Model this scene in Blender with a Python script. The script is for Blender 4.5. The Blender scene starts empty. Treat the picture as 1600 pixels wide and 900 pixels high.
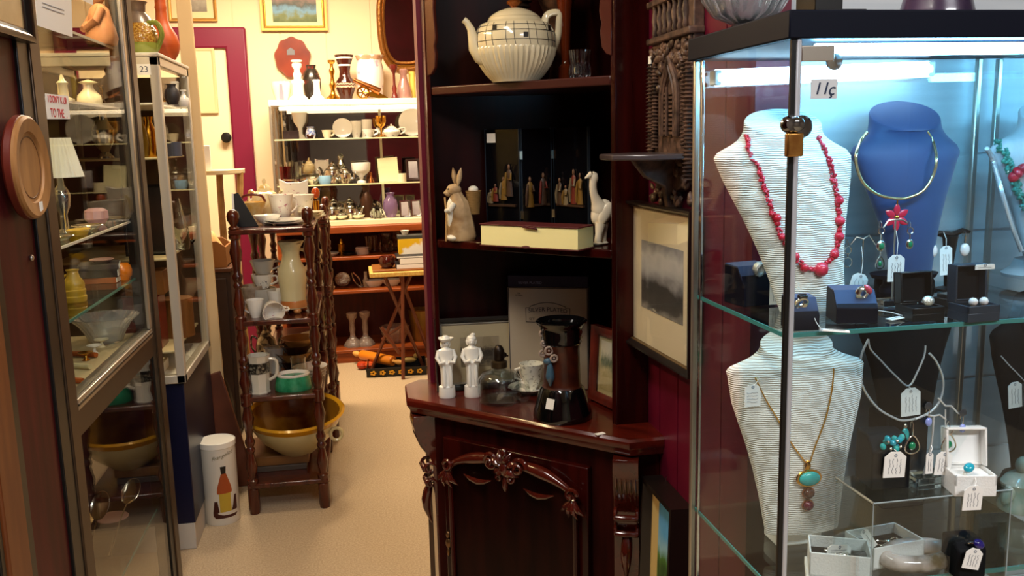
import bpy, bmesh, math, random
from mathutils import Vector as V, Matrix, Euler
random.seed(7)
S = bpy.context.scene
COL = S.collection
PI = math.pi

# ------------------------------------------------------------------ camera
FOC = 1405.0
YAW, PIT, ROL, EYE = math.radians(10), math.radians(9.6), .024, 1.45
CAM = V((0, 0, EYE))
cf = V((math.sin(YAW)*math.cos(PIT), math.cos(YAW)*math.cos(PIT), -math.sin(PIT)))
r0 = V((math.cos(YAW), -math.sin(YAW), 0)); u0 = r0.cross(cf)
cr = math.cos(ROL)*r0 - math.sin(ROL)*u0
cu = math.sin(ROL)*r0 + math.cos(ROL)*u0
cd = bpy.data.cameras.new('camera'); camo = bpy.data.objects.new('camera', cd); COL.objects.link(camo)
cd.sensor_width = 36; cd.lens = FOC*36/1600; cd.clip_start = .02
camo.matrix_world = Matrix((( cr.x, cu.x, -cf.x, 0), (cr.y, cu.y, -cf.y, 0), (cr.z, cu.z, -cf.z, EYE), (0, 0, 0, 1)))
S.camera = camo

# ------------------------------------------------------------------ exposure, world, room lights
S.view_settings.view_transform = 'Standard'; S.view_settings.look = 'None'
S.view_settings.gamma = 1; S.view_settings.use_curve_mapping = False
S.view_settings.exposure = 0.0
W = bpy.data.worlds.new('world'); S.world = W; W.use_nodes = True
W.node_tree.nodes['Background'].inputs[0].default_value = (.8, .8, .9, 1)
W.node_tree.nodes['Background'].inputs[1].default_value = .05
def area(name, loc, sx, sy, power, col, rot=(0, 0, 0)):
    l = bpy.data.lights.new(name, 'AREA'); l.shape = 'RECTANGLE'; l.size = sx; l.size_y = sy
    l.energy = power; l.color = col
    o = bpy.data.objects.new(name, l); o.location = loc; o.rotation_euler = rot; COL.objects.link(o); return o
WARM = (1, .80, .56)
area('back_room_light', (-.35, 5.1, 2.66), 1.1, .5, 120, WARM)
area('aisle_light', (-.15, 3.35, 2.66), .3, .3, 16, (1, .82, .58))
area('front_room_light', (-.25, .9, 2.66), .25, 1.3, 34, (1, .93, .84))
area('near_room_light', (1.3, -.8, 2.66), 1.2, .3, 75, (.96, .97, 1))

# ------------------------------------------------------------------ placing helpers (a pixel of the photograph to a point on a real plane)
def ray(px, py): return cf + cr*((px-800)/FOC) - cu*((py-450)/FOC)
def AX(px, py, X): d = ray(px, py); return CAM + d*(X/d.x)
def AY(px, py, Y): d = ray(px, py); return CAM + d*(Y/d.y)
def AZ(px, py, Z): d = ray(px, py); return CAM + d*((Z-EYE)/d.z)
def at(px, Y, z):                                   # the point at depth Y and height z seen in column px
    k = px-800; dz = z-EYE
    x = (k*(Y*cf.y+dz*cf.z) - FOC*(Y*cr.y+dz*cr.z))/(FOC*cr.x-k*cf.x)
    return V((x, Y, z))
def mpp(p): return (V(p)-CAM).dot(cf)/FOC           # metres per pixel there

# ------------------------------------------------------------------ materials
def lin(h):
    if not isinstance(h, str): return (*h[:3], 1)
    h = h.lstrip('#'); c = [int(h[i:i+2], 16)/255 for i in (0, 2, 4)]
    return (*[(x/12.92 if x <= .04045 else ((x+.055)/1.055)**2.4) for x in c], 1)
MC = {}
def mat(name, col='#888888', rough=.5, metal=0, col2=None, scale=8, stretch=(1, 1, 1), lo=.35, hi=.65, bump=0, bscale=None, coat=0, trans=0, ior=1.45, emit=0, kind='noise', detail=4, spec=.5, sheen=0):
    if name in MC: return MC[name]
    m = bpy.data.materials.new(name); m.use_nodes = True; MC[name] = m
    nt = m.node_tree; b = nt.nodes['Principled BSDF']; I = b.inputs
    I['Base Color'].default_value = lin(col); I['Roughness'].default_value = rough; I['Metallic'].default_value = metal
    I['Coat Weight'].default_value = coat; I['Coat Roughness'].default_value = .08
    I['Transmission Weight'].default_value = trans; I['IOR'].default_value = ior; I['Specular IOR Level'].default_value = spec
    I['Sheen Weight'].default_value = sheen
    if emit:
        I['Emission Color'].default_value = lin(col); I['Emission Strength'].default_value = emit
    if col2 or bump:
        tc = nt.nodes.new('ShaderNodeTexCoord'); mp = nt.nodes.new('ShaderNodeMapping'); mp.inputs['Scale'].default_value = stretch
        nt.links.new(tc.outputs['Object'], mp.inputs[0])
    def tex(sc):
        if kind == 'wave':
            t = nt.nodes.new('ShaderNodeTexWave'); t.bands_direction = 'Z'; t.inputs['Scale'].default_value = sc
            t.inputs['Distortion'].default_value = 5; t.inputs['Detail'].default_value = 2; t.inputs['Detail Scale'].default_value = .6
        elif kind == 'voronoi':
            t = nt.nodes.new('ShaderNodeTexVoronoi'); t.inputs['Scale'].default_value = sc
        else:
            t = nt.nodes.new('ShaderNodeTexNoise'); t.inputs['Scale'].default_value = sc; t.inputs['Detail'].default_value = detail
        nt.links.new(mp.outputs[0], t.inputs['Vector']); return t.outputs['Distance' if kind == 'voronoi' else 'Fac']
    if col2:
        r = nt.nodes.new('ShaderNodeValToRGB'); r.color_ramp.elements[0].position = lo; r.color_ramp.elements[1].position = hi
        r.color_ramp.elements[0].color = lin(col); r.color_ramp.elements[1].color = lin(col2)
        nt.links.new(tex(scale), r.inputs[0]); nt.links.new(r.outputs[0], I['Base Color'])
    if bump:
        bn = nt.nodes.new('ShaderNodeBump'); bn.inputs['Strength'].default_value = min(1, bump); bn.inputs['Distance'].default_value = .004
        nt.links.new(tex(bscale or scale), bn.inputs['Height']); nt.links.new(bn.outputs[0], I['Normal'])
    return m
def pane_mat(name, tint, ior=1.6, rough=0.0):
    m = bpy.data.materials.new(name); m.use_nodes = True; MC[name] = m; nt = m.node_tree; nt.nodes.clear()
    o = nt.nodes.new('ShaderNodeOutputMaterial'); mx = nt.nodes.new('ShaderNodeMixShader'); t = nt.nodes.new('ShaderNodeBsdfTransparent')
    g = nt.nodes.new('ShaderNodeBsdfGlossy'); fr = nt.nodes.new('ShaderNodeFresnel'); fr.inputs[0].default_value = ior
    geo = nt.nodes.new('ShaderNodeNewGeometry')        # the same reflectance from either face of the sheet
    mul = nt.nodes.new('ShaderNodeMath'); mul.operation = 'MULTIPLY'; mul.inputs[1].default_value = ior - 1/ior
    nt.links.new(geo.outputs['Backfacing'], mul.inputs[0])
    sub = nt.nodes.new('ShaderNodeMath'); sub.operation = 'SUBTRACT'; sub.inputs[0].default_value = ior
    nt.links.new(mul.outputs[0], sub.inputs[1]); nt.links.new(sub.outputs[0], fr.inputs[0])
    t.inputs[0].default_value = lin(tint); g.inputs['Roughness'].default_value = rough; g.inputs[0].default_value = (1, 1, 1, 1)
    nt.links.new(fr.outputs[0], mx.inputs[0]); nt.links.new(t.outputs[0], mx.inputs[1]); nt.links.new(g.outputs[0], mx.inputs[2])
    nt.links.new(mx.outputs[0], o.inputs[0]); return m
def ramp_art(name, stops, nscale=5, namt=.35, axis=2, rough=.6):
    """a small picture: bands of colour along the height, broken up by noise"""
    m = bpy.data.materials.new(name); m.use_nodes = True; MC[name] = m; nt = m.node_tree; b = nt.nodes['Principled BSDF']
    b.inputs['Roughness'].default_value = rough
    tc = nt.nodes.new('ShaderNodeTexCoord'); sp = nt.nodes.new('ShaderNodeSeparateXYZ'); nt.links.new(tc.outputs['Generated'], sp.inputs[0])
    n = nt.nodes.new('ShaderNodeTexNoise'); n.inputs['Scale'].default_value = nscale; n.inputs['Detail'].default_value = 6
    nt.links.new(tc.outputs['Generated'], n.inputs['Vector'])
    a = nt.nodes.new('ShaderNodeMath'); a.operation = 'MULTIPLY_ADD'; a.inputs[1].default_value = namt; nt.links.new(n.outputs[0], a.inputs[0])
    s2 = nt.nodes.new('ShaderNodeMath'); s2.operation = 'SUBTRACT'; s2.inputs[1].default_value = namt/2
    nt.links.new(sp.outputs[axis], s2.inputs[0]); nt.links.new(s2.outputs[0], a.inputs[2])
    r = nt.nodes.new('ShaderNodeValToRGB'); el = r.color_ramp.elements
    while len(el) < len(stops): el.new(.5)
    for e, (p, c) in zip(el, stops): e.position = p; e.color = lin(c)
    nt.links.new(a.outputs[0], r.inputs[0]); nt.links.new(r.outputs[0], b.inputs['Base Color']); return m

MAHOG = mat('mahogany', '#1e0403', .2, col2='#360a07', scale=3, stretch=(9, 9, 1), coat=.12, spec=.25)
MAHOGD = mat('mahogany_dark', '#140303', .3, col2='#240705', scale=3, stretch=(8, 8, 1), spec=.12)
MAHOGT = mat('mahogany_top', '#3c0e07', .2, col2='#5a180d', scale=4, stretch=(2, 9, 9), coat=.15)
REDWOOD = mat('red_wood', '#4a120c', .35, col2='#6e2014', scale=4, stretch=(9, 9, 1), coat=.2)
ETW = mat('turned_wood', '#35120a', .25, col2='#54200e', scale=4, stretch=(8, 8, 1.5), coat=.4)
ORWOOD = mat('orange_wood', '#76340f', .4, col2='#944618', scale=4, stretch=(1, 8, 8))
DKWOOD = mat('dark_red_wood', '#4a160a', .5, col2='#5e2010', scale=4, stretch=(8, 8, 1))
CREAM = mat('cream_wall_paint', '#e4caa6', .7, bump=.05, scale=30)
PURPLE = mat('plum_paint', '#560620', .42, col2='#660c28', scale=6, bump=.05, bscale=40)
PLUMTRIM = mat('plum_gloss_trim', '#6e0c30', .4)
WALLWOOD = mat('stained_panel_wood', '#36090c', .45, col2='#4e1214', scale=3, stretch=(10, 10, 1), spec=.2)
BROWNSTRIP = mat('brown_strip_wood', '#5e2c12', .4, col2='#74401c', scale=3, stretch=(10, 10, 1))
SHIPLAP = mat('white_board_paint', '#d8dde0', .45, col2='#c4ccd2', scale=2, stretch=(1, 6, 20))
CARPET = mat('beige_carpet', '#a48d6c', .95, col2='#bca685', scale=160, bump=.6, bscale=260, detail=2, sheen=.2)
BLACK = mat('satin_black', '#0b0b0c', .35)
BLUEBLK = mat('blue_black_laminate', '#080c1a', .5, spec=.12)
NAVY = mat('navy_laminate', '#0a0e2c', .35)
ALU = mat('brushed_aluminium', '#b9b3a8', .32, .9)
BRONZE = mat('bronze_aluminium', '#4a3c30', .38, .8)
CHROME = mat('chrome', '#d8dade', .08, 1)
SILVER = mat('silver', '#d9d6cc', .16, 1)
BSILV = mat('bright_silver', '#e2e4e6', .3, .55)
BRASS = mat('brass', '#c8922e', .22, 1)
PGOLDM = mat('pale_gold', '#e2cc9c', .25, .9)
GOLD = mat('gold', '#d8a040', .22, 1)
ROSE = mat('rose_gold', '#b87858', .25, 1)
MIRROR = mat('mirror_back', '#9a948a', .02, 1)
WHITEP = mat('white_paint', '#f0ece2', .45)
PORC = mat('white_porcelain', '#f2efe6', .14, coat=.4)
CREAMP = mat('cream_porcelain', '#e8dcb8', .16, coat=.4)
PAPER = mat('white_card', '#eceae4', .7)
CREAMC = mat('cream_card', '#e6dcae', .6)
INK = mat('ink', '#22304a', .8)
INKR = mat('red_ink', '#c01024', .8)
GLASS = mat('clear_glass', '#f4fbfb', .03, trans=1, ior=1.45)
CUTGLASS = mat('cut_glass', '#f0f8ff', .04, trans=1, ior=1.52)
AMBER = mat('amber_glass', '#7a3010', .05, trans=.6, ior=1.45)
REDGLASS = mat('red_glass', '#c01018', .05, trans=1, ior=1.45)
ACRYL = pane_mat('clear_acrylic', '#eef4f4', 1.5)
PANE = pane_mat('case_glass', '#fafdfd', 1.45)
THING = pane_mat('thin_clear_glass', '#eef2f2', 1.8)
DPANE = pane_mat('cabinet_glass', '#f8f8f4', 1.06)
SHELFG = pane_mat('shelf_glass', '#f5f9f8', 1.5)
GEDGE = mat('green_glass_edge', '#4e9a94', .15, trans=.3)
VELVET = mat('black_velvet', '#07080c', .7, spec=.2)
BLUEV = mat('navy_velvet', '#1a3560', .6, sheen=.25)
THREAD = mat('white_thread_wrap', '#ece8de', .7, kind='wave', bump=.55, scale=95, stretch=(.6, .6, 1))
LEATHER = mat('white_leatherette', '#e4e4e0', .5, bump=.2, scale=300)
TERRA = mat('terracotta', '#b24a1c', .45, col2='#c86030', scale=5, stretch=(.5, .5, 6))
BROWNG = mat('brown_glaze', '#3c140c', .15, coat=.5)
BLACKG = mat('black_glaze', '#070708', .08, coat=.6)
TURQ = mat('turquoise', '#1c9c9c', .25, col2='#3cb8b0', scale=60, coat=.3)
CORAL = mat('red_coral', '#c0102a', .3, col2='#d83048', scale=60, coat=.3)

# ------------------------------------------------------------------ mesh builder
class G:
    def __init__(s): s.b = bmesh.new(); s.mi = 0
    def _mark(s, n0):
        s.b.faces.ensure_lookup_table()
        for f in s.b.faces[n0:]: f.material_index = s.mi
        return s
    def hull(s, pts, faces):
        n0 = len(s.b.faces); v = [s.b.verts.new(p) for p in pts]
        for f in faces:
            try: s.b.faces.new([v[i] for i in f])
            except ValueError: pass
        return s._mark(n0)
    def box(s, lo, hi, M=None):
        x0, y0, z0 = lo; x1, y1, z1 = hi
        p = [V(q) for q in ((x0,y0,z0),(x1,y0,z0),(x1,y1,z0),(x0,y1,z0),(x0,y0,z1),(x1,y0,z1),(x1,y1,z1),(x0,y1,z1))]
        if M: p = [M @ q for q in p]
        return s.hull(p, [(0,3,2,1),(4,5,6,7),(0,1,5,4),(1,2,6,5),(2,3,7,6),(3,0,4,7)])
    def cbox(s, c, size, rot=None):
        h = V(size)/2; M = Matrix.Translation(c) @ (Euler(rot).to_matrix().to_4x4() if rot else Matrix())
        return s.box(-h, h, M)
    def rings(s, R, cap0=True, cap1=True, closed=False):
        n0 = len(s.b.faces); vs = [[s.b.verts.new(p) for p in r] for r in R]; n = len(vs[0])
        prs = list(zip(vs, vs[1:])) + ([(vs[-1], vs[0])] if closed else [])
        for a, c in prs:
            for i in range(n):
                j = (i+1) % n
                try: s.b.faces.new((a[i], a[j], c[j], c[i]))
                except ValueError: pass
        if not closed:
            if cap0: s.b.faces.new(list(reversed(vs[0])))
            if cap1: s.b.faces.new(vs[-1])
        return s._mark(n0)
    def lathe(s, prof, n=28, c=(0, 0, 0), M=None, sx=1, sy=1, flute=0, nf=0, caps=True):
        R = []
        for k, q in enumerate(prof):
            r, z = max(q[0], 1e-4), q[1]; am = q[2] if len(q) > 2 else flute
            ring = []
            for i in range(n):
                a = 2*PI*i/n; rr = r*(1+am*math.cos(nf*a)) if nf else r
                p = V((rr*math.cos(a)*sx, rr*math.sin(a)*sy, z))
                ring.append((M @ p if M else p) + V(c))
            R.append(ring)
        return s.rings(R, caps, caps)
    def tube(s, path, r, n=8, closed=False, flat=1):
        P = [V(p) for p in path]; m = len(P); R = []
        rr = r if isinstance(r, (list, tuple)) else [r]*m
        up = None
        for i in range(m):
            if closed: t = (P[(i+1) % m]-P[i-1])
            else: t = P[min(i+1, m-1)]-P[max(i-1, 0)]
            t = t.normalized() if t.length > 1e-9 else V((0, 0, 1))
            if up is None: up = t.orthogonal().normalized()
            up = (up - t*up.dot(t)); up = up.normalized() if up.length > 1e-6 else t.orthogonal().normalized()
            w = t.cross(up)
            R.append([P[i] + (up*math.cos(2*PI*k/n) + w*math.sin(2*PI*k/n)*flat)*rr[i] for k in range(n)])
        return s.rings(R, closed=closed)
    def ell(s, c, rad, n=16, m=10, M=None):
        rad = (rad,)*3 if not isinstance(rad, (tuple, list)) else rad; R = []
        for j in range(1, m):
            t = PI*j/m; ring = []
            for i in range(n):
                p = V((rad[0]*math.sin(t)*math.cos(2*PI*i/n), rad[1]*math.sin(t)*math.sin(2*PI*i/n), -rad[2]*math.cos(t)))
                ring.append((M @ p if M else p) + V(c))
            R.append(ring)
        return s.rings(R)
    def prism(s, pts, d0, d1, axes='xz', M=None):
        """a closed outline in the plane AXES, pushed from d0 to d1 along the third axis"""
        def mk(p, d):
            q = {'xz': (p[0], d, p[1]), 'yz': (d, p[0], p[1]), 'xy': (p[0], p[1], d)}[axes]
            return M @ V(q) if M else V(q)
        n0 = len(s.b.faces); a = [s.b.verts.new(mk(p, d0)) for p in pts]; c = [s.b.verts.new(mk(p, d1)) for p in pts]; n = len(pts)
        s.b.faces.new(a); s.b.faces.new(list(reversed(c)))
        for i in range(n): s.b.faces.new((a[i], c[i], c[(i+1) % n], a[(i+1) % n]))
        return s._mark(n0)
    def out(s, name, m, parent=None, loc=None, rot=None, bevel=0, smooth=True, sub=0, seg=2):
        bmesh.ops.recalc_face_normals(s.b, faces=s.b.faces)
        me = bpy.data.meshes.new(name); s.b.to_mesh(me); s.b.free()
        for mm in (m if isinstance(m, (list, tuple)) else [m]): me.materials.append(mm)
        if smooth:
            for p in me.polygons: p.use_smooth = True
            me.set_sharp_from_angle(angle=math.radians(38))
        o = bpy.data.objects.new(name, me); COL.objects.link(o)
        if parent: o.parent = parent
        if loc is not None: o.location = loc
        if rot is not None: o.rotation_euler = rot
        if bevel:
            b = o.modifiers.new('bevel', 'BEVEL'); b.width = bevel; b.segments = seg; b.limit_method = 'ANGLE'; b.angle_limit = .6
        if sub:
            b = o.modifiers.new('sub', 'SUBSURF'); b.levels = sub; b.render_levels = sub
        return o
def tag(o, label, cat, group=None):
    o['label'] = label; o['category'] = cat
    if group: o['group'] = group
    return o
def thing(name, label, cat, loc=(0, 0, 0), rz=0, group=None, rot=None):
    o = bpy.data.objects.new(name, None); COL.objects.link(o); o.empty_display_size = .05
    o.location = loc; o.rotation_euler = rot or (0, 0, rz); return tag(o, label, cat, group)
def struct(g, name, m, **k):
    o = g.out(name, m, **k); o['kind'] = 'structure'; return o
def dup(root, loc, rz=None, label=None):
    r = root.copy(); COL.objects.link(r); r.location = loc
    if rz is not None: r.rotation_euler = (0, 0, rz)
    if label: r['label'] = label
    for ch in list(root.children):
        c = ch.copy(); COL.objects.link(c); c.parent = r
        for gch in ch.children:
            d = gch.copy(); COL.objects.link(d); d.parent = c
    return r
def text(body, size, m, parent, loc, rot=(PI/2, 0, 0), name='lettering', ext=.0003, align='CENTER', shear=0, bend=0):
    cu_ = bpy.data.curves.new(name, 'FONT'); cu_.body = body; cu_.size = size; cu_.extrude = ext; cu_.align_x = align; cu_.align_y = 'CENTER'; cu_.shear = shear
    t = bpy.data.objects.new(name+'_curve', cu_); COL.objects.link(t)
    me = bpy.data.meshes.new_from_object(t, depsgraph=bpy.context.evaluated_depsgraph_get())
    bpy.data.objects.remove(t)
    if bend:
        for v in me.vertices: v.co.y -= bend*v.co.x*v.co.x
    me.materials.clear(); me.materials.append(m)
    o = bpy.data.objects.new(name, me); COL.objects.link(o); o.parent = parent; o.location = loc; o.rotation_euler = rot; return o
def arc(c, r, a0, a1, n, plane='xz'):
    out = []
    for i in range(n+1):
        a = a0+(a1-a0)*i/n; x, y = r*math.cos(a), r*math.sin(a)
        out.append(V(c) + V({'xz': (x, 0, y), 'yz': (0, x, y), 'xy': (x, y, 0)}[plane]))
    return out
def pot(name, label, cat, loc, prof, m, k=1.0, group=None, n=28, sx=1, sy=1, flute=0, nf=0, rz=0, rot=None, bevel=0):
    """a turned thing of one mesh; profile numbers times k are metres"""
    g = G().lathe([(q[0]*k, q[1]*k, *q[2:]) for q in prof], n, sx=sx, sy=sy, flute=flute, nf=nf)
    return tag(g.out(name, m, None, loc, rot or (0, 0, rz), bevel), label, cat, group)
def lpart(name, prof, m, parent, k=1.0, n=28, c=(0, 0, 0), **kw):
    return G().lathe([(q[0]*k, q[1]*k, *q[2:]) for q in prof], n, c=c, **kw).out(name, m, parent)

# ------------------------------------------------------------------ the setting
XR, YP, YB, ZC = .69, 2.53, 6.35, 2.75
struct(G().box((-3, -2.4, -.05), (3.2, 6.5, 0)), 'floor', CARPET)
struct(G().box((-3, -2.4, ZC), (3.2, 6.5, ZC+.05)), 'ceiling', mat('ceiling_paint', '#d8d0c0', .8))
g = G()
x = -2.2
while x < 3: g.box((x, YB, 0), (x+.292, YB+.08, ZC)); g.box((x+.292, YB+.006, 0), (x+.3, YB+.08, ZC)); x += .3
struct(g, 'wall_back', CREAM)
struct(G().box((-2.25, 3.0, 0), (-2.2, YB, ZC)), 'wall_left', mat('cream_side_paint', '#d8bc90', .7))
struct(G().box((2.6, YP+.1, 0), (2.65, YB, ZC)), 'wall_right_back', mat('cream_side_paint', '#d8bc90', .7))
# partition behind the corner cabinet, plum side wall, white boarded wall
struct(G().box((.2, YP, 0), (2.6, YP+.1, ZC)), 'wall_partition', PURPLE)
g = G(); y = 1.48
while y < YP: g.box((XR, y, 0), (XR+.06, min(y+.112, YP), ZC)); g.box((XR+.004, y+.112, 0), (XR+.06, min(y+.118, YP), ZC)); y += .118
struct(g, 'wall_right', PURPLE)
g = G(); z = 0
while z < ZC: g.box((XR+.06, 1.48, z), (3.0, 1.53, min(z+.134, ZC))); g.box((XR+.06, 1.485, z+.134), (3.0, 1.53, min(z+.14, ZC))); z += .14
struct(g, 'wall_front', SHIPLAP)
struct(G().box((XR-.002, 1.468, 0), (XR+.06, 1.482, ZC)), 'trim_1', PURPLE)
# near surroundings, behind the viewer
struct(G().box((-3, -2.45, 0), (3.2, -2.4, ZC)), 'wall_near', mat('near_paint', '#8a7a6a', .8))
struct(G().box((3.1, -2.4, 0), (3.15, 1.48, ZC)), 'wall_right_near', mat('near_paint', '#8a7a6a', .8))
# left stained panelling with its strips
g = G(); y = -2.4
while y < 1.3: g.box((-.66, y, 0), (-.605, y+.29, ZC)); g.box((-.66, y+.29, 0), (-.612, y+.3, ZC)); y += .3
g.box((-.66, 1.3, 0), (-.605, 1.895, ZC))
struct(g, 'wall_left_near', WALLWOOD)
struct(G().box((-.605, 1.535, 0), (-.592, 1.628, 2.75)), 'trim_2', BROWNSTRIP, bevel=.004)
struct(G().box((-.605, 1.632, 0), (-.598, 1.668, 2.75)), 'trim_3', BLACK, bevel=.003)
struct(G().box((-.605, 1.512, 0), (-.597, 1.532, 2.75)), 'trim_4', BLACK, bevel=.003)
# wall closing the space left of the cabinets
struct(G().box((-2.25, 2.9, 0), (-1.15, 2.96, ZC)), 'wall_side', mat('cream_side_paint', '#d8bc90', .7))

# door in the far wall with its plum frame
dr = at(362, YB-.06, 1.5).x; do = at(391, YB-.06, 1.7).x
zt = AY(380, 42, YB-.06).z; zi = AY(362, 75, YB-.06).z
g = G()
g.prism([(dr, 0), (do, 0), (do, zt), (dr-1.05, zt), (dr-1.05, 0), (dr-.92, 0), (dr-.92, zi), (dr, zi)], YB-.06, YB-.001)
struct(g, 'trim_5', PLUMTRIM, bevel=.012)
dj = struct(G().box((dr-.92, YB-.03, 0), (dr, YB-.002, zi)), 'door_1', mat('cream_door_paint', '#e8d4b0', .6))
p = AY(355, 215, YB-.03)
G().lathe([(.012, 0), (.012, .02), (.032, .03), (.034, .05), (.02, .062), (0, .063)], 20, M=Matrix.Rotation(PI/2, 4, 'X')).out('door_handle', BLACK, dj, p)

# ================================================================== corner cabinet
A45 = -PI/4
cab = thing('corner_cabinet', 'tall dark mahogany corner cabinet with open shelves above a carved door', 'cabinet', (.367, 2.147, 0), A45)
def CB(p):                                       # world to cabinet frame
    d = V(p)-V((.367, 2.147, 0)); c = .70710678
    return V(((d.x-d.y)*c, (d.x+d.y)*c, d.z))
ZT = .75
top = [(-.345, -.003), (.334, 0), (.392, .063), (-.042, .488), (-.44, .16), (-.44, .098)]
hull_ = lambda o: [(x*1.0, y) for x, y in top]
def offs(pts, d):
    n = len(pts); out = []
    for i in range(n):
        a, b_, c = V(pts[i-1]), V(pts[i]), V(pts[(i+1) % n])
        n1 = V((b_-a).yx); n1.x *= 1; n1 = V(((b_-a).y, -(b_-a).x)).normalized(); n2 = V(((c-b_).y, -(c-b_).x)).normalized()
        m_ = (n1+n2); m_ = m_/max(.3, m_.length_squared)*2
        out.append((b_.x+m_.x*d*.5*1, b_.y+m_.y*d*.5*1))
    return out
front_only = lambda d: [(-.345-d*.2, -.003-d), (.334+d*.4, -d), (.392+d*.1, .063-d), (-.042, .488), (-.44, .16), (-.44-d*.3, .098-d*.3)]
g = G()
zz = [(ZT-.048, -.022), (ZT-.042, -.012), (ZT-.034, -.010), (ZT-.026, -.004), (ZT-.02, 0), (ZT-.006, 0), (ZT, -.006)]
g.rings([[V((x, y, z)) for x, y in front_only(d)] for z, d in zz])
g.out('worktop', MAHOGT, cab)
body = [(-.283, .035), (.275, .035), (.372, .085), (-.042, .485), (-.40, .185), (-.40, .13)]
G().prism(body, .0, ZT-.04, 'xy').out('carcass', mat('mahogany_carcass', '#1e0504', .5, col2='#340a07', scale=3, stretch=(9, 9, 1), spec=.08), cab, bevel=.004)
# plinth
G().prism([(-.31, .012), (.30, .012), (.385, .07), (.3, .15), (-.3, .2), (-.42, .13)], .0, .075, 'xy').out('plinth', MAHOG, cab, bevel=.008)
# door
dx0, dx1, dz1 = -.235, .215, .655
g = G().box((dx0, .012, .1), (dx1, .034, dz1)); dor = g.out('door', MAHOG, cab, bevel=.003)
def bow(t):                                       # the shaped head of the door panel
    return .572 + .062*max(0, math.sin(PI*t))**.5 - .010*math.exp(-((t-.5)/.1)**2)
N = 48
outline = [(dx0+.03+(dx1-dx0-.06)*i/N, bow(i/N)) for i in range(N+1)]
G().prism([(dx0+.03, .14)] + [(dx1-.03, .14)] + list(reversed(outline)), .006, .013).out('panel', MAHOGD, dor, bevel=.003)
path = [(dx0+.03, .004, .14)] + [(x, .002, z) for x, z in outline] + [(dx1-.03, .004, .14)]
for q_ in (path[:2], path[-2:]): G().tube(q_, .007, 8).out('side_bead', MAHOG, dor)
rr = [.008+.008*(math.sin(PI*2*i/N)**2) for i in range(N+1)]
G().tube([(x, -.002, z) for x, z in outline], rr, 12).out('arched_moulding', mat('mahogany_moulding', '#4a160d', .15, coat=.8), dor)
CARV = mat('carved_mahogany', '#3a100a', .16, col2='#52190f', scale=20, coat=.8)
# carved crest with two scrolls and leaves
g = G(); cxm = (dx0+dx1)/2; zc = bow(.5)
def scroll(g, c, r, s, turns=1.6, w=.007):
    pts = []; rad = []
    for i in range(40):
        a = turns*2*PI*i/39; q = r*(1-.8*i/39)
        pts.append((c[0]+s*q*math.cos(a), c[1]-.004*i/39*4, c[2]+q*math.sin(a))); rad.append(w*(1-.5*i/39))
    return g.tube(pts, rad, 8)
for s in (-1, 1):
    scroll(g, (cxm+s*.042, -.014, zc+.006), .022, s)
    scroll(g, (cxm+s*.018, -.012, zc-.03), .012, -s, w=.005)
    for k, (a, l) in enumerate(((.5, .05), (1.1, .045), (-.5, .045), (-1.0, .04))):
        q = V((cxm, -.012, zc)); d = V((s*math.cos(a), 0, math.sin(a)))
        g.tube([q+d*l*t+V((0, -.012*math.sin(PI*t), 0)) for t in (0, .25, .5, .75, 1)], [.004, .009, .011, .007, .001], 8, flat=.6)
    g.tube([(cxm+s*(.05+.09*t), -.008, zc-.05-.012*math.sin(PI*t)) for t in (0, .25, .5, .75, 1)], [.001, .006, .008, .006, .001], 8)
g.ell((cxm, -.02, zc-.004), (.014, .012, .02)); g.ell((cxm, -.018, zc+.034), (.01, .01, .016)); g.ell((cxm, -.016, zc-.045), (.008, .009, .022))
g.out('carved_crest', CARV, dor)
for s, x in ((-1, dx0+.03), (1, dx1-.03)):        # leafy ends of the arch
    g = G(); scroll(g, (x-s*.004, -.008, .588), .016, s, 1.2, .006)
    for k in range(4):
        a = -PI/2+s*(k-1.5)*.5
        g.tube([(x+math.cos(a)*.05*t, -.008-.01*math.sin(PI*t), .575+math.sin(a)*.05*t) for t in (0, .3, .6, 1)], [.004, .008, .007, .001], 8)
    g.out('carved_leaf', CARV, dor)
g = G(); g.ell((dx0+.012, .006, .38), (.006, .006, .01)); g.ell((dx0+.012, .006, .355), (.009, .005, .014)); g.ell((dx0+.012, .006, .33), (.005, .005, .012))
g.out('keyhole_plate', mat('old_brass', '#7a5a3a', .3, .8), dor)
# scrolled corbels at both front corners
def corbel(x, y, ry, name='corbel'):
    g = G(); M = Matrix.Translation((x, y, 0)) @ Matrix.Rotation(ry, 4, 'Z')
    cur = [(-.062, .702), (-.064, .685), (-.060, .66), (-.050, .632), (-.036, .608), (-.024, .590), (-.017, .572), (-.014, .555), (-.012, .50), (-.010, .40), (-.009, .10), (0, .10), (.02, .10), (.02, .702)]
    g.prism(cur, -.030, .030, 'yz', M)
    for z_, r_, o_ in ((.548, .020, -.024), (.505, .015, -.020)):      # two small volutes and a leaf under the sweep
        for s in (-1, 1):
            g.tube([M @ V((s*.026, o_+r_*(1-.75*i/24)*math.cos(.26*i), z_+r_*(1-.75*i/24)*math.sin(.26*i))) for i in range(25)], [.006*(1-.5*i/24) for i in range(25)], 8)
        g.tube([M @ V((-.028, o_-r_*.6, z_)), M @ V((.028, o_-r_*.6, z_))], .008, 10)
    g.tube([M @ V((0, -.018-.014*math.sin(PI*t), .50-.12*t)) for t in (0, .2, .4, .6, .8, 1)], [.008, .013, .014, .011, .006, .002], 10)
    for k in range(5):
        g.tube([M @ V(((k-2)*.011, -.058+.036*t*t, .675-.09*t)) for t in (0, .33, .66, 1)], [.003, .004, .004, .002], 6)
    return g.out(name, CARV, cab, bevel=.002)
corbel(-.30, .058, -PI/4*.9); corbel(.30, .052, PI/4*.55)
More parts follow.
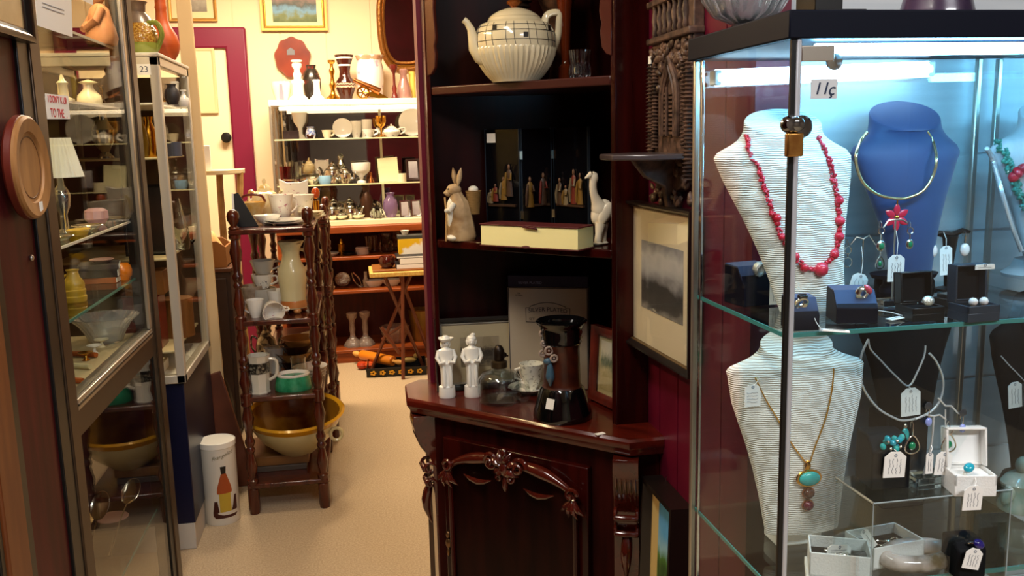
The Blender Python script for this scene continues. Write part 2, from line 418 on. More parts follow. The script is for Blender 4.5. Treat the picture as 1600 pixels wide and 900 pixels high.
# upper carcass
uL = CB(AZ(668, 620, ZT)); uR = CB(AZ(948, 670, ZT)); uy = .088; ux0, ux1 = uL.x-.004, .243
zs1, zs2, zu = 1.178, 1.582, 2.35
wallR = CB((XR-.004, 2, 0)); wallP = CB((1, YP-.004, 0))
# stiles: edge board + return to the wall
T = .018
def onR(x): return (x, 0)
rx, ry = ux1, uy
ret = [(rx, ry), (rx+.012, ry-.002), (rx+.075, ry+.066), (rx+.062, ry+.079), (rx-.008, ry+.012)]
G().prism(ret, ZT, zu, 'xy').out('right_stile', MAHOG, cab, bevel=.002)
lret = [(ux0, ry), (ux0+.012, ry+.004), (ux0-.05, ry+.08), (ux0-.068, ry+.066)]
G().prism(lret, ZT, zu, 'xy').out('left_stile', MAHOG, cab, bevel=.002)
# back boards along the two walls
apex = (-.042, .482)
bl, br = (ux0-.062, ry+.07), (rx+.068, ry+.068)
def board(a, b, t, z0, z1, name, m):
    a, b = V(a), V(b); d = (b-a).normalized(); n_ = V((d.y, -d.x))*t
    return G().prism([a, b, b+n_, a+n_], z0, z1, 'xy').out(name, m, cab)
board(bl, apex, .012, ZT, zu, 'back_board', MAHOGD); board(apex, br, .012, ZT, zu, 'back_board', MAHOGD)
shp = [(ux0+.014, ry+.004), (rx-.004, ry+.004), (rx+.05, ry+.068), (apex[0], apex[1]-.02), (bl[0]+.022, bl[1]+.002)]
for zs in (zs1, zs2): G().prism(shp, zs-.022, zs, 'xy').out('shelf', MAHOG if zs == zs1 else mat('mahogany_shelf_top', '#3a1410', .3, coat=.3), cab, bevel=.003)
G().prism(shp, zu-.03, zu, 'xy').out('cornice', MAHOG, cab)
# shaped spandrels under the head of the opening
def spandrel(s, xb, zend):
    pts = [(0, zu-.03), (s*.25, zu-.03), (s*.14, 2.12), (s*.07, 1.98), (s*.038, 1.86), (s*.028, 1.78), (s*.032, zend+.10), (s*.03, zend+.085), (s*.026, zend+.075), (s*.03, zend+.055), (s*.026, zend+.02), (s*.014, zend+.004), (0, zend)]
    return G().prism([(xb+a, b) for a, b in pts], ry-.004, ry+.008).out('spandrel', mat('mahogany_spandrel', '#4a2018', .2, coat=.5), cab, bevel=.002)
spandrel(1, ux0+.008, 1.61); spandrel(-1, rx+.004, 1.625)

# ================================================================== jewellery case
CX0, CX1, CY0, CY1, CT = .573, 1.10, 1.118, 1.455, 1.565
ZS, ZL = 1.172, .785
case = thing('jewellery_case', 'tall black-topped glass case full of jewellery, lit by a cool tube', 'display case', ((CX0+CX1)/2, CY0, 0))
def cb(name, lo, hi, m, bevel=.001, par=None, **k):
    o = V(case.location)
    return G().box(V(lo)-o, V(hi)-o).out(name, m, par or case, bevel=bevel, **k)
cb('top_board', (CX0-.008, CY0-.008, CT), (CX1+.32, CY1+.01, CT+.036), BLUEBLK, .002)
cb('base', (CX0-.008, CY0-.008, 0), (CX1+.008, CY1+.008, .5), BLUEBLK, .003)
lp = cb('glass_pane', (CX0, CY0+.014, .5), (CX0+.004, CY1-.006, CT), pane_mat('side_glass', '#f6fafa', 1.1), 0)
bp = cb('glass_pane', (CX0+.01, CY1-.004, .5), (CX1-.004, CY1, CT), PANE, 0)
fp = cb('glass_door', (CX0+.016, CY0, .5), (CX1, CY0+.004, CT), PANE, 0)
rp = cb('glass_pane', (CX1-.004, CY0+.006, .5), (CX1, CY1-.006, CT), PANE, 0)
cb('corner_post', (CX0-.002, CY0-.004, .5), (CX0+.005, CY0+.002, CT), BLACK, .001)
cb('corner_post', (CX0+.005, CY0-.005, .5), (CX0+.0125, CY0+.003, CT), mat('satin_steel', '#c4c8d0', .3, .45), .002)
cb('corner_post', (CX0-.002, CY1-.008, .5), (CX0+.008, CY1+.002, CT), ALU, .002)
cb('corner_post', (CX0+.002, CY1-.03, .5), (CX0+.007, CY1-.026, CT), CHROME, .001)
cb('corner_post', (CX1-.006, CY1-.008, .5), (CX1+.004, CY1+.002, CT), ALU, .002)
for z in (ZS, ZL):
    s = cb('glass_shelf', (CX0+.008, CY0+.012, z-.006), (CX1-.006, CY1-.008, z), SHELFG, 0)
    o = V(case.location)
    G().box(V((CX0+.008, CY0+.008, z-.006))-o, V((CX1-.006, CY0+.012, z))-o).out('edge', GEDGE, s)
    G().box(V((CX0+.0055, CY0+.012, z-.006))-o, V((CX0+.008, CY1-.008, z))-o).out('edge', GEDGE, s)
# fluorescent tube tucked behind the front of the top board
TUBE = mat('cool_tube', '#7cd0ff', .5, emit=95)
t = G().tube([V((CX0+.05, CY0+.03, CT-.011))-o, V((CX1-.06, CY0+.03, CT-.011))-o], .008, 14).out('emissive_tube', TUBE, case)
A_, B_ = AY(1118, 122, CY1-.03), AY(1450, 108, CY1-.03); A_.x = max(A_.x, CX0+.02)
G().tube([A_-o, B_-o], .0135, 16).out('emissive_tube', mat('tube_reflection', '#b8e4ff', .5, emit=12), case)  # added glowing rod, stands in for the front tube's reflection in the back pane
for q in (A_, B_): cb('reflection_cap', (q.x-.006, q.y-.012, q.z-.012), (q.x+.006, q.y+.012, q.z+.012), WHITEP, .002)  # end caps of the added reflection rod
# hinge plate, handwritten case number, lock boss
q = AY(1250, 72, CY0); q2 = AY(1300, 96, CY0)
cb('hinge_plate', (q.x, CY0-.006, q2.z), (q2.x, CY0, q.z), ALU, .001)
G().lathe([(.0, 0), (.010, 0), (.011, .006), (0, .007)], 24, M=Matrix.Rotation(PI/2, 4, 'X')).out('hinge_cup', CHROME, case, AY(1301, 97, CY0+.012)-o)
q = AY(1267, 124, CY0); q2 = AY(1307, 154, CY0)
nt_ = cb('number_label', (q.x, CY0-.0012, q2.z), (q2.x, CY0-.0002, q.z), mat('grey_label', '#c8ccd0', .5), 0)
text('11', .022, INK, nt_, (V((q.x*.62+q2.x*.38, CY0-.0016, (q.z+q2.z)/2))-o), shear=.25)
text('ç', .023, INK, nt_, (V((q.x*.24+q2.x*.76, CY0-.0016, (q.z+q2.z)/2-.001))-o), shear=.25)
p = AY(1240, 198, CY0-.008)
g = G(); MX = Matrix.Rotation(PI/2, 4, 'X')
g.lathe([(0, -.002), (.013, -.002), (.0145, .004), (.0145, .012), (.011, .016), (0, .017)], 24, M=MX, c=(.008, .004, 0))
g.lathe([(0, 0), (.011, 0), (.0115, .006), (.008, .012), (0, .013)], 24, M=MX, c=(-.010, -.004, .003))
g.ell((-.002, -.012, .003), (.012, .006, .010))
lk = tag(g.out('case_lock', mat('dark_chrome', '#8a8c90', .1, 1), None, p), 'round chrome lock boss on the front edge of the jewellery case', 'lock')
pl = thing('padlock', 'small brass padlock hanging on the corner post of the jewellery case', 'padlock', AY(1240, 245, CY0-.016))
G().cbox((0, 0, .0155), (.023, .011, .031)).out('body', mat('worn_brass', '#9c6a34', .3, .9, col2='#b88848', scale=60), pl, bevel=.0025)
G().tube([(-.007, 0, .028)] + [V((0, 0, .042))+V((-.007*math.cos(a), 0, .008*math.sin(a))) for a in [PI*i/8 for i in range(9)]] + [(.007, 0, .028)], .0018, 8).out('shackle', CHROME, pl)

# ---- price tags
def price_tag(label, px, py, w, h, Y, tilt=0, yaw=0, string=None, lines=4, lay=False, z=None, vert=True):
    """card with clipped shoulders, a hole, a string and lines of handwriting"""
    p = AY(px, py, Y) if z is None else V(AZ(px, py, z))
    k = mpp(p); W_, H_ = w*k, h*k
    rot = (0, tilt, yaw) if not lay else (-PI/2+.03, 0, yaw)
    if lay: p = p+V((0, 0, .003))
    r = thing('price_tag', label, 'tag', p, rot=rot, group=None)
    c = min(W_, H_)*.28
    G().prism([(-W_/2, -H_/2), (W_/2, -H_/2), (W_/2, H_/2-c*.8), (W_/2-c, H_/2), (-W_/2+c, H_/2), (-W_/2, H_/2-c*.8)], -.0005, .0005).out('card', PAPER, r)
    G().lathe([(.0012, 0), (.0024, 0), (.0024, .0004), (.0012, .0004)], 12, M=Matrix.Rotation(PI/2, 4, 'X'), c=(0, -.0006, H_/2-c*.55), caps=False).out('eyelet', mat('eyelet_grey', '#8a9098', .4), r)
    g = G(); rnd = random.Random(int(px*7+py))
    for i in range(lines):
        n = rnd.randint(9, 14); q = []
        for j in range(n+1):
            u_ = -.36+.72*j/n*rnd.uniform(.85, 1) ; v_ = (i-(lines-1)/2)/lines*.68
            a = (u_*.86*H_-.05*H_, v_*W_) ; wob = rnd.uniform(-.045, .045)*W_
            q.append((v_*W_+wob, -.0008, a[0]) if vert else (u_*W_, -.0008, -v_*H_*.8-.08*H_+rnd.uniform(-.04, .04)*H_))
        g.tube(q, .00022, 4)
    g.out('handwriting', INK, r)
    if string:
        a = V((0, -.0004, H_/2-c*.55)); Mr = Euler(rot).to_matrix().inverted()
        b = Mr @ (V(string)-p); mid = (a+b)/2 + V((.002, -.001, .002))
        G().tube([a, mid, b], .0006, 5).out('string', PAPER, r)
    return r

# ---- necklace busts
def bust(name, label, px, Y, z, hpx, W0, m, foot=True, lean=.22, rz=0, neck=.32, base_w=.56, shoulder=.80, slope=0, cat='jewellery bust', topm=None, depth=.26, shear=0, ndepth=.84):
    """slab bust: narrow foot, widening to the shoulders, then a sloping neck with a flat top"""
    p = at(px, Y, z); k = mpp(p); H = hpx*k; Wd = W0*k/2
    r = thing(name, label, cat, p, rz)
    prof = []                                        # (t, half width, half depth)
    sh = shoulder
    for t, w, d in ((.0, base_w*.98, .5), (.03, base_w, .6), (.2, base_w+.14*(1-base_w), .7), (.35, base_w+.30*(1-base_w), .8), (.5, base_w+.52*(1-base_w), .86), (.62, base_w+.73*(1-base_w), .9), (.71, base_w+.88*(1-base_w), .88), (sh-.04, .985, .86), (sh-.015, 1.0, .82), (sh, .975, .80)):
        prof.append((t, w*Wd, d*depth*Wd))
    top_ = 1-sh
    for q, gq in ((.10, .86), (.2, .66), (.32, .42), (.45, .22), (.58, .09), (.72, .02), (.86, 0), (.94, 0), (.98, -.02), (1.0, -.05)):
        prof.append((sh+top_*q, (neck+(1-neck)*gq)*Wd, (.80+(ndepth-.80)*min(1, q/.7)**2)*depth*Wd*(1 if q < .97 else .94)))
    R = []; n = 40
    for t, w, d in prof:
        ring = []; f = min(1, max(0, (t-sh+.06)/(.06+.6*(1-sh)))); f = f*f*(3-2*f)
        for i in range(n):
            a = 2*PI*i/n; ca, sa = math.cos(a), math.sin(a); ex = .75+.25*f
            x = w*math.copysign(abs(ca)**ex, ca); y = d*math.copysign(abs(sa)**ex, sa)
            if sa > 0: y *= .45+.55*f
            zt = t*H + slope*x*(1-f)*min(1, t/.5) + (y*.85*max(0, (t-.9)/.1) if t > .9 else 0)
            ring.append((x+shear*H*min(t, sh), y*1.0 + lean*H*(t-.35)*.6 - .05*H*(1-min(1, abs(x)/Wd))*(1-.55*f), zt))
        R.append(ring)
    G().rings(R).out('bust_form', m, r)
    if foot:
        G().lathe([(0, 0), (Wd*.62, 0), (Wd*.64, .006), (Wd*.5, .016), (Wd*.44, .03), (0, .03)], 28, sy=.75, c=(0, .02*H, 0)).out('foot', m, r)
    return r, H, Wd, k

b1, H1, W1, k1 = bust('necklace_bust', 'white thread-wrapped bust wearing a red coral necklace, on the upper glass shelf', 1262, 1.285, ZS, 288, 222, THREAD, foot=False, lean=.10, neck=.56, base_w=.49, slope=.0, shoulder=.83, shear=-.19)
b2, H2, W2, k2 = bust('necklace_bust', 'navy velvet bust with a gold collar and red flower pendant', 1412, 1.375, ZS+.028, 246, 184, BLUEV, foot=False, lean=.2, neck=.64, base_w=.36, slope=0, shoulder=.79, ndepth=1.15)
G().lathe([(0, -.028), (W2*.42, -.028), (W2*.42, -.02), (W2*.36, -.014), (W2*.36, -.004), (W2*.56, -.003), (W2*.6, .004), (0, .006)], 32, sy=.62, c=(0, 0, 0)).out('foot', BLUEBLK, b2)
b3, H3, W3, k3 = bust('necklace_bust', 'white thread-wrapped bust wearing a gold chain with turquoise pendant, lower shelf', 1248, 1.27, ZL+.03, 296, 222, THREAD, foot=False, lean=.02, neck=.52, base_w=.55, shoulder=.885, shear=-.05)
G().cbox((.0, .02, -.014), (W3*.68, .05, .032)).out('foot', LEATHER, b3, bevel=.004)
b4, H4, W4, k4 = bust('necklace_bust', 'black velvet bust with a silver chain behind the branch earring stand, lower shelf', 1408, 1.388, ZL+.17, 206, 178, VELVET, foot=False, lean=.12, neck=.56, base_w=.5, shoulder=.8)
G().box((-W4*.45, -.03, -.17), (W4*.35, .03, .002)).out('foot', VELVET, b4, bevel=.004)

# a point on the front of a bust at image position
def fy(bst, Hh, lean, t): return bst.location.y
def front(px, py, Y): return AY(px, py, Y)
def bead(g, c, r, irr=.2, rnd=random):
    g.ell(c, (r*rnd.uniform(1-irr, 1+irr), r*rnd.uniform(1-irr, 1+irr)*.9, r*rnd.uniform(1-irr, 1+irr)), 10, 7, Euler((rnd.random()*3, rnd.random()*3, 0)).to_matrix())
def poly(pts, n):
    """n points evenly along a smooth run through PTS"""
    P = [V(p) for p in pts]; out = []
    def cr_(i, t):
        a, b, c, d = P[max(i-1, 0)], P[i], P[i+1], P[min(i+2, len(P)-1)]
        return .5*((2*b)+(c-a)*t+(2*a-5*b+4*c-d)*t*t+(3*b-a-3*c+d)*t**3)
    dense = [cr_(i, t/12) for i in range(len(P)-1) for t in range(12)] + [P[-1]]
    L = [0]
    for a, b in zip(dense, dense[1:]): L.append(L[-1]+(b-a).length)
    j = 0
    for i in range(n):
        s = L[-1]*i/(n-1)
        while j < len(L)-2 and L[j+1] < s: j += 1
        out.append(dense[j].lerp(dense[j+1], (s-L[j])/max(1e-9, L[j+1]-L[j])))
    return out
# depth of the bust surface: cast against its mesh
from mathutils.bvhtree import BVHTree
def surf(bst, off=.003):
    f = [c for c in bst.children if c.name.startswith('bust_form')][0].data
    M = Matrix.Translation(bst.location) @ Matrix.Rotation(bst.rotation_euler.z, 4, 'Z')
    T_ = BVHTree.FromPolygons([M @ v.co for v in f.vertices], [p.vertices[:] for p in f.polygons])
    def go(px, py, dflt=None):
        h = T_.ray_cast(CAM, ray(px, py).normalized())
        if h[0] is None: return AY(px, py, dflt or bst.location.y)
        return h[0]-ray(px, py).normalized()*off
    return go
# coral necklace
s1 = surf(b1, .004); rnd = random.Random(3)
nk = thing('coral_necklace', 'red coral bead and chip necklace around the white bust on the upper shelf', 'necklace', b1.location)
def neck(pts, bst, sf): return [sf(*p)-V(bst.location) for p in pts]
Lp = [(1167, 212), (1172, 240), (1185, 262), (1197, 300), (1206, 330), (1214, 345), (1222, 372), (1243, 402), (1262, 418), (1284, 422)]
Rp = [(1280, 216), (1292, 240), (1302, 275), (1309, 312), (1312, 345), (1311, 372), (1304, 397), (1284, 422)]
g = G()
for side in (Lp, Rp):
    for c in poly(neck(side, b1, s1), 85):
        for _ in range(2):
            bead(g, c+V((rnd.uniform(-.003, .003), rnd.uniform(-.001, .002), rnd.uniform(-.002, .002))), rnd.uniform(.0016, .0034), .35, rnd)
ch_ = g.out('coral_chips', CORAL, nk); ch_['kind'] = 'stuff'
for (x, y), rr in zip(((1214, 341), (1222, 370), (1236, 400), (1243, 401), (1257, 419), (1283, 421), (1304, 397), (1311, 370), (1312, 345), (1311, 313)), (7, 5.5, 4, 6.5, 7, 11, 8, 8, 8, 8)):
    g = G(); bead(g, V(s1(x, y)-V(nk.location)), rr*k1, .08, rnd); g.out('coral_bead', CORAL, nk)
# gold collar with flower
s2 = surf(b2, .003)
gc = thing('collar_necklace', 'gold wire collar with a red enamel flower on the navy bust', 'necklace', b2.location)
cpts = [(1448, 205), (1458, 222), (1463, 248), (1458, 274), (1442, 298), (1418, 309), (1398, 310), (1372, 304), (1350, 287), (1339, 262), (1338, 240), (1345, 220), (1356, 206)]
G().tube(poly([AY(x, y, 1.335+.03*(1 if y < 225 else 0))-b2.location for x, y in cpts], 60), .0026, 10).out('collar', PGOLDM, gc)
fl = V(AY(1401, 340, 1.326)); fk = mpp(fl)
FLR = mat('red_enamel', '#d0203c', .2, coat=.6)
for i in range(6):
    a = PI/2+i*PI/3; g = G()
    g.lathe([(0, 0), (.45, .25), (.55, .5), (.38, .78), (0, 1)], 14, M=Matrix.Translation(fl-b2.location) @ Matrix.Rotation(-(a-PI/2), 4, 'Y') @ Matrix.Diagonal((.011, .004, .021, 1)) @ Matrix.Translation((0, 0, .12)))
    g.out('petal', FLR, gc)
G().ell(fl-b2.location, (.004, .003, .004)).out('flower_centre', GOLD, gc)
G().tube([fl-b2.location+V((0, 0, .016)), fl-b2.location+V((0, 0, .028))], .0014, 6).out('pendant_loop', GOLD, gc)
# gold chain, turquoise pendant
s3 = surf(b3, .003)
tn = thing('pendant_necklace', 'fine gold chain with a turquoise and two stone pendant on the lower white bust', 'necklace', b3.location)
g = G()
for pts in ([(1180, 590), (1197, 625), (1215, 655), (1235, 690), (1258, 722)], [(1303, 575), (1300, 610), (1290, 655), (1275, 695), (1266, 722)]):
    g.tube(poly(neck(pts, b3, s3), 40), .0011, 6)
g.out('chain', GOLD, tn)
for (x, y), (a, b), m, nm in (((1262, 728), (5, 9), GOLD, 'bail'), ((1264, 747), (18, 12), TURQ, 'turquoise_stone'), ((1263, 770), (9, 8), mat('brown_stone', '#5a3428', .15, coat=.5), 'pendant_stone'), ((1262, 789), (8.5, 8), mat('plum_stone', '#6a2030', .15, coat=.5), 'pendant_stone')):
    c = V(s3(x, y))-V(tn.location); kk = k3
    if nm != 'bail':
        G().lathe([(0, -.3), (1.0, -.3), (1.16, 0), (1.1, .3), (.95, .32)], 24, c=c, M=Matrix.Diagonal((a*kk, .006, b*kk, 1)) @ Matrix.Rotation(PI/2, 4, 'X')).out('setting', ROSE if nm != 'turquoise_stone' else GOLD, tn)
        G().ell(c+V((0, -.003, 0)), (a*kk*.94, .006, b*kk*.94)).out(nm, m, tn)
    else: G().ell(c, (a*kk, .003, b*kk)).out(nm, m, tn)
price_tag('white price tag pinned to the left shoulder of the lower white bust', 1176, 618, 27, 36, s3(1176, 618).y-.003, lines=4, string=s3(1186, 590), vert=False)
# silver chain and wire collar on the black bust
sn = thing('silver_necklace', 'silver chain meeting at a white tag on the lower black bust', 'necklace', b4.location)
G().tube(poly([AY(x, y, 1.335)-b4.location for x, y in ((1446, 540), (1444, 556), (1434, 580), (1420, 603), (1400, 588), (1375, 562), (1360, 545), (1357, 530))], 40), .0016, 6).out('chain', BSILV, sn)
wc = thing('wire_collar', 'round silver wire collar with a turquoise drop on the lower black bust', 'necklace', b4.location)
G().tube(poly([AY(x, y, 1.328)-b4.location for x, y in ((1357, 530), (1346, 555), (1344, 585), (1352, 612), (1372, 638), (1395, 652), (1412, 657), (1440, 651), (1462, 636), (1472, 615), (1473, 590), (1463, 565), (1452, 552))], 60), .002, 8).out('collar', BSILV, wc)
c = AY(1414, 680, 1.326)-b4.location
G().ell(c, (.0075, .004, .0125)).out('turquoise_drop', TURQ, wc)
G().ell(c+V((0, 0, .016)), (.003, .003, .005)).out('bail', SILVER, wc)
price_tag('white price tag at the meeting point of the silver chain on the black bust', 1423, 628, 33, 45, 1.322, lines=4, string=AY(1420, 605, 1.33), tilt=-.05)
price_tag('white price tag laid across the right shoulder of the navy bust', 1470, 232, 26, 7, 1.375, tilt=-.6, lines=1, vert=False)

# ---- rings, boxes and stands
def ring(root, c, r, m, stone=None, sr=0, rot=(0, 0, 0), w=.0018, nm='stone'):
    M = Matrix.Translation(c) @ Euler(rot).to_matrix().to_4x4()
    G().tube([M @ V((r*math.cos(a), 0, r*math.sin(a))) for a in [2*PI*i/28 for i in range(28)]], w, 8, closed=True, flat=1.6).out('band', m, root)
    if stone: G().ell(M @ V((0, 0, r+sr*.2)), (sr, sr*.8, sr*.6), M=M.to_3x3()).out(nm, stone, root)
def wedge(label, px, py, z, wpx, hpx, yaw=0, m=None, steep=.5):
    """sloping display block; its front bottom edge sits at pixel px,py"""
    p = V(AZ(px, py, z)); k = mpp(p); w, h = wpx*k, hpx*k
    r = thing('ring_stand', label, 'ring stand', p, yaw)
    d = w*.95
    G().prism([(0, 0), (d, 0), (d, h), (d*.35, h*.97), (0, h*steep)], -w/2, w/2, 'yz').out('block', m or BLUEBLK, r, bevel=.0015)
    nrm = .0
    G().prism([(d*.02, h*steep+.001), (d*.36, h*.97+.0015), (d*.98, h+.0015), (d*.98, h), (d*.36, h*.965), (d*.02, h*steep)], -w/2+.001, w/2-.001, 'yz').out('top_pad', BLUEV if m is None else m, r)
    return r, w, h, d
def ringthing(label, loc, r, m, stone=None, sr=0, rot=(0, 0, 0), w=.0018):
    t_ = thing('ring', label, 'ring', loc); ring(t_, V((0, 0, 0)), r, m, stone, sr, rot, w); return t_
SIL_T = mat('textured_silver', '#dcdcd8', .25, 1, bump=.6, scale=400)
BLKST = mat('onyx', '#060608', .08, coat=.6); PINKST = mat('pink_stone', '#c8485a', .2, coat=.5); GREENST = mat('green_stone', '#0f7a50', .12, coat=.6); BLUEST = mat('dark_blue_stone', '#20186a', .1, coat=.8); TEALST = mat('teal_stone', '#1ca0b8', .1, coat=.8)
PEARL = mat('pearl', '#e8e2dc', .18, coat=.6, col2='#f4d8d0', scale=90)

w1, ww, wh, wd = wedge('dark ring stand at the left end of the upper shelf, beneath the coral bust', 1187, 478, ZS, 58, 62, .18)
ringthing('wide textured silver ring on the leftmost dark ring stand', w1.location+V((.002, .010, wh*.93)), .0085, SIL_T, rot=(.3, 0, .5), w=.0045)
price_tag('white price tag hanging from the wide silver ring', 1212, 457, 20, 38, w1.location.y-.008, lines=3, string=AY(1203, 432, w1.location.y))
w2, ww, wh, wd = wedge('dark ring stand right of the corner post on the upper shelf', 1258, 517, ZS, 46, 50, -.1)
rg = ringthing('silver ring set with a square black stone', w2.location+V((-.004, .006, wh*.86)), .0072, SILVER, rot=(.5, 0, 0), w=.0026)
G().cbox((0, -.003, .009), (.0125, .007, .008), (.4, 0, 0)).out('square_stone', BLKST, rg, bevel=.001)
price_tag('white price tag lying on the upper shelf beside the black-stone ring', 1304, 520, 15, 44, 1.1, lay=True, z=ZS, yaw=1.1, lines=1, string=AY(1272, 495, w2.location.y))
w3, ww, wh, wd = wedge('dark ring stand holding the pink-stone ring, centre of the upper shelf', 1339, 506, ZS, 64, 50, -.25)
ringthing('silver ring with an oval pink stone', w3.location+V((.012, .008, wh*.92)), .0075, SILVER, PINKST, .0085, (.2, .9, .2), .0028)
price_tag('white price tag lying flat on the shelf below the acrylic earring stand', 1402, 500, 13, 38, 1.1, lay=True, z=ZS, yaw=-1.3, lines=1, string=AY(1365, 484, w3.location.y))
# black ring box with lid up, silver ring
def ringbox(label, px, py, z, wpx, hpx, basepx, m, pad, yaw=0, group=None, lidlean=.12):
    p = V(AZ(px, py, z)); k = mpp(p); w, h, hb = wpx*k, hpx*k, basepx*k
    r = thing('ring_box', label, 'ring box', p, yaw, group); d = w*.8
    g = G(); t_ = w*.06
    g.prism([(-w/2, 0), (w/2, 0), (w/2, d), (-w/2, d)], 0, hb*.55, 'xy')
    for lo, hi in (((-w/2, 0), (w/2, t_)), ((-w/2, d-t_), (w/2, d)), ((-w/2, 0), (-w/2+t_, d)), ((w/2-t_, 0), (w/2, d))):
        g.box((lo[0], lo[1], hb*.5), (hi[0], hi[1], hb))
    g.out('box_base', m, r, bevel=.001)
    G().box((-w/2+t_, t_, hb*.5), (w/2-t_, d-t_, hb*.88)).out('cushion', pad, r, bevel=.003)
    M = Matrix.Translation((0, d, hb)) @ Matrix.Rotation(-lidlean, 4, 'X')
    g = G(); hl = h-hb; dl = w*.30
    g.box((-w/2, 0, 0), (w/2, t_, hl), M)
    for lo, hi in (((-w/2, -dl, 0), (-w/2+t_, 0, hl)), ((w/2-t_, -dl, 0), (w/2, 0, hl)), ((-w/2, -dl, hl-t_), (w/2, 0, hl)), ((-w/2, -dl*.3, 0), (w/2, 0, t_))): g.box((lo[0], lo[1], lo[2]), (hi[0], hi[1], hi[2]), M)
    g.out('lid', m, r, bevel=.0012)
    G().box((-w/2+t_, -.002, t_), (w/2-t_, -.0005, hl-t_), M).out('lid_lining', pad, r)
    return r, w, h, hb, d
x4, w, h, hb, d = ringbox('black open ring box holding a round silver ring, upper shelf', 1451, 502, ZS, 57, 72, 22, BLACK, VELVET, .03)
ringthing('silver ring with a round coin-like face in the black open box', x4.location+V((-.002, .009, hb+.007)), .0072, SILVER, mat('silver_face', '#e6e4dc', .3, .8, bump=.5, scale=300), .0092, (1.25, 0, 0), .003)
x5, w, h, hb, d = ringbox('steel-edged black open box with two pearl studs at the right end', 1537, 503, ZS, 58, 86, 26, mat('grey_box', '#39424e', .3, .4), VELVET, .05, lidlean=.05)
for dx in (-.008, .009):
    st = thing('pearl_stud', 'pearl stud earring, left one in the open black box' if dx < 0 else 'pearl stud earring, right one in the open black box', 'earring', x5.location+V((dx, .014, hb*.88)), group='pearl studs')
    G().ell((0, 0, .0062), (.0065, .0062, .0062)).out('pearl', PEARL, st); G().lathe([(0, 0), (.0035, 0), (.003, .002), (0, .002)], 12).out('cup', GOLD, st)
price_tag('white price tag lying on the lid of the steel-edged black box', 1539, 417, 34, 8, x5.location.y+.028, lines=1, vert=False)
p = AZ(1494, 478, ZS); g = G(); tag(g.box((-.016, 0, 0), (.014, .03, .012)).box((-.013, .004, .012), (.011, .026, .018)).out('small_box', BLACK, None, p, (0, 0, .3), .0015), 'small flat black box behind the two open ring boxes', 'box')

# earring stands
def hook_ear(name, label, c, parts, group=None):
    """drop earring: hook wire and a chain of pieces hanging down"""
    e = thing(name, label, 'earring', c, group=group)
    G().tube([(0, .004, -.006), (0, .003, .003), (0, 0, .005), (0, -.003, .002), (0, -.003, -.005)], .0006, 6).out('hook', SILVER, e)
    z_ = -.005
    for kind, m, a, b in parts:
        if kind == 'ell': G().ell((0, -.003, z_-b), (a, a*.6, b)).out('drop', m, e); z_ -= 2*b
        elif kind == 'ring':
            G().tube([V((a*math.sin(2*PI*i/20), -.003, z_-b-b*math.cos(2*PI*i/20))) for i in range(20)], .0009, 6, closed=True).out('hoop', m, e); z_ -= 2*b
        elif kind == 'drop':
            g_ = G(); pp = [V((a*math.sin(2*PI*i/24)*(1-.45*math.cos(2*PI*i/24)), -.003, z_-b+b*math.cos(2*PI*i/24))) for i in range(24)]
            g_.tube(pp, .0011, 6, closed=True); g_.out('teardrop', m, e)
            G().ell((0, -.003, z_-b*1.15), (a*.5, a*.3, b*.45)).out('stone', GREENST if group != 'x' else m, e); z_ -= 2*b
        elif kind == 'set':
            G().ell((0, -.003, z_-b), (a, a*.45, b)).out('setting', SILVER, e); G().ell((0, -.003-a*.25, z_-b), (a*.62, a*.3, b*.62)).out('stone', m, e); z_ -= 2*b
        elif kind == 'bar': G().tube([(0, -.003, z_), (0, -.003, z_-b*2)], a, 6).out('link', m, e); z_ -= 2*b
    return e
# clear acrylic stand with a T arm
p = AZ(1400, 482, ZS); ys = p.y+.012
es = thing('earring_stand', 'clear acrylic earring stand with a green-stone pair, before the navy bust', 'earring stand', V((p.x, ys, ZS)))
G().box((-.022, -.013, 0), (.022, .013, .013)).out('base', mat('acrylic_block', '#f2fafa', .04, trans=1, ior=1.49), es, bevel=.001)
top_ = AY(1400, 343, ys).z-ZS
G().tube([(0, 0, .012), (0, 0, top_)], .0013, 8).tube([(-.020, 0, top_-.012), (-.012, 0, top_-.001), (0, 0, top_), (.012, 0, top_-.001), (.020, 0, top_-.006)], .0013, 8).out('arm', ALU, es)
hook_ear('drop_earring', 'green-stone silver drop earring, the longer one on the acrylic stand', AY(1376, 350, ys-.004), [('ring', SILVER, .005, .005), ('bar', SILVER, .0012, .005), ('set', GREENST, .0075, .0085), ('bar', SILVER, .001, .004), ('drop', SILVER, .0065, .0095)])
hook_ear('drop_earring', 'green-stone silver drop earring, the shorter one on the acrylic stand', AY(1421, 350, ys-.004), [('ring', SILVER, .005, .005), ('bar', SILVER, .001, .004), ('set', GREENST, .0062, .008)])
price_tag('large white price tag hung on the stem of the acrylic earring stand', 1400, 419, 28, 42, ys-.006, lines=4, string=AY(1400, 360, ys-.004))
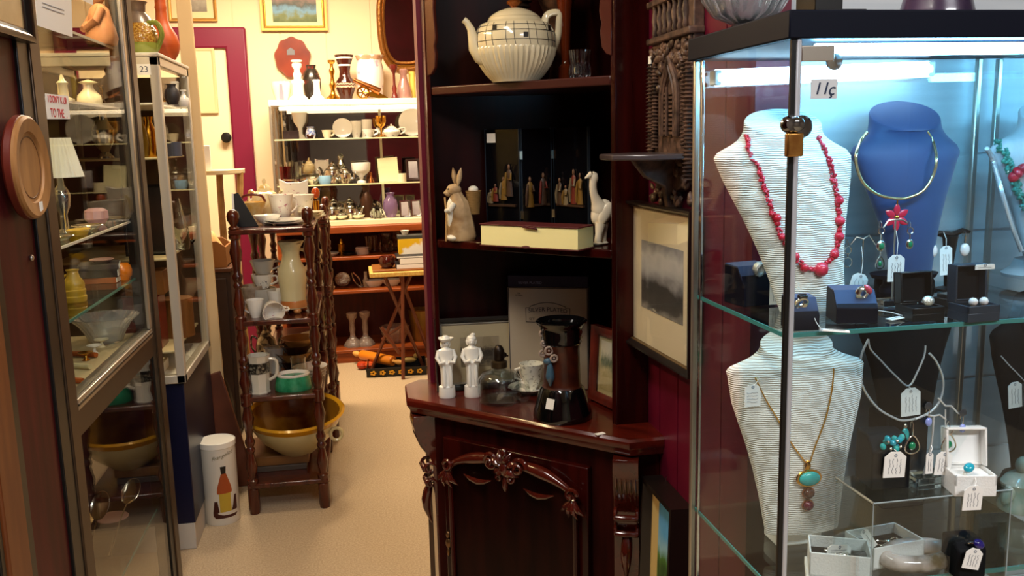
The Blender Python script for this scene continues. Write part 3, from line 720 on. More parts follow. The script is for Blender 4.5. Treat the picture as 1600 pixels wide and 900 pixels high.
# wire stand on the left
p = AZ(1340, 478, ZS-.0); ys = 1.32; b_ = at(1345, ys, ZS)
ws = thing('earring_stand', 'thin silver wire earring stand right of the coral necklace bust', 'earring stand', b_)
zt_ = AY(1345, 370, ys).z-ZS
G().lathe([(0, 0), (.014, 0), (.014, .002), (0, .004)], 20).out('base', SILVER, ws)
G().tube([(0, 0, 0), (0, 0, zt_-.004)], .0012, 6).tube([(-.022, 0, zt_-.012), (-.012, 0, zt_), (0, 0, zt_-.004), (.010, 0, zt_+.002), (.022, 0, zt_-.014)], .0012, 6).out('arm', SILVER, ws)
hook_ear('hoop_earring', 'silver two-hoop earring on the wire stand by the coral bust', AY(1324, 380, ys-.004), [('ring', SILVER, .0055, .006), ('bar', SILVER, .001, .003), ('ring', SILVER, .0075, .0075)])
price_tag('white price tag tied to the thin wire earring stand', 1341, 444, 28, 34, ys-.01, tilt=.3, lines=3, string=AY(1346, 385, ys-.004))
# black arm stand with pearl drops
ys = 1.36; b_ = at(1480, ys, ZS)
bs = thing('earring_stand', 'black curved-arm earring stand with two baroque pearl drops', 'earring stand', b_)
zt_ = AY(1480, 365, ys).z-ZS
G().lathe([(0, 0), (.02, 0), (.02, .004), (.006, .008), (0, .008)], 20).out('base', BLACK, bs)
G().lathe([(.006, .006), (.008, zt_*.5), (.012, zt_-.012), (.013, zt_-.004), (0, zt_-.003)], 16).out('stem', BLACK, bs)
G().tube([(-.032, 0, zt_-.002), (-.022, 0, zt_+.001), (0, 0, zt_-.004), (.022, 0, zt_+.004), (.036, 0, zt_+.001)], [.002, .004, .005, .004, .002], 8, flat=1.5).out('arm', BLACK, bs)
hook_ear('pearl_drop_earring', 'baroque pearl drop earring, left one on the black stand', AY(1457, 366, ys-.006), [('bar', SILVER, .0016, .006), ('ell', PEARL, .0088, .011)], 'pearl drop earrings')
hook_ear('pearl_drop_earring', 'baroque pearl drop earring, right one on the black stand', AY(1507, 364, ys-.006), [('bar', SILVER, .0016, .006), ('ell', PEARL, .009, .011)], 'pearl drop earrings')
price_tag('white price tag between the two baroque pearl drop earrings', 1478, 407, 21, 46, ys-.012, tilt=-.06, lines=3, string=AY(1474, 362, ys-.006))

# ---- lower shelf
pz = AZ(1470, 776, .932); yr0 = pz.y
ra, rb = at(1365, yr0, .932).x, at(1581, yr0, .932).x; rz_ = .932
ri = thing('acrylic_riser', 'clear acrylic bridge-shaped riser on the lower glass shelf', 'riser', ((ra+rb)/2, yr0, ZL)); rw = (rb-ra)/2; rh = rz_-ZL
g = G(); g.box((-rw, 0, rh-.004), (rw, .10, rh)); g.out('top_sheet', ACRYL, ri)
G().box((-rw, 0, 0), (-rw+.004, .10, rh-.004)).out('side_sheet', ACRYL, ri); G().box((rw-.004, 0, 0), (rw, .10, rh-.004)).out('side_sheet', ACRYL, ri)
EDG = mat('acrylic_edge', '#b8c8cc', .1, trans=.4)
g = G(); g.tube([(-rw, 0, 0), (-rw, 0, rh), (rw, 0, rh), (rw, 0, 0)], .0012, 6); g.out('front_edge', EDG, ri); G().tube([(-rw, 0, rh), (-rw, .10, rh)], .002, 6).out('left_edge', ALU, ri)
# black ring block with turquoise cluster
p = AZ(1391, 765, rz_); k = mpp(p)
bk = thing('ring_stand', 'tall black ring block with a turquoise cluster ring, on the acrylic riser', 'ring stand', p+V((0, .0, 0)), -.12)
G().prism([(0, 0), (.055, 0), (.055, .078), (.02, .078), (0, .058)], -.029, .029, 'yz').out('block', VELVET, bk, bevel=.003)
tc = thing('cluster_ring', 'silver ring with a cluster of turquoise stones on the tall black block', 'ring', AY(1393, 692, p.y+.006))
ring(tc, V((0, .004, -.006)), .0085, SILVER, rot=(.3, 0, 0))
rnd = random.Random(5)
for i in range(9): G().ell((rnd.uniform(-.017, .017), rnd.uniform(-.007, .002), rnd.uniform(-.007, .009)), (.0045, .004, .0052), 10, 8, Euler((0, rnd.random()*3, 0)).to_matrix()).out('turquoise_stone', TEALST if i % 2 else TURQ, tc)
for i in range(4): G().ell((rnd.uniform(-.016, .012), -.008, rnd.uniform(-.008, .006)), .0024).out('silver_bead', SILVER, tc)
price_tag('white price tag hanging below the turquoise cluster ring', 1398, 726, 37, 42, p.y-.006, tilt=.05, lines=4, string=AY(1397, 702, p.y-.004))
# acrylic block stand with silver branches
p = AZ(1452, 765, rz_); ys = p.y+.015
br_ = thing('earring_stand', 'silver branch earring stand on a clear block, on the riser', 'earring stand', V((p.x, ys, rz_)))
G().box((-.018, -.014, 0), (.02, .014, .017)).out('base', mat('acrylic_block', '#f2fafa', .04), br_, bevel=.001)
J = lambda x, y: AY(x, y, ys)-br_.location
g = G(); g.tube([(0, 0, .016), J(1456, 690), J(1459, 650)], .0015, 8); g.out('stem', BSILV, br_)
g = G(); g.tube([J(1430, 655), J(1446, 648), J(1459, 650), J(1468, 648), J(1478, 656)], .0015, 6); g.out('lower_branch', BSILV, br_)
g = G(); g.tube([J(1477, 640), J(1477, 720)], .0012, 6).tube([J(1466, 622), J(1477, 634), J(1486, 634), J(1496, 645), J(1503, 648)], .0014, 6); g.out('upper_branch', BSILV, br_)
hook_ear('blue_drop_earring', 'pale blue stone drop earring on the left of the silver branch', AY(1450, 640, ys-.004), [('bar', SILVER, .001, .003), ('ell', mat('pale_blue_stone', '#8898dc', .15, coat=.6), .005, .0065)], 'pale blue drops')
hook_ear('blue_drop_earring', 'pale blue stone drop earring on the right of the silver branch', AY(1503, 650, ys-.004), [('bar', SILVER, .001, .003), ('ell', MC['pale_blue_stone'], .005, .0065)], 'pale blue drops')
for x, y, w_ in ((1450, 634, 'left'), (1504, 645, 'right')):
    e = thing('earring_disc', f'dark mother-of-pearl stud above the pale blue drop, {w_} of the branch', 'earring', AY(x, y, ys-.006), group='branch studs')
    G().lathe([(0, 0), (.005, 0), (.006, .0012), (.0045, .002), (0, .0022)], 18, M=Matrix.Rotation(PI/2, 4, 'X')).out('disc', mat('dark_shell', '#50565c', .15, .6), e)
hook_ear('teardrop_earring', 'openwork silver teardrop earring with green stone, left on the branch', AY(1425, 664, ys-.005), [('bar', SILVER, .001, .005), ('drop', SILVER, .0105, .0135)], 'openwork teardrops')
hook_ear('teardrop_earring', 'openwork silver teardrop earring with green stone, right on the branch', AY(1482, 664, ys-.005), [('ring', SILVER, .0045, .004), ('drop', SILVER, .0105, .0135)], 'openwork teardrops')
price_tag('white price tag with pointed top on the branch earring stand', 1474, 724, 28, 38, ys-.012, tilt=.1, lines=4, string=AY(1477, 700, ys-.004))
price_tag('narrow white price tag hanging edge-on by the clear block', 1452, 724, 12, 34, ys-.014, lines=2, string=AY(1455, 695, ys-.004))
# white ring box open with topaz ring
xb, w, h, hb, d = ringbox('white leatherette ring box, open with a teal-stone ring', 1524, 776, rz_, 64, 96, 34, LEATHER, mat('white_satin', '#eef0ee', .5), -.22, lidlean=.15)
ringthing('silver ring with an oval teal stone in the white box', xb.location+V((-.001, .018, hb*.9+.004)), .0075, SILVER, mat('teal_stone', '#1ca0b8', .1), .0085, (.5, -.5, .3), .0018)
price_tag('white price tag hanging in front of the open white ring box', 1520, 778, 33, 40, xb.location.y-.01, tilt=.06, lines=4, string=AY(1523, 745, xb.location.y+.002))
# brooch boxes on the shelf
def tray(label, px, py, wpx, hpx, yaw, z=ZL, tilt=0, dz=0):
    p = V(AZ(px, py, z)); k = mpp(p); w = wpx*k; h = hpx*k; d = w*.72
    r = thing('brooch_box', label, 'box', p+V((0, 0, dz)), rot=(tilt, 0, yaw)); g = G(); t_ = .0025
    g.box((-w/2, 0, 0), (w/2, d, .004))
    for lo, hi in (((-w/2, 0), (w/2, t_)), ((-w/2, d-t_), (w/2, d)), ((-w/2, 0), (-w/2+t_, d)), ((w/2-t_, 0), (w/2, d))): g.box((lo[0], lo[1], 0), (hi[0], hi[1], h))
    g.out('box_wall', LEATHER, r, bevel=.0006)
    G().box((-w/2+t_, t_, .004), (w/2-t_, d-t_, h*.55)).out('velvet_pad', VELVET, r, bevel=.002)
    return r, w, h, d
tr, w, h, d = tray('white open box with a bow brooch, under the acrylic riser', 1404, 884, 96, 36, .12)
bw = thing('bow_brooch', 'silver filigree bow brooch in the white box under the riser', 'brooch', tr.location+V((.0, d*.45, h*.55+.003)), .12)
for s in (-1, 1):
    G().tube([V((s*(.003+.018*math.sin(PI*i/20)), .011*math.sin(2*PI*i/20)*.8, .003)) for i in range(20)], .0016, 6, closed=True).out('bow_loop', SILVER, bw)
    G().tube([(0, 0, .003), (s*.01, -.008, .003), (s*.016, -.009, .003)], .0013, 6).out('bow_tail', SILVER, bw)
G().ell((0, 0, .004), (.005, .004, .003)).out('knot', SILVER, bw)
price_tag('white price tag lying against the left end of the bow brooch box', 1357, 842, 14, 36, tr.location.y+.006, tilt=-.6, lines=1)
tr2, w, h, d = tray('white open box with a leaf brooch, front of the lower shelf', 1312, 917, 92, 40, -.45, dz=.012)
G().box((-w/2-.004, -.004, -.012), (w/2+.002, d+.003, 0)).out('box_lid', LEATHER, tr2, bevel=.001)
lb = thing('leaf_brooch', 'silver curled leaf brooch in the front white box', 'brooch', tr2.matrix_basis @ V((.0, d*.48, h*.55+.003)), -.6)
rnd = random.Random(8)
for i in range(7):
    a = i*.9; G().ell((.016*(i/6-.5)*1.8, .005*math.sin(a*2), .003), (.008, .004, .003), M=Euler((0, .3, a)).to_matrix()).out('leaf', SILVER, lb)
G().tube([(-.02, .004, .002), (0, -.002, .003), (.022, -.006, .002)], .0012, 6).out('stem', SILVER, lb)
price_tag('white price tag resting on the front brooch box', 1311, 861, 40, 20, tr2.location.y+.022, tilt=.1, lines=3, vert=False, string=AY(1290, 875, tr2.location.y+.03))
# bangle at the bottom edge
bg = at(1432, 1.165, ZL)
tag(G().tube([V((.052*math.cos(2*PI*i/40), .024*math.sin(2*PI*i/40), 0)) for i in range(40)], .013, 12, closed=True).out('bangle', mat('marbled_bangle', '#d8c8c0', .1, col2='#5a4a30', scale=18, coat=.8), None, bg+V((0, 0, .016)), (.12, 0, 0)), 'marbled brown and cream bangle at the front of the lower shelf', 'bangle')
# dark blue ring on a black block at the right
p = AZ(1518, 905, ZL); bk2 = thing('ring_stand', 'black ring block with a dark blue ring, under the right of the riser', 'ring stand', p, -.05)
G().prism([(0, 0), (.045, 0), (.045, .058), (.016, .058), (0, .045)], -.023, .023, 'yz').out('block', VELVET, bk2, bevel=.004)
ringthing('silver ring with a large dark blue stone', AY(1521, 852, p.y+.004), .0078, SILVER, BLUEST, .0095, (.9, .5, 0), .002)
price_tag('white price tag hanging from the dark blue ring', 1520, 873, 30, 34, p.y-.008, tilt=.25, lines=4, string=AY(1520, 856, p.y-.004))

# ---- things standing on top of the case
ZTOP = CT+.036
bp_ = at(1164, 1.38, ZTOP); k = mpp(bp_)
cbw = thing('cut_glass_bowl', 'footed cut-glass bowl standing on the left of the jewellery case top', 'bowl', bp_)
G().lathe([(0, 0), (34*k, 0), (36*k, 2*k), (26*k, 8*k), (18*k, 14*k), (0, 14*k)], 24, flute=.03, nf=12).out('foot', mat('bright_cut_glass', '#eaf2f8', .06, trans=.9, ior=1.52), cbw)
G().lathe([(0, 14*k), (22*k, 14*k, .02), (48*k, 26*k, .05), (64*k, 50*k, .05), (72*k, 82*k, .05), (76*k, 110*k, .07), (70*k, 110*k, .06), (62*k, 60*k, .03), (44*k, 32*k, .02), (20*k, 22*k, 0), (0, 21*k)], 64, nf=16).out('bowl', MC['bright_cut_glass'], cbw)
bq = at(1297, 1.20, ZTOP); k = mpp(bq)
bst = thing('black_box', 'black square pillar on a flat plate, standing on the case top', 'stand', bq)
G().box((-40*k, -.03, 0), (42*k, .05, 10*k)).out('base_plate', BLACK, bst, bevel=.001); G().box((-38*k, -.02, 10*k), (8*k, .035, 80*k)).out('pillar', BLACK, bst, bevel=.001)
pot('purple_vase', 'mottled purple vase on the right of the case top', 'vase', at(1462, 1.26, ZTOP), [(0, 0), (58, 0), (58, 4), (54, 20), (44, 60), (40, 100), (30, 130), (0, 130)], mat('purple_glaze', '#4a3550', .3, col2='#2c2038', scale=14, coat=.4), mpp(at(1462, 1.26, ZTOP)))

# ================================================================== the neighbouring case on the right
NX0, NX1 = 1.14, 1.60
nc = thing('neighbour_case', 'second lit glass case beyond the right end of the jewellery case', 'display case', (NX0, 1.16, 0))
def nb(name, lo, hi, m, bevel=.001): return G().box(V(lo)-V(nc.location), V(hi)-V(nc.location)).out(name, m, nc, bevel=bevel)
nb('base', (NX0, 1.16, 0), (NX1, 1.46, .5), BLUEBLK); nb('top_board', (CX1+.322, 1.16, CT), (NX1, 1.46, CT+.036), BLUEBLK)
nb('glass_pane', (NX0, 1.165, .5), (NX0+.004, 1.455, CT-.001), PANE, 0); nb('glass_shelf', (NX0+.005, 1.17, ZS+.01), (NX1, 1.452, ZS+.016), SHELFG, 0); nb('shelf_edge', (NX0+.004, 1.166, ZS+.01), (NX1, 1.17, ZS+.016), GEDGE, 0); nb('glass_shelf', (NX0+.005, 1.17, ZL), (NX1, 1.452, ZL+.006), SHELFG, 0)
nb('corner_post', (NX0-.002, 1.452, .5), (NX0+.008, 1.462, CT-.001), ALU, .002)
zn = CT-.019; G().tube([V((NX0+.03, 1.22, zn))-nc.location, V((NX1-.03, 1.22, zn))-nc.location], .0085, 12).out('emissive_tube', TUBE, nc)
b6, H6, W6, k6 = bust('necklace_bust', 'grey bust with a green and coral necklace in the neighbouring case', 1632, 1.36, ZS+.016, 250, 200, mat('grey_velvet', '#b8bcc0', .6), foot=True, lean=.2, neck=.5, base_w=.45, shoulder=.8)
s6 = surf(b6, .004)
gn = thing('green_necklace', 'green bead and coral necklace on the grey bust, far right', 'necklace', b6.location)
rnd = random.Random(4); g = G()
for c in poly([s6(x, y, 1.33)-b6.location for x, y in ((1558, 222), (1570, 245), (1580, 270), (1592, 300), (1606, 330))], 60):
    for _ in range(2): bead(g, c+V((rnd.uniform(-.008, .008), -.002, rnd.uniform(-.004, .004))), .0035, .3, rnd)
g.out('green_beads', mat('green_bead', '#1f7a6a', .3, coat=.4), gn)['kind'] = 'stuff'
g = G()
for c in poly([s6(x, y, 1.33)-b6.location for x, y in ((1580, 276), (1590, 266), (1604, 262))], 4): bead(g, c+V((0, -.006, 0)), .010, .1, rnd)
g.out('coral_beads', CORAL, gn)['kind'] = 'stuff'
sc_ = thing('silver_chain', 'thick silver rope chain down the edge of the grey bust, far right', 'necklace', b6.location)
G().tube(poly([s6(x, y, 1.34)-b6.location for x, y in ((1542, 232), (1552, 252), (1565, 300), (1580, 350), (1596, 392))], 60), [.0034+.001*(i % 2) for i in range(60)], 8).out('chain', BSILV, sc_)
b5, H5, W5, k5 = bust('necklace_bust', 'black velvet bust with a fine silver chain, lower right beyond the case', 1602, 1.37, ZL+.006, 300, 148, VELVET, foot=True, lean=.1, neck=.5, base_w=.45, shoulder=.84)
s5 = surf(b5, .003)
sc2 = thing('fine_chain', 'fine silver chain on the lower right black bust', 'necklace', b5.location)
G().tube(poly([s5(x, y, 1.34)-b5.location for x, y in ((1564, 556), (1576, 570), (1590, 584), (1608, 604))], 20), .0013, 6).out('chain', BSILV, sc2)
price_tag('white price tag on the lower right black bust', 1586, 617, 24, 42, s5(1586, 617, 1.35).y-.004, tilt=-.1, lines=3)
p = at(1592, 1.30, ZL+.006); gf = thing('ceramic_figure', 'pale green glazed ceramic figure, lower right in the neighbouring case', 'figurine', p)
GG = mat('celadon_glaze', '#8aa898', .25, col2='#b8b8a8', scale=30, coat=.5)
G().lathe([(0, 0), (.034, 0), (.036, .008), (.031, .02), (.029, .035), (.032, .048), (.024, .06), (.012, .068), (0, .068)], 24).out('body', GG, gf); G().ell((-.0, -.004, .080), (.014, .013, .016)).out('head', GG, gf); G().ell((-.03, -.008, .032), (.011, .011, .02), M=Euler((0, .4, 0)).to_matrix()).out('arm', GG, gf)

# ================================================================== things in the corner cabinet
def frame_part(name, w, h, fw, t, m, par, y0=0, bev=.002, prof=None):
    """a mitred rectangular frame, front at y = y0-t"""
    g = G(); pr_ = prof or [(0, 0), (0, -t), (fw*.4, -t), (fw*.75, -t*.75), (fw, -t*.6), (fw, 0)]
    R = []
    for sx, sz in ((-1, -1), (1, -1), (1, 1), (-1, 1)):
        R.append([(sx*(w/2-a), y0+b, sz*(h/2-a)) for a, b in pr_])
    return g.rings(R, closed=True).out(name, m, par, bevel=0)
def picture(name, label, loc, w, h, fw, t, fm, art, mount=.0, mm=None, rot=(0, 0, 0), inner=None, glass=True, mt=None, group=None, cat='picture'):
    r = thing(name, label, cat, loc, rot=rot, group=group)
    f = frame_part('frame', w, h, fw, t, fm, r)
    if inner: frame_part('inner_slip', w-2*fw+.001, h-2*fw+.001, inner[0], t*.62, inner[1], r)
    iw, ih = w-2*fw, h-2*fw
    if mount: G().box((-iw/2, -t*.35, -ih/2), (iw/2, -t*.15, ih/2)).out('mount_board', mm or PAPER, r)
    a, b, c, d = mt or (mount, mount, mount, mount)             # left right bottom top
    G().box((-iw/2+a, -t*.35-.0012, -ih/2+c), (iw/2-b, -t*.34, ih/2-d)).out('picture_sheet', art, r)
    if glass: G().box((-iw/2, -t*.55, -ih/2), (iw/2, -t*.52, ih/2)).out('glass', pane_mat('picture_glass', '#ffffff', 1.45) if 'picture_glass' not in MC else MC['picture_glass'], r)
    return r
# --- top shelf
Yt = 2.27; pt = at(806, Yt, zs2); k = mpp(pt)
TPM = mat('cream_glaze', '#cfc09a', .16, coat=.5, col2='#ddd0ae', scale=6)
tp = thing('teapot', 'large cream fluted teapot with dark tartan lines and a gilt knob, on the top shelf', 'teapot', pt)
G().lathe([(0, 0), (36*k, 0), (38*k, 3*k), (46*k, 12*k, .025), (55*k, 26*k, .028), (61*k, 40*k, .028), (63*k, 49*k, .02), (62*k, 52*k, 0)], 144, nf=44).out('body', TPM, tp)
up = [(62, 50), (62.5, 54), (62, 66), (60, 78), (54, 87), (45, 90), (42, 93), (40, 96), (38, 96)]
lpart('shoulder', up, TPM, tp, k, 48)
def upr(h):
    for (a, b), (c, d) in zip(up, up[1:]):
        if b <= h <= d and d > b: return a+(c-a)*(h-b)/(d-b)
    return 40
LINE = mat('dark_line', '#1a120e', .4)
g = G()
for h in (60, 74, 82): g.tube([V((upr(h)*1.004*k*math.cos(2*PI*i/48), upr(h)*1.004*k*math.sin(2*PI*i/48), h*k)) for i in range(48)], .55*k, 4, closed=True)
for j in range(22):
    a = 2*PI*j/22+(.04 if j % 2 else -.04)
    g.tube([V((upr(h)*1.004*k*math.cos(a+.02*math.sin(h)), upr(h)*1.004*k*math.sin(a+.02*math.sin(h)), h*k)) for h in (52, 60, 67, 74, 80, 86)], .5*k, 4)
g.out('tartan_line', LINE, tp)
g = G()
for j in range(8):
    a = 2*PI*(j*2.75+.3)/22; h = (66, 78)[j % 2]; rr_ = upr(h)*1.006*k; c = V((rr_*math.cos(a), rr_*math.sin(a), h*k))
    g.cbox(c, (.8*k, 7*k, 7*k), (0, 0, a))
g.out('tartan_square', LINE, tp)['kind'] = 'stuff'
lid = lpart('lid', [(0, 95), (39, 95), (40, 97), (36, 101), (26, 107), (14, 111), (0, 112)], TPM, tp, k)
lpart('knob', [(5, 111), (5, 114), (11, 118), (12, 121), (8, 124), (0, 125)], mat('gilt_glaze', '#8a4a1c', .2, .5), lid, k, 20)
sp = [(-42, 36), (-56, 41), (-64, 52), (-66, 66), (-69, 80), (-75, 90), (-80, 94)]
G().tube([V((x*k, -6*k, z*k)) for x, z in sp], [16*k, 13*k, 10*k, 8*k, 6*k, 5*k, 5*k], 14).out('spout', TPM, tp)
hp = [(46, 84), (48, 96), (54, 103), (66, 105), (71, 102), (70, 90), (68, 72), (62, 54), (54, 40), (50, 30)]
G().tube(poly([V((x*k, -4*k, z*k)) for x, z in hp], 30), 4.2*k, 10, flat=1.5).out('handle', TPM, tp)
pa = at(884, 2.27, zs2); k = mpp(pa)
av = thing('glass_vase', 'tall slender amber glass vase behind the teapot handle', 'vase', pa)
lpart('body', [(0, 0), (11, 0), (11.5, 4), (11, 22), (6.5, 27), (6, 32), (7.5, 50), (9, 90), (13, 130), (11, 130), (7, 90), (5.5, 50), (4, 32), (0, 30)], AMBER, av, k, 24)
pa = at(906, 2.175, zs2); k = mpp(pa)
tm = thing('tumbler', 'small cut-glass tumbler at the right of the top shelf', 'glass', pa)
lpart('body', [(0, 0), (13, 0, 0), (15, 2, .05), (17, 10, .08), (15.5, 20, .06), (14, 24, .04), (17, 44, .04), (15.5, 44, .03), (12.5, 24, 0), (12, 8, 0), (0, 7)], CUTGLASS, tm, k, 64, nf=16)
pa = at(818, 2.36, zs2); k = mpp(pa)
dl = thing('oil_lamp', 'dark bronze oil lamp standing behind the teapot lid', 'lamp', pa)
lpart('stem', [(0, 0), (28, 0), (30, 4), (16, 12), (6, 20), (5, 80), (9, 90), (6, 98), (5, 112)], mat('dark_bronze', '#2a2018', .35, .6), dl, k)
lpart('burner', [(5, 112), (14, 116), (10, 121), (16, 124), (9, 130), (9, 146), (0, 146)], mat('dark_bronze', '#2a2018'), dl, k)
pa = at(872, 2.37, zs2); k = mpp(pa)
pot('tall_vase', 'tall brown patterned flared vase at the back of the top shelf', 'vase', pa, [(0, 0), (16, 0), (16, 4), (10, 30), (12, 80), (22, 110), (34, 140), (40, 160), (36, 160), (0, 120)], mat('mottled_brown', '#5a3a24', .4, col2='#2c1a10', scale=30), k)

# --- middle shelf
RB = mat('rabbit_resin', '#7e5c34', .6, col2='#b89c74', scale=22, lo=.3, hi=.6, bump=.3, bscale=60); RBW = mat('rabbit_white', '#e4dcc8', .6, bump=.2, scale=80)
pr_ = at(722, 2.385, zs1); k = mpp(pr_)
rbt = thing('rabbit_figurine', 'standing rabbit figurine with a walking stick and a basket on its back', 'figurine', pr_, -.35)
g = G()
R = []
for z, rx_, ry_, ox in ((0, 20, 17, 0), (6, 23, 19, 0), (25, 21, 18, -1), (45, 18, 16, -2), (60, 15, 14, -3), (70, 10, 11, -6), (76, 9, 10, -8)):
    R.append([V(((ox+rx_*math.cos(2*PI*i/20)+1.2*math.sin(i*3.1))*k, ry_*math.sin(2*PI*i/20)*k, z*k)) for i in range(20)])
g.rings(R)
g.ell((-10*k, -2*k, 78*k), (12*k, 10*k, 10*k)); g.ell((-18*k, -3*k, 74*k), (7*k, 6*k, 6*k)); g.ell((-24*k, -4*k, 74*k), (2*k, 3*k, 2*k))
g.out('body', RB, rbt)
for ox, oy, tl in ((-9, 7, -.12), (-3, -5, .22)):
    M = Matrix.Translation((ox*k, oy*k, 84*k)) @ Matrix.Rotation(tl, 4, 'Y')
    G().lathe([(1.5*k, 0), (4.5*k, 8*k), (5.4*k, 15*k), (3.6*k, 23*k), (.3*k, 29*k)], 12, M=M @ Matrix.Diagonal((.8, .9, 1, 1))).out('ear', RB, rbt)
for s in (-1, 1): G().ell((-17*k, s*7*k-2*k, 80*k), 1.5*k).out('eye', BLACK, rbt)
G().tube([(-8*k, -14*k, 58*k), (-14*k, -19*k, 48*k), (-20*k, -16*k, 47*k)], [5*k, 4.5*k, 4*k], 10).out('arm', RBW, rbt)
G().ell((-14*k, -2*k, 40*k), (9*k, 14*k, 28*k)).out('waistcoat', RBW, rbt)
G().tube([(-22*k, -15*k, 0), (-19*k, -18*k, 40*k), (-21*k, -17*k, 68*k)], 1.5*k, 7).out('walking_stick', mat('stick_wood', '#b08a54', .6), rbt)
G().lathe([(0, 0), (9*k, 0), (12*k, 34*k), (12.6*k, 36*k), (0, 36*k)], 20, M=Matrix.Translation((19*k, 6*k, 40*k))).out('basket', mat('wicker', '#9a7640', .7, bump=.8, kind='wave', scale=120), rbt)
G().ell((19*k, 6*k, 78*k), (8*k, 8*k, 6*k)).out('basket_load', RBW, rbt)
G().ell((-12*k, -4*k, 5*k), (12*k, 18*k, 6*k)).out('foot', RBW, rbt)
# long cream box
bA, bB = AZ(752, 384, zs1), AZ(903, 393, zs1)
bd = (bB-bA); bl_ = bd.length; k = mpp(bA)
ang = math.atan2(bd.y, bd.x); bh = 35*k
bx = thing('presentation_box', 'long cream box with dark red lid edge and tassel, centre of the middle shelf', 'box', (bA+bB)/2, ang)
G().box((-bl_/2, 0, .003), (bl_/2, .075, bh-.003)).out('box_body', mat('pale_yellow_card', '#efe4a4', .6), bx, bevel=.0008)
DR = mat('dark_red_cloth', '#4a0a10', .6)
G().box((-bl_/2-.003, -.003, bh-.003), (bl_/2+.003, .077, bh)).out('lid', DR, bx, bevel=.001); G().box((-bl_/2-.003, -.003, 0), (bl_/2+.003, .077, .003)).out('bottom', DR, bx, bevel=.001)
G().tube([(.0, -.005, bh-.002), (.012, -.006, bh-.006), (.024, -.005, bh-.005), (.03, -.004, bh-.008), (-.01, -.005, bh-.004)], .0022, 6).out('clasp', DR, bx)
g = G(); g.ell((0, -.009, .004), (.012, .006, .004)); g.tube([(-.02, -.008, .002), (0, -.009, .004), (.03, -.008, .002)], .002, 6); g.out('tassel', DR, bx)
# folding nativity panels behind it
BLP = mat('black_gloss_panel', '#08080c', .12, coat=.5)
def robed(par, c, h, w, M, m1, m2):                # a little standing robed figure in relief: robe, cloak, head
    T = M @ Matrix.Translation(c) @ Matrix.Diagonal((1, .5, 1, 1))
    r = G().lathe([(0, 0), (w, 0), (w*.85, h*.2), (w*.62, h*.55), (w*.72, h*.72), (w*.34, h*.8), (0, h*.8)], 12, M=T).out('robed_figure', m1, par)
    g = G(); g.tube([T @ V((-w*.6, -w*.4, h*.72)), T @ V((-w*.9, -w*.8, h*.4)), T @ V((-w*.95, -w*.5, h*.05))], [w*.25, w*.35, w*.3], 8); g.tube([T @ V((w*.6, -w*.4, h*.7)), T @ V((w*.75, -w*1.1, h*.5)), T @ V((w*.1, -w*1.3, h*.52))], [w*.22, w*.22, w*.16], 8); g.out('cloak', m2, r)
    G().ell(T @ V((0, -w*.1, h*.88)), (w*.3, w*.3, h*.09), 10, 7).out('head', mat('figure_skin', '#6a4a34', .5), r)
ROBES = [mat('robe_red', '#5e1a0e', .5), mat('robe_ochre', '#6e5018', .5), mat('robe_brown', '#3a2618', .5), mat('robe_cream', '#6a5c44', .5)]
tri = thing('nativity_triptych', 'three-leaf black glossy folding panel with robed figures in relief, behind the cream box', 'folding panel', (0, 0, 0))
pts = [AY(760, 300, 2.475), AY(812, 300, 2.395), AY(816, 300, 2.395), AY(862, 300, 2.41), AY(866, 300, 2.41), AY(919, 300, 2.275)]
ztop = 1.178+.292
tri.location = (pts[2].x, pts[2].y, zs1)
for i in range(3):
    a, b = pts[2*i].xy.to_3d(), pts[2*i+1].xy.to_3d(); d = b-a
    M = Matrix.Translation(a-V((pts[2].x, pts[2].y, 0))) @ Matrix.Rotation(math.atan2(d.y, d.x), 4, 'Z'); L = d.length
    pn = G().box((0, 0, 0), (L, .006, .29), M).out('leaf', BLP, tri, bevel=.0006)
    g = G(); g.box((-.001, -.001, 0), (.001, .007, .291), M).box((L-.001, -.001, 0), (L+.001, .007, .291), M); g.out('edge_strip', mat('panel_edge', '#3a4450', .3, .5), pn)
    sets = {0: [(.3, .095, .05, .011), (.55, .10, .065, .012), (.72, .11, .09, .014), (.15, .09, .04, .009)], 1: [(.25, .08, .085, .014), (.7, .085, .09, .013)], 2: [(.2, .085, .075, .013), (.38, .085, .055, .012), (.62, .09, .095, .014), (.8, .09, .085, .013)]}[i]
    for j, (u_, z_, h_, w_) in enumerate(sets):
        robed(pn, (u_*L, -.003, z_), h_, w_*.9, M, ROBES[(i+j) % 4], ROBES[(i+j*2+1) % 4])
    G().box((.1*L, -.006, .082), (.9*L, 0, .088), M).out('ledge', ROBES[2], pn)
    if i == 0: G().box((.06*L, -.001, .255), (.32*L, 0, .28), M).out('price_sticker', PAPER, pn)
    for hz in (.06, .22):
        if i: G().cbox(M @ V((-.003, -.003, hz)), (.008, .006, .022)).out('hinge', SILVER, pn)
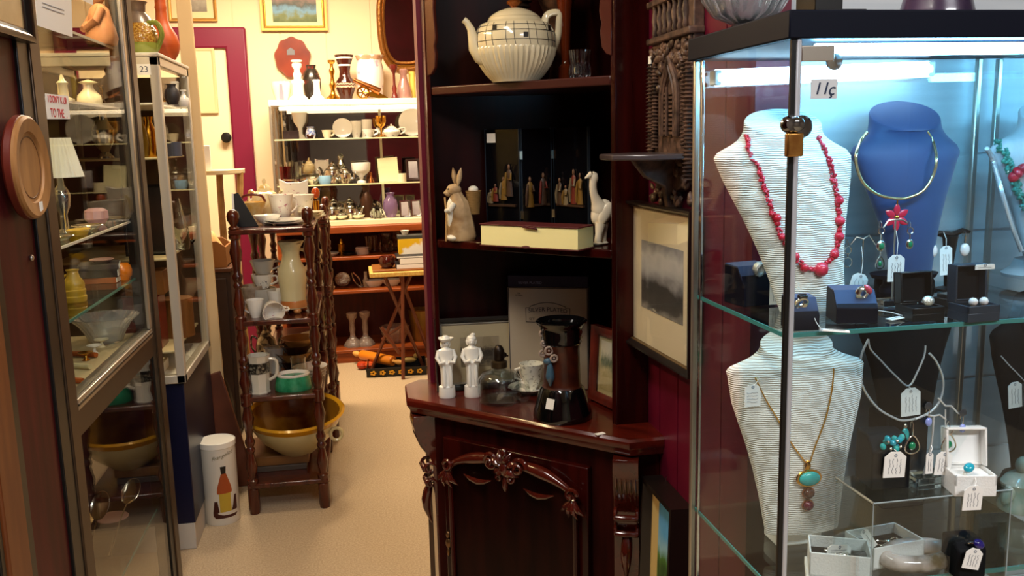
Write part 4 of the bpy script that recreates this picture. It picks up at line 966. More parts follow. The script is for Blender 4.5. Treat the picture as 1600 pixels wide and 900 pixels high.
# goose
pg = at(932, 2.145, zs1); k = mpp(pg)
GO = mat('goose_glaze', '#e6dcc4', .3, coat=.3)
go = thing('goose_figurine', 'white ceramic goose with raised head at the right end of the middle shelf', 'figurine', pg)
g = G()
g.tube(poly([V((9*k, 5*k, 52*k)), V((2*k, 1*k, 66*k)), V((-4*k, -2*k, 80*k)), V((-6*k, -4*k, 95*k)), V((-4*k, -4*k, 106*k)), V((-8*k, -5*k, 112*k))], 16), [14*k, 14*k, 13*k, 11*k, 9*k, 8*k, 7*k, 6.5*k, 6.2*k, 6*k, 6*k, 6*k, 6.4*k, 7*k, 6.6*k, 4*k], 16)
g.ell((10*k, 5*k, 50*k), (16*k, 14*k, 22*k), 20, 14, Euler((0, .45, 0)).to_matrix())
g.tube([V((6*k, -3*k, 34*k)), V((3*k, -4*k, 18*k)), V((1*k, -4*k, 4*k))], [9*k, 6*k, 6*k], 12).tube([V((13*k, 6*k, 34*k)), V((13*k, 6*k, 18*k)), V((12*k, 5*k, 4*k))], [9*k, 6*k, 6*k], 12)
g.ell((-1*k, -6*k, 3*k), (10*k, 7*k, 3*k)).ell((10*k, 3*k, 3*k), (10*k, 7*k, 3*k))
g.out('body', GO, go)
G().tube([(-9*k, -5*k, 111*k), (-15*k, -8*k, 107*k), (-20*k, -10*k, 105*k)], [4.5*k, 3.2*k, 1.2*k], 10).out('beak', GO, go)
for s in (-1, 1): G().ell((-9*k, -4*k+s*6*k, 113*k), 1*k).out('eye', BLACK, go)
G().ell((13*k, -7*k, 50*k), (9*k, 4*k, 19*k), M=Euler((0, .5, 0)).to_matrix()).out('wing', GO, go)

# --- worktop
def on(px, py): return V(AZ(px, py, ZT))
FIGW = PORC
def porcelain_figure(label, px, py, hpx, hat, rz=0):
    p = on(px, py); k = mpp(p)*hpx/100; r = thing('porcelain_figurine', label, 'figurine', p, rz)
    g = G(); R = []
    for z, a, b in ((0, 13, 11), (3, 14, 12), (18, 13, 11), (20, 9.5, 9), (40, 9.5, 9), (52, 11, 9), (56, 13, 10), (60, 10, 8), (72, 13, 8.5), (78, 11.5, 8), (81, 5, 5), (84, 4, 4.2)):
        R.append([V((a*k*math.cos(2*PI*i/24), b*k*math.sin(2*PI*i/24), z*k)) for i in range(24)])
    g.rings(R); g.ell((0, -1*k, 89*k), (6.2*k, 6.4*k, 7*k)); g.ell((0, -7*k, 88*k), (1.2*k, 1.6*k, 1.4*k))
    g.out('body', FIGW, r)
    for s in (-1, 1):
        G().tube([(s*11*k, 0, 77*k), (s*15*k, -3*k, 66*k), (s*11*k, -9*k, 58*k), (s*3*k, -11*k, 60*k)], [3.4*k, 3.4*k, 3*k, 2.6*k], 10).out('arm', FIGW, r)
    for s in (-1, 1): G().tube([(s*5*k, -8.6*k, 19*k), (s*5*k, -9.6*k, 40*k), (s*5*k, -8.6*k, 52*k)], [3*k, 3.4*k, 2*k], 8).out('coat_fold', FIGW, r)
    if hat == 'tricorn':
        h_ = lpart('hat', [(0, 90), (6.6, 91), (11, 94), (12.5, 97), (10.5, 96), (6.5, 94), (6, 98), (3.5, 101), (0, 101.5)], FIGW, r, k, 30, nf=3, flute=.10)
        for s in (-1, 1): G().ell((s*6*k, 1.5*k, 86*k), (2.6*k, 3.4*k, 5*k)).out('hair_curl', FIGW, r)
    else:
        g = G(); g.ell((.5*k, 1.4*k, 93*k), (7.6*k, 7.4*k, 6*k)); g.ell((6*k, 2.5*k, 88*k), (3.2*k, 3.6*k, 6*k)); g.ell((-6*k, 2*k, 88*k), (2.6*k, 3.4*k, 5.5*k)); g.ell((3*k, 2*k, 99*k), (4*k, 4*k, 2.6*k)); g.out('bonnet', FIGW, r)
    g = G(); [g.ell((s*2.3*k, -6.6*k, 90*k), .7*k, 8, 6) for s in (-1, 1)]; g.out('eyes', mat('grey_paint', '#7a7a78', .4), r)
    return r
porcelain_figure('white porcelain gentleman in a tricorn hat, left of the pair on the worktop', 699, 620, 97, 'tricorn', .05)
porcelain_figure('white porcelain lady in a bonnet, right of the pair on the worktop', 739, 619, 99, 'bonnet', -.05)
# framed engraving behind them
A, B = on(683, 611), on(813, 603)
k = mpp((A+B)/2); d = B-A; w = d.length; h = 112*k
picture('framed_engraving', 'black framed engraving of a street standing behind the two white figurines', (A+B)/2+V((0, .012, h/2)), w, h, 9*k, .014, mat('black_frame', '#0d0c0c', .3, coat=.3), ramp_art('engraving', [(0, '#7a6c50'), (.22, '#3a3022'), (.5, '#2a2218'), (.60, '#5a4e3a'), (.68, '#8a7c60')], 12, .4), 12*k, mat('buff_mount', '#a89a78', .7), rot=(-.13, 0, math.atan2(d.y, d.x)), inner=(3*k, mat('grey_slip', '#8a8478', .5)), mt=(30*k, 22*k, 26*k, 22*k))
# glass oil lamp
p = on(787, 637); k = mpp(p); p = p+V((0, 34*k, 0))
ol = thing('glass_oil_lamp', 'squat clear glass hand lamp with dark burner on the worktop', 'lamp', p)
lpart('font', [(0, 0), (30, 0), (34, 3), (35, 20), (34, 38), (27, 48), (13, 53), (11, 60), (9, 60), (10, 52), (25, 46), (31, 37), (32, 20), (31, 6), (0, 4)], THING, ol, k, 36)
lpart('collar', [(11, 56), (13, 57), (13, 66), (10, 68), (0, 68)], mat('aged_brass', '#4a3c28', .4, .7), ol, k, 24)
g = G(); g.lathe([(6*k, 66*k), (9*k, 70*k), (9*k, 84*k), (6*k, 90*k), (4*k, 92*k), (0, 92*k)], 20).ell((8*k, 0, 76*k), (5*k, 3*k, 5*k)).tube([(8*k, 0, 76*k), (15*k, 0, 74*k)], 1.5*k, 6); g.out('burner', mat('dark_bronze', '#2a2018'), ol)
M = Matrix.Rotation(-.5, 4, 'Z')
G().tube([M @ V((34*k+11*k*math.cos(a)+3*k, 0, 17*k+12*k*math.sin(a))) for a in [2*PI*i/20 for i in range(20)]], 3.6*k, 8, closed=True).out('ring_handle', THING, ol)
# teacup on saucer
p = on(832, 615); k = mpp(p)
sa = thing('saucer', 'white fluted saucer between the glass lamp and black vase', 'saucer', p+V((-3*k, 10*k, 0))); lpart('plate', [(0, 0), (14, 0), (15, 2), (32, 9), (33, 10), (30, 10), (14, 4), (0, 4)], PORC, sa, k, 48, nf=16, flute=.02)
tcup = thing('teacup', 'white cup with grey pattern standing on the saucer by the black vase', 'cup', p+V((1*k, 10*k, 4.2*k)))
lpart('bowl', [(0, 0), (9, 0), (9, 3), (15, 18), (19, 42), (17.5, 42), (13, 18), (0, 6)], mat('patterned_porcelain', '#dcdcd0', .2, col2='#8a8a7c', scale=110, lo=.55, hi=.65, coat=.4), tcup, k, 28)
G().tube([(-17*k, 0, 36*k), (-26*k, 0, 34*k), (-26*k, 0, 20*k), (-16*k, 0, 16*k)], 1.8*k, 8).out('handle', PORC, tcup)
# black and brown vase
p = on(889, 664); k = mpp(p)*.93; p = p+V((0, 46*k, 0))
bv = thing('stoneware_vase', 'tall black stoneware vase with brown waist and applied blue flowers', 'vase', p)
lpart('foot_bell', [(0, 0), (49, 0), (51, 4), (50, 12), (44, 32), (38, 52), (35, 56), (0, 56)], BLACKG, bv, k, 48)
lpart('waist', [(35, 55), (33, 58), (32, 62), (31.5, 80), (31, 100), (31, 122), (33, 132)], mat('brown_stoneware', '#4c1e0c', .35, col2='#2c0f08', scale=30, bump=.5, coat=.3), bv, k, 48)
lpart('neck', [(33, 131), (34.5, 133), (34, 137), (35.5, 141), (34.5, 145), (36, 150), (35, 154), (38, 162), (43, 167), (44, 170), (41, 172), (34, 166), (31, 150), (29, 120), (0, 110)], BLACKG, bv, k, 48)
FB = mat('blue_glaze', '#3a5a70', .25, coat=.4)
g = G(); g.tube(poly([V((-26*k, -24*k, z*k)) for z in (64, 84, 104)], 8), [2*k, 4*k, 7*k, 8*k, 7*k, 6*k, 5*k, 2*k], 10); g.ell((-28*k, -22*k, 106*k), (9*k, 6*k, 6*k)); g.out('applied_leaf', FB, bv)
for x, z, r_ in ((-27, 124, 6.5), (-20, 112, 5.5), (-33, 134, 4.5), (-34, 115, 5), (-34, 150, 4)):
    c = V((x*k, -math.sqrt(max(1, 34**2-x*x))*k-.002, z*k)); g = G(); g.tube([c+V((r_*k*math.cos(2*PI*i/14), 0, r_*k*math.sin(2*PI*i/14))) for i in range(14)], 2*k, 7, closed=True); g.ell(c, 2*k); g.out('applied_flower', mat('flower_glaze', '#9a8a80', .3, coat=.4), bv)
G().cbox((-30*k, -37.5*k, 36*k), (14*k, .8*k, 18*k), (-.2, .1, -.62)).out('price_sticker', PAPER, bv)
# silver plate box
A, B = AY(797, 600, 2.43), AY(920, 600, 2.34)
k = mpp((A+B)/2); d = (B-A); d.z = 0; w = d.length; zt_ = AY(858, 430, 2.40).z-ZT
sb = thing('boxed_set', 'grey box printed SILVER PLATED with navy lid, at the back of the worktop', 'box', V(((A.x+B.x)/2, (A.y+B.y)/2, ZT)), rot=(0, 0, math.atan2(d.y, d.x)))
GRY = mat('grey_card', '#a89c8a', .65); NVY = mat('navy_card', '#0c1238', .5)
hb = zt_*.90
G().box((-w/2, 0, 0), (w/2, .035, hb)).out('box_front', GRY, sb, bevel=.0008); G().box((-w/2, .004, hb), (w/2, .039, zt_)).out('box_lid', NVY, sb, bevel=.0008)
BRD = mat('box_print', '#2c2a34', .6)
frame_part('printed_border', w-.002, hb-.002, .0022, .0006, BRD, sb).location = (0, 0, hb/2)
zc_ = AY(858, 488, 2.385).z-ZT
pts2 = [(-.062, zc_-.028), (-.062, zc_+.012), (-.05, zc_+.012)] + [(-.05+.1*i/12, zc_+.016+.012*math.sin(PI*i/12)) for i in range(13)] + [(.05, zc_+.012), (.062, zc_+.012), (.062, zc_-.028)]
G().tube([V((x, -.0006, z)) for x, z in pts2], .0009, 5, closed=True).out('label_outline', BRD, sb)
text('SILVER PLATED', .0165, BRD, sb, (0, -.0006, zc_+.008), bend=1.6)
text('SILVER PLATED', .010, mat('pale_print', '#7a86b0', .6), sb, (-w*.22, .0034, hb+.012))
text('No\n25 Piece', .006, BRD, sb, (-w*.36, -.0006, hb-.02))
text('SET', .010, BRD, sb, (-.045, -.0006, zc_-.02))
# small wooden photograph frame leaning on the right side
A = on(942, 640)
wf = picture('wooden_picture', 'small red-wood picture frame leaning at the right side of the worktop', A+V((.028, .035, .105)), .13, .20, .024, .02, REDWOOD, ramp_art('small_print', [(0, '#a89c70'), (.4, '#c8bc90'), (.6, '#586850'), (.8, '#d8d4c0')], 5, .4), .012, mat('green_mount', '#b8b088', .7), rot=(-.06, .0, -1.28))
p = on(938, 678); tag(G().box((-.012, -.006, 0), (.012, .008, .0008)).out('price_sticker', PAPER, None, p, (0, 0, .3)), 'small white price sticker lying near the right corner of the worktop', 'sticker')

# ================================================================== plum side wall
CW = mat('carved_dark_wood', '#2e201a', .45, col2='#6a5042', scale=45, bump=.4)
ya, yb_ = AX(1077, 150, XR-.03).y, AX(1013, 150, XR-.03).y
z0, z1 = AX(1045, 296, XR).z, 1.93
cp = thing('carved_panel', 'dark carved wooden bracket with pointed niche and small shelf on the plum wall', 'wall bracket', (XR, (ya+yb_)/2, z0), rot=(0, 0, -PI/2))
w = yb_-ya; hh = z1-z0
zsh = AX(1015, 240, XR-.08).z-z0
G().prism([(-w*.5, hh), (-w*.5, .12), (-w*.42, .05), (-w*.30, .02), (-w*.2, -.0), (-w*.05, .02), (w*.1, .0), (w*.3, .02), (w*.45, .06), (w*.5, .12), (w*.5, hh)], -.022, 0, 'xz').out('back_board', CW, cp, bevel=.002)
for s in (-1, 1):
    for off, n_ in ((.455, 30), (.36, 22)):
        g = G()
        prof = []
        for i in range(n_*3+1):
            z = .03+(zsh+.19-.03)*i/(n_*3) if off > .4 else zsh+.01+.17*i/(n_*3)
            prof.append(((.010 if off > .4 else .008)*(1+.35*math.cos(2*PI*i/3)), z))
        g.lathe(prof, 10, c=(s*off*w, -.026, 0)); g.out('beaded_column', CW, cp)
zn = zsh+.035
g = G()                                            # pointed niche: frame, slats, surround
ap = [(-.046, zn), (-.046, zn+.09), (-.036, zn+.115), (-.018, zn+.135), (0, zn+.158), (.018, zn+.135), (.036, zn+.115), (.046, zn+.09), (.046, zn)]
g.tube([V((x, -.026, z)) for x, z in ap], .007, 8); g.tube([V((x*.72, -.028, zn+(z-zn)*.9)) for x, z in ap], .004, 6); g.out('niche_arch', CW, cp)
for i in range(10):
    G().cbox((-.0, -.026, zn+.006+i*.0090), (.056, .006, .005)).out('niche_slat', CW, cp)
G().tube([(0, -.032, zn), (0, -.032, zn+.10)], .004, 6).out('niche_mullion', CW, cp)
rnd = random.Random(11)
g = G()
for i in range(210):
    x = rnd.uniform(-.5, .5)*w*.98; z = rnd.choice([rnd.uniform(zn+.13, zn+.19), rnd.uniform(zn+.28, hh-.02), rnd.uniform(zn+.10, zn+.19), rnd.uniform(zsh-.11, zsh-.01)])
    if abs(x) < .05 and zn < z < zn+.15: continue
    g.ell((x, -.024, z), (rnd.uniform(.006, .014), rnd.uniform(.004, .008), rnd.uniform(.005, .010)), 8, 6, Euler((0, rnd.random()*3, 0)).to_matrix())
g.out('leaf_carving', CW, cp)['kind'] = 'stuff'
for z, n_ in ((zn+.195, 0), (zn+.272, 0)): G().box((-w*.52, -.034, z), (w*.52, 0, z+.014)).out('moulding', CW, cp, bevel=.003)
for i in range(7): lpart('baluster', [(.004, 0), (.008, .01), (.005, .02), (.009, .04), (.005, .06), (.007, .072)], CW, cp, c=(-w*.36+i*w*.12, -.026, zn+.207), n=10, k=.9)
G().cbox((-w*.5+.01, -.03, zn+.16), (.016, .002, .024)).out('price_sticker', PAPER, cp)
G().prism([(-w*.46, 0), (-w*.40, -.13), (-w*.18, -.165), (w*.2, -.165), (w*.42, -.10), (w*.46, 0)], zsh-.012, zsh, 'xy').out('bracket_shelf', mat('shelf_dark_wood', '#4a4040', .3, coat=.4), cp, bevel=.003)
G().prism([(0, zsh-.012), (-.11, zsh-.012), (-.08, zsh-.05), (-.04, zsh-.07), (-.03, zsh-.12), (0, zsh-.15)], -.012, .012, 'yz').out('bracket', CW, cp, bevel=.003)
# engraving in a dark frame, hanging from a screw eye
TL, TR, BL = AX(985, 322, .652), AX(1075, 352, .652), AX(1004, 550, .652)
w = TL.y-TR.y; h = (TL.z+TR.z)/2-(BL.z+AX(1085, 612, .652).z)/2
eng = ramp_art('romantic_engraving', [(0, '#8c8a84'), (.12, '#4c4a48'), (.35, '#3c3c3c'), (.45, '#77777a'), (.6, '#a8aaac'), (.8, '#c0c0be'), (1, '#8a8c90')], 4, .55)
picture('wall_engraving', 'large mounted engraving in a thin black frame on the plum wall', V((.672, (TL.y+TR.y)/2+.006, (TL.z+BL.z)/2+.012)), w*1.03, h*1.03, .012, .030, mat('dark_bronze_frame', '#1a1512', .3, coat=.4), eng, .05, mat('cream_mount', '#ddd2b4', .7), rot=(0, 0, -PI/2+.06), inner=(.003, mat('bronze_slip', '#6a5434', .35, .5)), mt=(.075, .055, .085, .075))
def screw_eye(label, p):
    g = G(); g.tube([V((0, .005*math.cos(2*PI*i/16), .005*math.sin(2*PI*i/16))) for i in range(16)], .0013, 6, closed=True); g.tube([(0.006, 0, .005), (.0, 0, .005), (0.002, 0, .02)], .001, 6)
    return tag(g.out('screw_eye', SILVER, None, p), label, 'hook')
screw_eye('small metal screw eye on the plum wall right of the mounted engraving', AX(1082, 437, XR-.008))
T1, T2 = AX(998, 731, .632), AX(1044, 797, .632)
w = T1.y-T2.y; h = .36
land = ramp_art('landscape_paint', [(0, '#3a6ea8'), (.14, '#5c88b0'), (.22, '#5a8a2c'), (.38, '#2c4a20'), (.5, '#4a7a30'), (.62, '#8cbcd0'), (.8, '#5aa4d8'), (1, '#4a94d0')], 3.5, .5)
picture('landscape_picture', 'small green and blue landscape in a deep black frame, low on the plum wall', V((.683, (T1.y+T2.y)/2, (T1.z+T2.z)/2-h/2-.012)), w, h, .028, .050, mat('dark_brown_frame', '#1a1310', .35, coat=.3), land, .0, rot=(-.03, 0, -PI/2), inner=(.014, mat('gilt_slip', '#d8bc7a', .35, .4)), glass=False, mt=(.012, .012, .012, .012))
screw_eye('small metal screw eye just above the low landscape picture', AX(1040, 757, XR-.008))

# ================================================================== generic small wares
def standing_plate(name, label, loc, r, m, tilt=.16, rz=0, group=None, rim=None, scal=0, nf=0, depth=.12):
    M = Matrix.Rotation(PI/2-tilt, 4, 'X')
    M = Matrix.Rotation(rz, 4, 'Z') @ Matrix.Translation((0, 0, r*math.cos(tilt)*.995+.001)) @ M
    prof = [(0, 0), (r*.55, 0), (r*.62, r*.03), (r*.97, r*depth), (r, r*depth+.002), (r*.96, r*depth+.004), (r*.6, r*.05), (0, r*.03)]
    g = G().lathe(prof, 48, M=M, nf=nf, flute=scal); return tag(g.out(name, m, None, loc), label, cat='plate', group=group)
def cup(label, loc, k, r=14, h=20, m=PORC, a=0, name='cup', cat='cup', group=None, flare=1.15, hm=None, band=None):
    t = thing(name, label, cat, loc, a, group)
    lpart('bowl', [(0, 0), (r*.6, 0), (r*.62, h*.06), (r*.85, h*.3), (r, h*.7), (r*flare, h), (r*flare-1.2, h), (r*.8, h*.35), (0, h*.12)], m, t, k, 26)
    G().tube(poly([V((r*.95*k, 0, h*.82*k)), V((r*1.5*k, 0, h*.85*k)), V((r*1.6*k, 0, h*.5*k)), V((r*.85*k, 0, h*.25*k))], 12), 1.6*k, 7).out('handle', hm or m, t)
    if band: lpart('band', [(r*1.0*1.02, h*band[0]), (r*1.05*1.03, h*band[1])], band[2], t, k, 26, caps=False)
    return t
def teapotlet(name, label, loc, k, r, h, m, a=0, cat='teapot', group=None):
    t = thing(name, label, cat, loc, a, group)
    lpart('body', [(0, 0), (r*.6, 0), (r*.62, h*.05), (r*.95, h*.25), (r, h*.42), (r*.85, h*.62), (r*.5, h*.7), (0, h*.7)], m, t, k, 26)
    l = lpart('lid', [(r*.55, h*.69), (r*.5, h*.75), (r*.25, h*.85), (0, h*.86)], m, t, k, 22); lpart('knob', [(r*.08, h*.84), (r*.14, h*.93), (r*.08, h), (0, h)], m, l, k, 14)
    G().tube(poly([V((-r*.8*k, 0, h*.25*k)), V((-r*1.25*k, 0, h*.35*k)), V((-r*1.4*k, 0, h*.6*k)), V((-r*1.65*k, 0, h*.7*k))], 12), [r*.22*k*(1-.05*i) for i in range(12)], 10).out('spout', m, t)
    G().tube(poly([V((r*.8*k, 0, h*.6*k)), V((r*1.4*k, 0, h*.68*k)), V((r*1.5*k, 0, h*.4*k)), V((r*.9*k, 0, h*.2*k))], 14), r*.1*k, 8).out('handle', m, t)
    return t
PF = dict(
 goblet=[(0, 0), (9, 0), (9, 1.5), (2, 4), (1.6, 16), (2.5, 18), (9, 24), (11, 33), (10, 42), (9, 42), (9.5, 33), (0, 20)],
 tumblerp=[(0, 0), (9, 0), (10, 22), (11, 36), (10, 36), (9, 6), (0, 5)],
 bowlp=[(0, 0), (10, 0), (11, 2), (20, 8), (26, 16), (28, 20), (26.5, 20), (18, 9), (0, 4)],
 vasep=[(0, 0), (12, 0), (13, 2), (20, 18), (22, 34), (18, 50), (11, 58), (10, 64), (14, 70), (12, 70), (8, 62), (0, 55)],
 candle=[(0, 0), (16, 0), (16, 3), (10, 6), (6, 10), (5, 16), (8, 20), (8, 23), (5, 27), (4, 36), (7, 41), (7, 44), (4, 48), (4, 53), (9, 56), (9, 59), (4, 59), (4, 54), (0, 54)],
 bottle=[(0, 0), (14, 0), (15, 3), (18, 14), (16, 24), (9, 30), (6, 38), (5, 46), (10, 48), (9, 50), (0, 50)])

# ================================================================== black-framed glazed cabinet on the left
LX = -.6
bc = thing('glazed_cabinet', 'tall black and bronze framed glass cabinet along the left of the aisle', 'display cabinet', (LX, 2.36, 0))
def lb_(name, lo, hi, m, bevel=.002, par=None): return G().box(V(lo)-V(bc.location), V(hi)-V(bc.location)).out(name, m, par or bc, bevel=bevel)
HB = 2.15
lb_('near_post', (LX-.04, 1.865, 0), (LX+.002, 1.925, HB), BLACK); lb_('near_post_face', (LX-.04, 1.925, 0), (LX+.006, 1.985, HB), BRONZE, .003)
lb_('far_post', (LX-.04, 2.735, 0), (LX+.002, 2.785, HB), BLACK); lb_('far_post_face', (LX-.04, 2.785, 0), (LX+.006, 2.845, HB), BRONZE, .003)
lb_('door_edge', (LX-.004, 2.712, .92), (LX+.006, 2.735, HB), ALU, .002)
lb_('track', (LX-.03, 1.985, .893), (LX+.006, 2.735, .918), ALU, .002); lb_('track_groove', (LX+.0055, 1.985, .903), (LX+.0075, 2.735, .908), BLACK, 0)
lb_('mid_rail', (LX-.03, 1.985, .835), (LX+.003, 2.735, .893), BRONZE, .002)
lb_('plinth', (LX-.45, 1.90, 0), (LX, 2.82, .06), BLACK)
lb_('top', (LX-.46, 1.865, HB), (LX+.006, 2.845, HB+.04), BLACK)
lb_('end_glass', (LX-.45, 2.77, .06), (LX-.04, 2.774, HB), PANE, 0); lb_('end_panel', (LX-.45, 1.90, 0), (LX-.04, 1.915, HB), mat('dark_panel', '#2a221c', .5)); lb_('back_post', (LX-.46, 2.76, 0), (LX-.43, 2.79, HB), BLACK)
lb_('back_panel', (LX-.46, 1.90, .06), (LX-.45, 2.79, .86), mat('brown_back', '#5a4228', .6)); lb_('back_panel', (LX-.46, 1.90, .86), (LX-.45, 2.79, HB), mat('buff_back', '#a88c62', .6, col2='#b89c70', scale=3, stretch=(1, 1, 6)))
lb_('cabinet_floor', (LX-.45, 1.915, .86), (LX-.03, 2.77, .90), mat('pale_shelf', '#c8b890', .5))
lb_('glass_door', (LX-.006, 1.985, .918), (LX-.002, 2.712, HB), DPANE, 0); lb_('glass_panel', (LX-.006, 1.985, .06), (LX-.002, 2.735, .835), pane_mat('lower_glass', '#f4f4f0', 1.3), 0)
WSH0 = AY(228, 246, 3.3).z
ES = [1.235, 1.555, 1.72]
for z in ES:
    s = lb_('glass_shelf', (LX-.44, 1.93, z-.006), (LX-.03, 2.765, z), SHELFG, 0); lb_('edge', (LX-.03, 1.93, z-.006), (LX-.027, 2.765, z), WHITEP, 0, s)
s = lb_('glass_shelf', (LX-.44, 1.93, .354), (LX-.03, 2.765, .36), SHELFG, 0); lb_('edge', (LX-.03, 1.93, .354), (LX-.027, 2.765, .36), GEDGE, 0, s)
# a strip lamp inside the head of the cabinet
WT = mat('warm_tube', '#ffdca8', .5, emit=320)
G().tube([(-.06, -.3, HB-.03), (-.06, .3, HB-.03)], .011, 12).out('strip_lamp', WT, bc)
# inside, from the top
BR_ST = mat('brown_stone', '#5a3428')
FIGM = mat('sandstone', '#8a5c40', .7, col2='#a87854', scale=20)
p = at(160, 2.69, ES[2]); k = mpp(p); sf = thing('seated_figure', 'brown carved seated figure on the top shelf of the left cabinet', 'figurine', p, -1.1)
G().lathe([(0, 0), (30*k, 0), (34*k, 10*k), (30*k, 24*k), (24*k, 40*k), (20*k, 54*k), (10*k, 62*k), (0, 62*k)], 28, sy=.7).out('body', FIGM, sf); G().ell((0, -2*k, 74*k), (11*k, 12*k, 14*k)).out('head', FIGM, sf)
for s in (-1, 1): G().tube([(s*20*k, -2*k, 52*k), (s*26*k, -12*k, 34*k), (s*8*k, -24*k, 24*k)], [7*k, 6.5*k, 5*k], 10).out('arm', FIGM, sf)
for px, Y, lab in ((100, 2.3, 'cream glazed slim bottle, left on the second shelf of the left cabinet'), (141, 2.62, 'cream glazed lidded jar with wide base, second shelf of the left cabinet')):
    p = at(px, Y, ES[1]); k = mpp(p)
    if px < 120: pot('bottle', lab, 'bottle', p, [(0, 0), (16, 0), (16, 3), (8, 6), (7, 24), (9, 28), (4, 32), (2, 40), (0, 41)], CREAMP, k)
    else: pot('lidded_jar', lab, 'jar', p, [(0, 0), (17, 0), (19, 6), (17, 16), (8, 26), (7, 33), (15, 36), (4, 40), (0, 41)], CREAMP, k)
p = at(176, 3.34, 1.588); k = mpp(p); pot('dark_figurine', 'dark grey statuette on the uppermost shelf of the white cabinet, seen through the black cabinet', 'figurine', p, [(0, 0), (20, 0), (18, 14), (14, 30), (12, 40), (6, 46), (8, 54), (0, 60)], mat('slate', '#4a4648', .5, col2='#2c2a2c', scale=20), k)
p = at(160, 3.30, 1.588); k = mpp(p); pot('candlestick', 'thin brass candlestick beside the dark grey statuette, white cabinet', 'candlestick', p, PF['candle'], BRASS, k*.5)
# lamp with pleated shade
p = at(103, 2.40, ES[0]); k = mpp(p); lm = thing('table_lamp', 'glass table lamp with a white pleated shade in the left cabinet', 'lamp', p)
G().lathe([(0, 0), (16*k, 0), (16*k, 3*k), (6*k, 8*k), (5*k, 30*k), (11*k, 44*k), (13*k, 60*k), (9*k, 70*k), (5*k, 76*k), (4*k, 100*k), (0, 100*k)], 24).out('base', mat('silvered_glass', '#c8ccd0', .12, .9), lm)
G().lathe([(34*k, 88*k, .03), (20*k, 148*k, .03), (19*k, 148*k, .03), (33*k, 88*k, .03)], 96, nf=30, caps=False).out('shade', mat('white_pleat', '#f2f0ea', .7), lm)
p = at(166, 3.32, WSH0); k = mpp(p); ew = thing('ewer', 'silver ewer with a small pale shade on the upper shelf of the white cabinet', 'ewer', p)
lpart('body', [(0, 0), (12, 0), (12, 3), (6, 10), (14, 26), (16, 44), (8, 56), (6, 66), (9, 72), (0, 72)], SILVER, ew, k); lpart('shade', [(18, 74), (11, 92), (10, 92), (17, 74)], mat('pale_shade', '#d8dcd8', .6), ew, k, caps=False)
p = at(186, 3.42, WSH0); k = mpp(p); tag(G().box((-14*k, -.03, 0), (14*k, .03, 46*k)).out('wooden_box', mat('dark_box', '#3a2c22', .5), None, p, bevel=.003), 'dark wooden box right of the silver ewer in the white cabinet', 'box')
standing_plate('plate', 'large ornamental plate standing behind the ewer in the white cabinet', at(186, 3.56, WSH0), .085, mat('ornate_plate', '#b8a878', .4, col2='#8a7c54', scale=40), tilt=.1)
p = at(152, 2.64, ES[0]); k = mpp(p); pot('glass_dish', 'pale pink frosted glass dish on the middle glass shelf, left cabinet', 'dish', p, [(0, 0), (10, 0), (17, 10, .06), (16, 22, .1), (10, 26, .1), (8, 22, .1), (0, 4)], mat('pink_glass', '#d8a8b4', .3, trans=.4), k, nf=8)
p = at(123, 2.36, ES[0]); k = mpp(p); pot('yellow_dish', 'long yellow leaf dish near the glass of the left cabinet', 'dish', p, [(0, 0), (20, 0), (26, 5), (29, 9), (27, 9), (20, 3), (0, 2)], mat('yellow_glaze', '#d8b020', .25, coat=.4), k, sx=.6)
for i, (px, Y) in enumerate(((92, 2.24), (138, 2.50), (176, 2.71))):
    p = at(px, Y, ES[0]); k = mpp(p)
    pot('silver_dish', ['leftmost low silver dish on the middle shelf of the left cabinet', 'second low silver dish, behind the yellow leaf dish', 'rightmost low silver dish on the middle shelf of the left cabinet'][i], 'dish', p, [(0, 0), (14, 0), (18, 4), (24, 7), (23, 8), (16, 5), (0, 3)], SILVER, k, group='silver dishes')
# lower half of the upper compartment
ZB = .90
ZJ = 1.07
s = lb_('glass_shelf', (LX-.44, 1.93, ZJ-.006), (LX-.03, 2.765, ZJ), SHELFG, 0); lb_('edge', (LX-.03, 1.93, ZJ-.006), (LX-.027, 2.765, ZJ), GEDGE, 0, s)
p = at(118, 2.36, ZJ); k = mpp(p)
YJ = mat('yellow_jug_glaze', '#d0aa38', .35, coat=.3, col2='#b08c28', scale=14)
jg = thing('yellow_jug', 'yellow ribbed pottery jug in the left cabinet', 'jug', p)
lpart('body', [(0, 0), (16, 0), (17, 2), (17.5, 8), (16, 10), (17, 18), (15.5, 20), (16, 28), (13, 34), (10, 38), (8, 46), (10, 50), (8, 50), (0, 40)], YJ, jg, k); G().tube(poly([V((-8*k, 0, 42*k)), V((-20*k, -4*k, 36*k)), V((-22*k, -4*k, 22*k)), V((-14*k, 0, 12*k))], 12), 2.4*k, 8).out('handle', YJ, jg)
p = at(168, 2.69, ZJ); k = mpp(p); zz_ = ZJ+.0005
for i, (hc, mc, lab) in enumerate(((.016, '#a85a30', 'tan book at the bottom of the stack in the left cabinet'), (.022, '#2c2220', 'dark book in the middle of the stack in the left cabinet'), (.014, '#4a4040', 'grey book on top of the stack in the left cabinet'))):
    b_ = thing('book', lab, 'book', V((p.x, p.y, zz_)), .1*i)
    G().box((-.07, -.05, 0), (.035, .05, hc)).out('cover', mat(f'book_{i}', mc, .6), b_, bevel=.001); G().box((-.066, -.047, .002), (.037, .047, hc-.002)).out('pages', PAPER, b_); zz_ += hc+.0005
pot('shallow_dish', 'pale pink shallow dish on top of the books in the left cabinet', 'dish', V((p.x-.01, p.y, zz_)), [(0, 0), (10, 0), (18, 5), (17, 6), (0, 2)], mat('pink_ware', '#c89a90', .4), k)
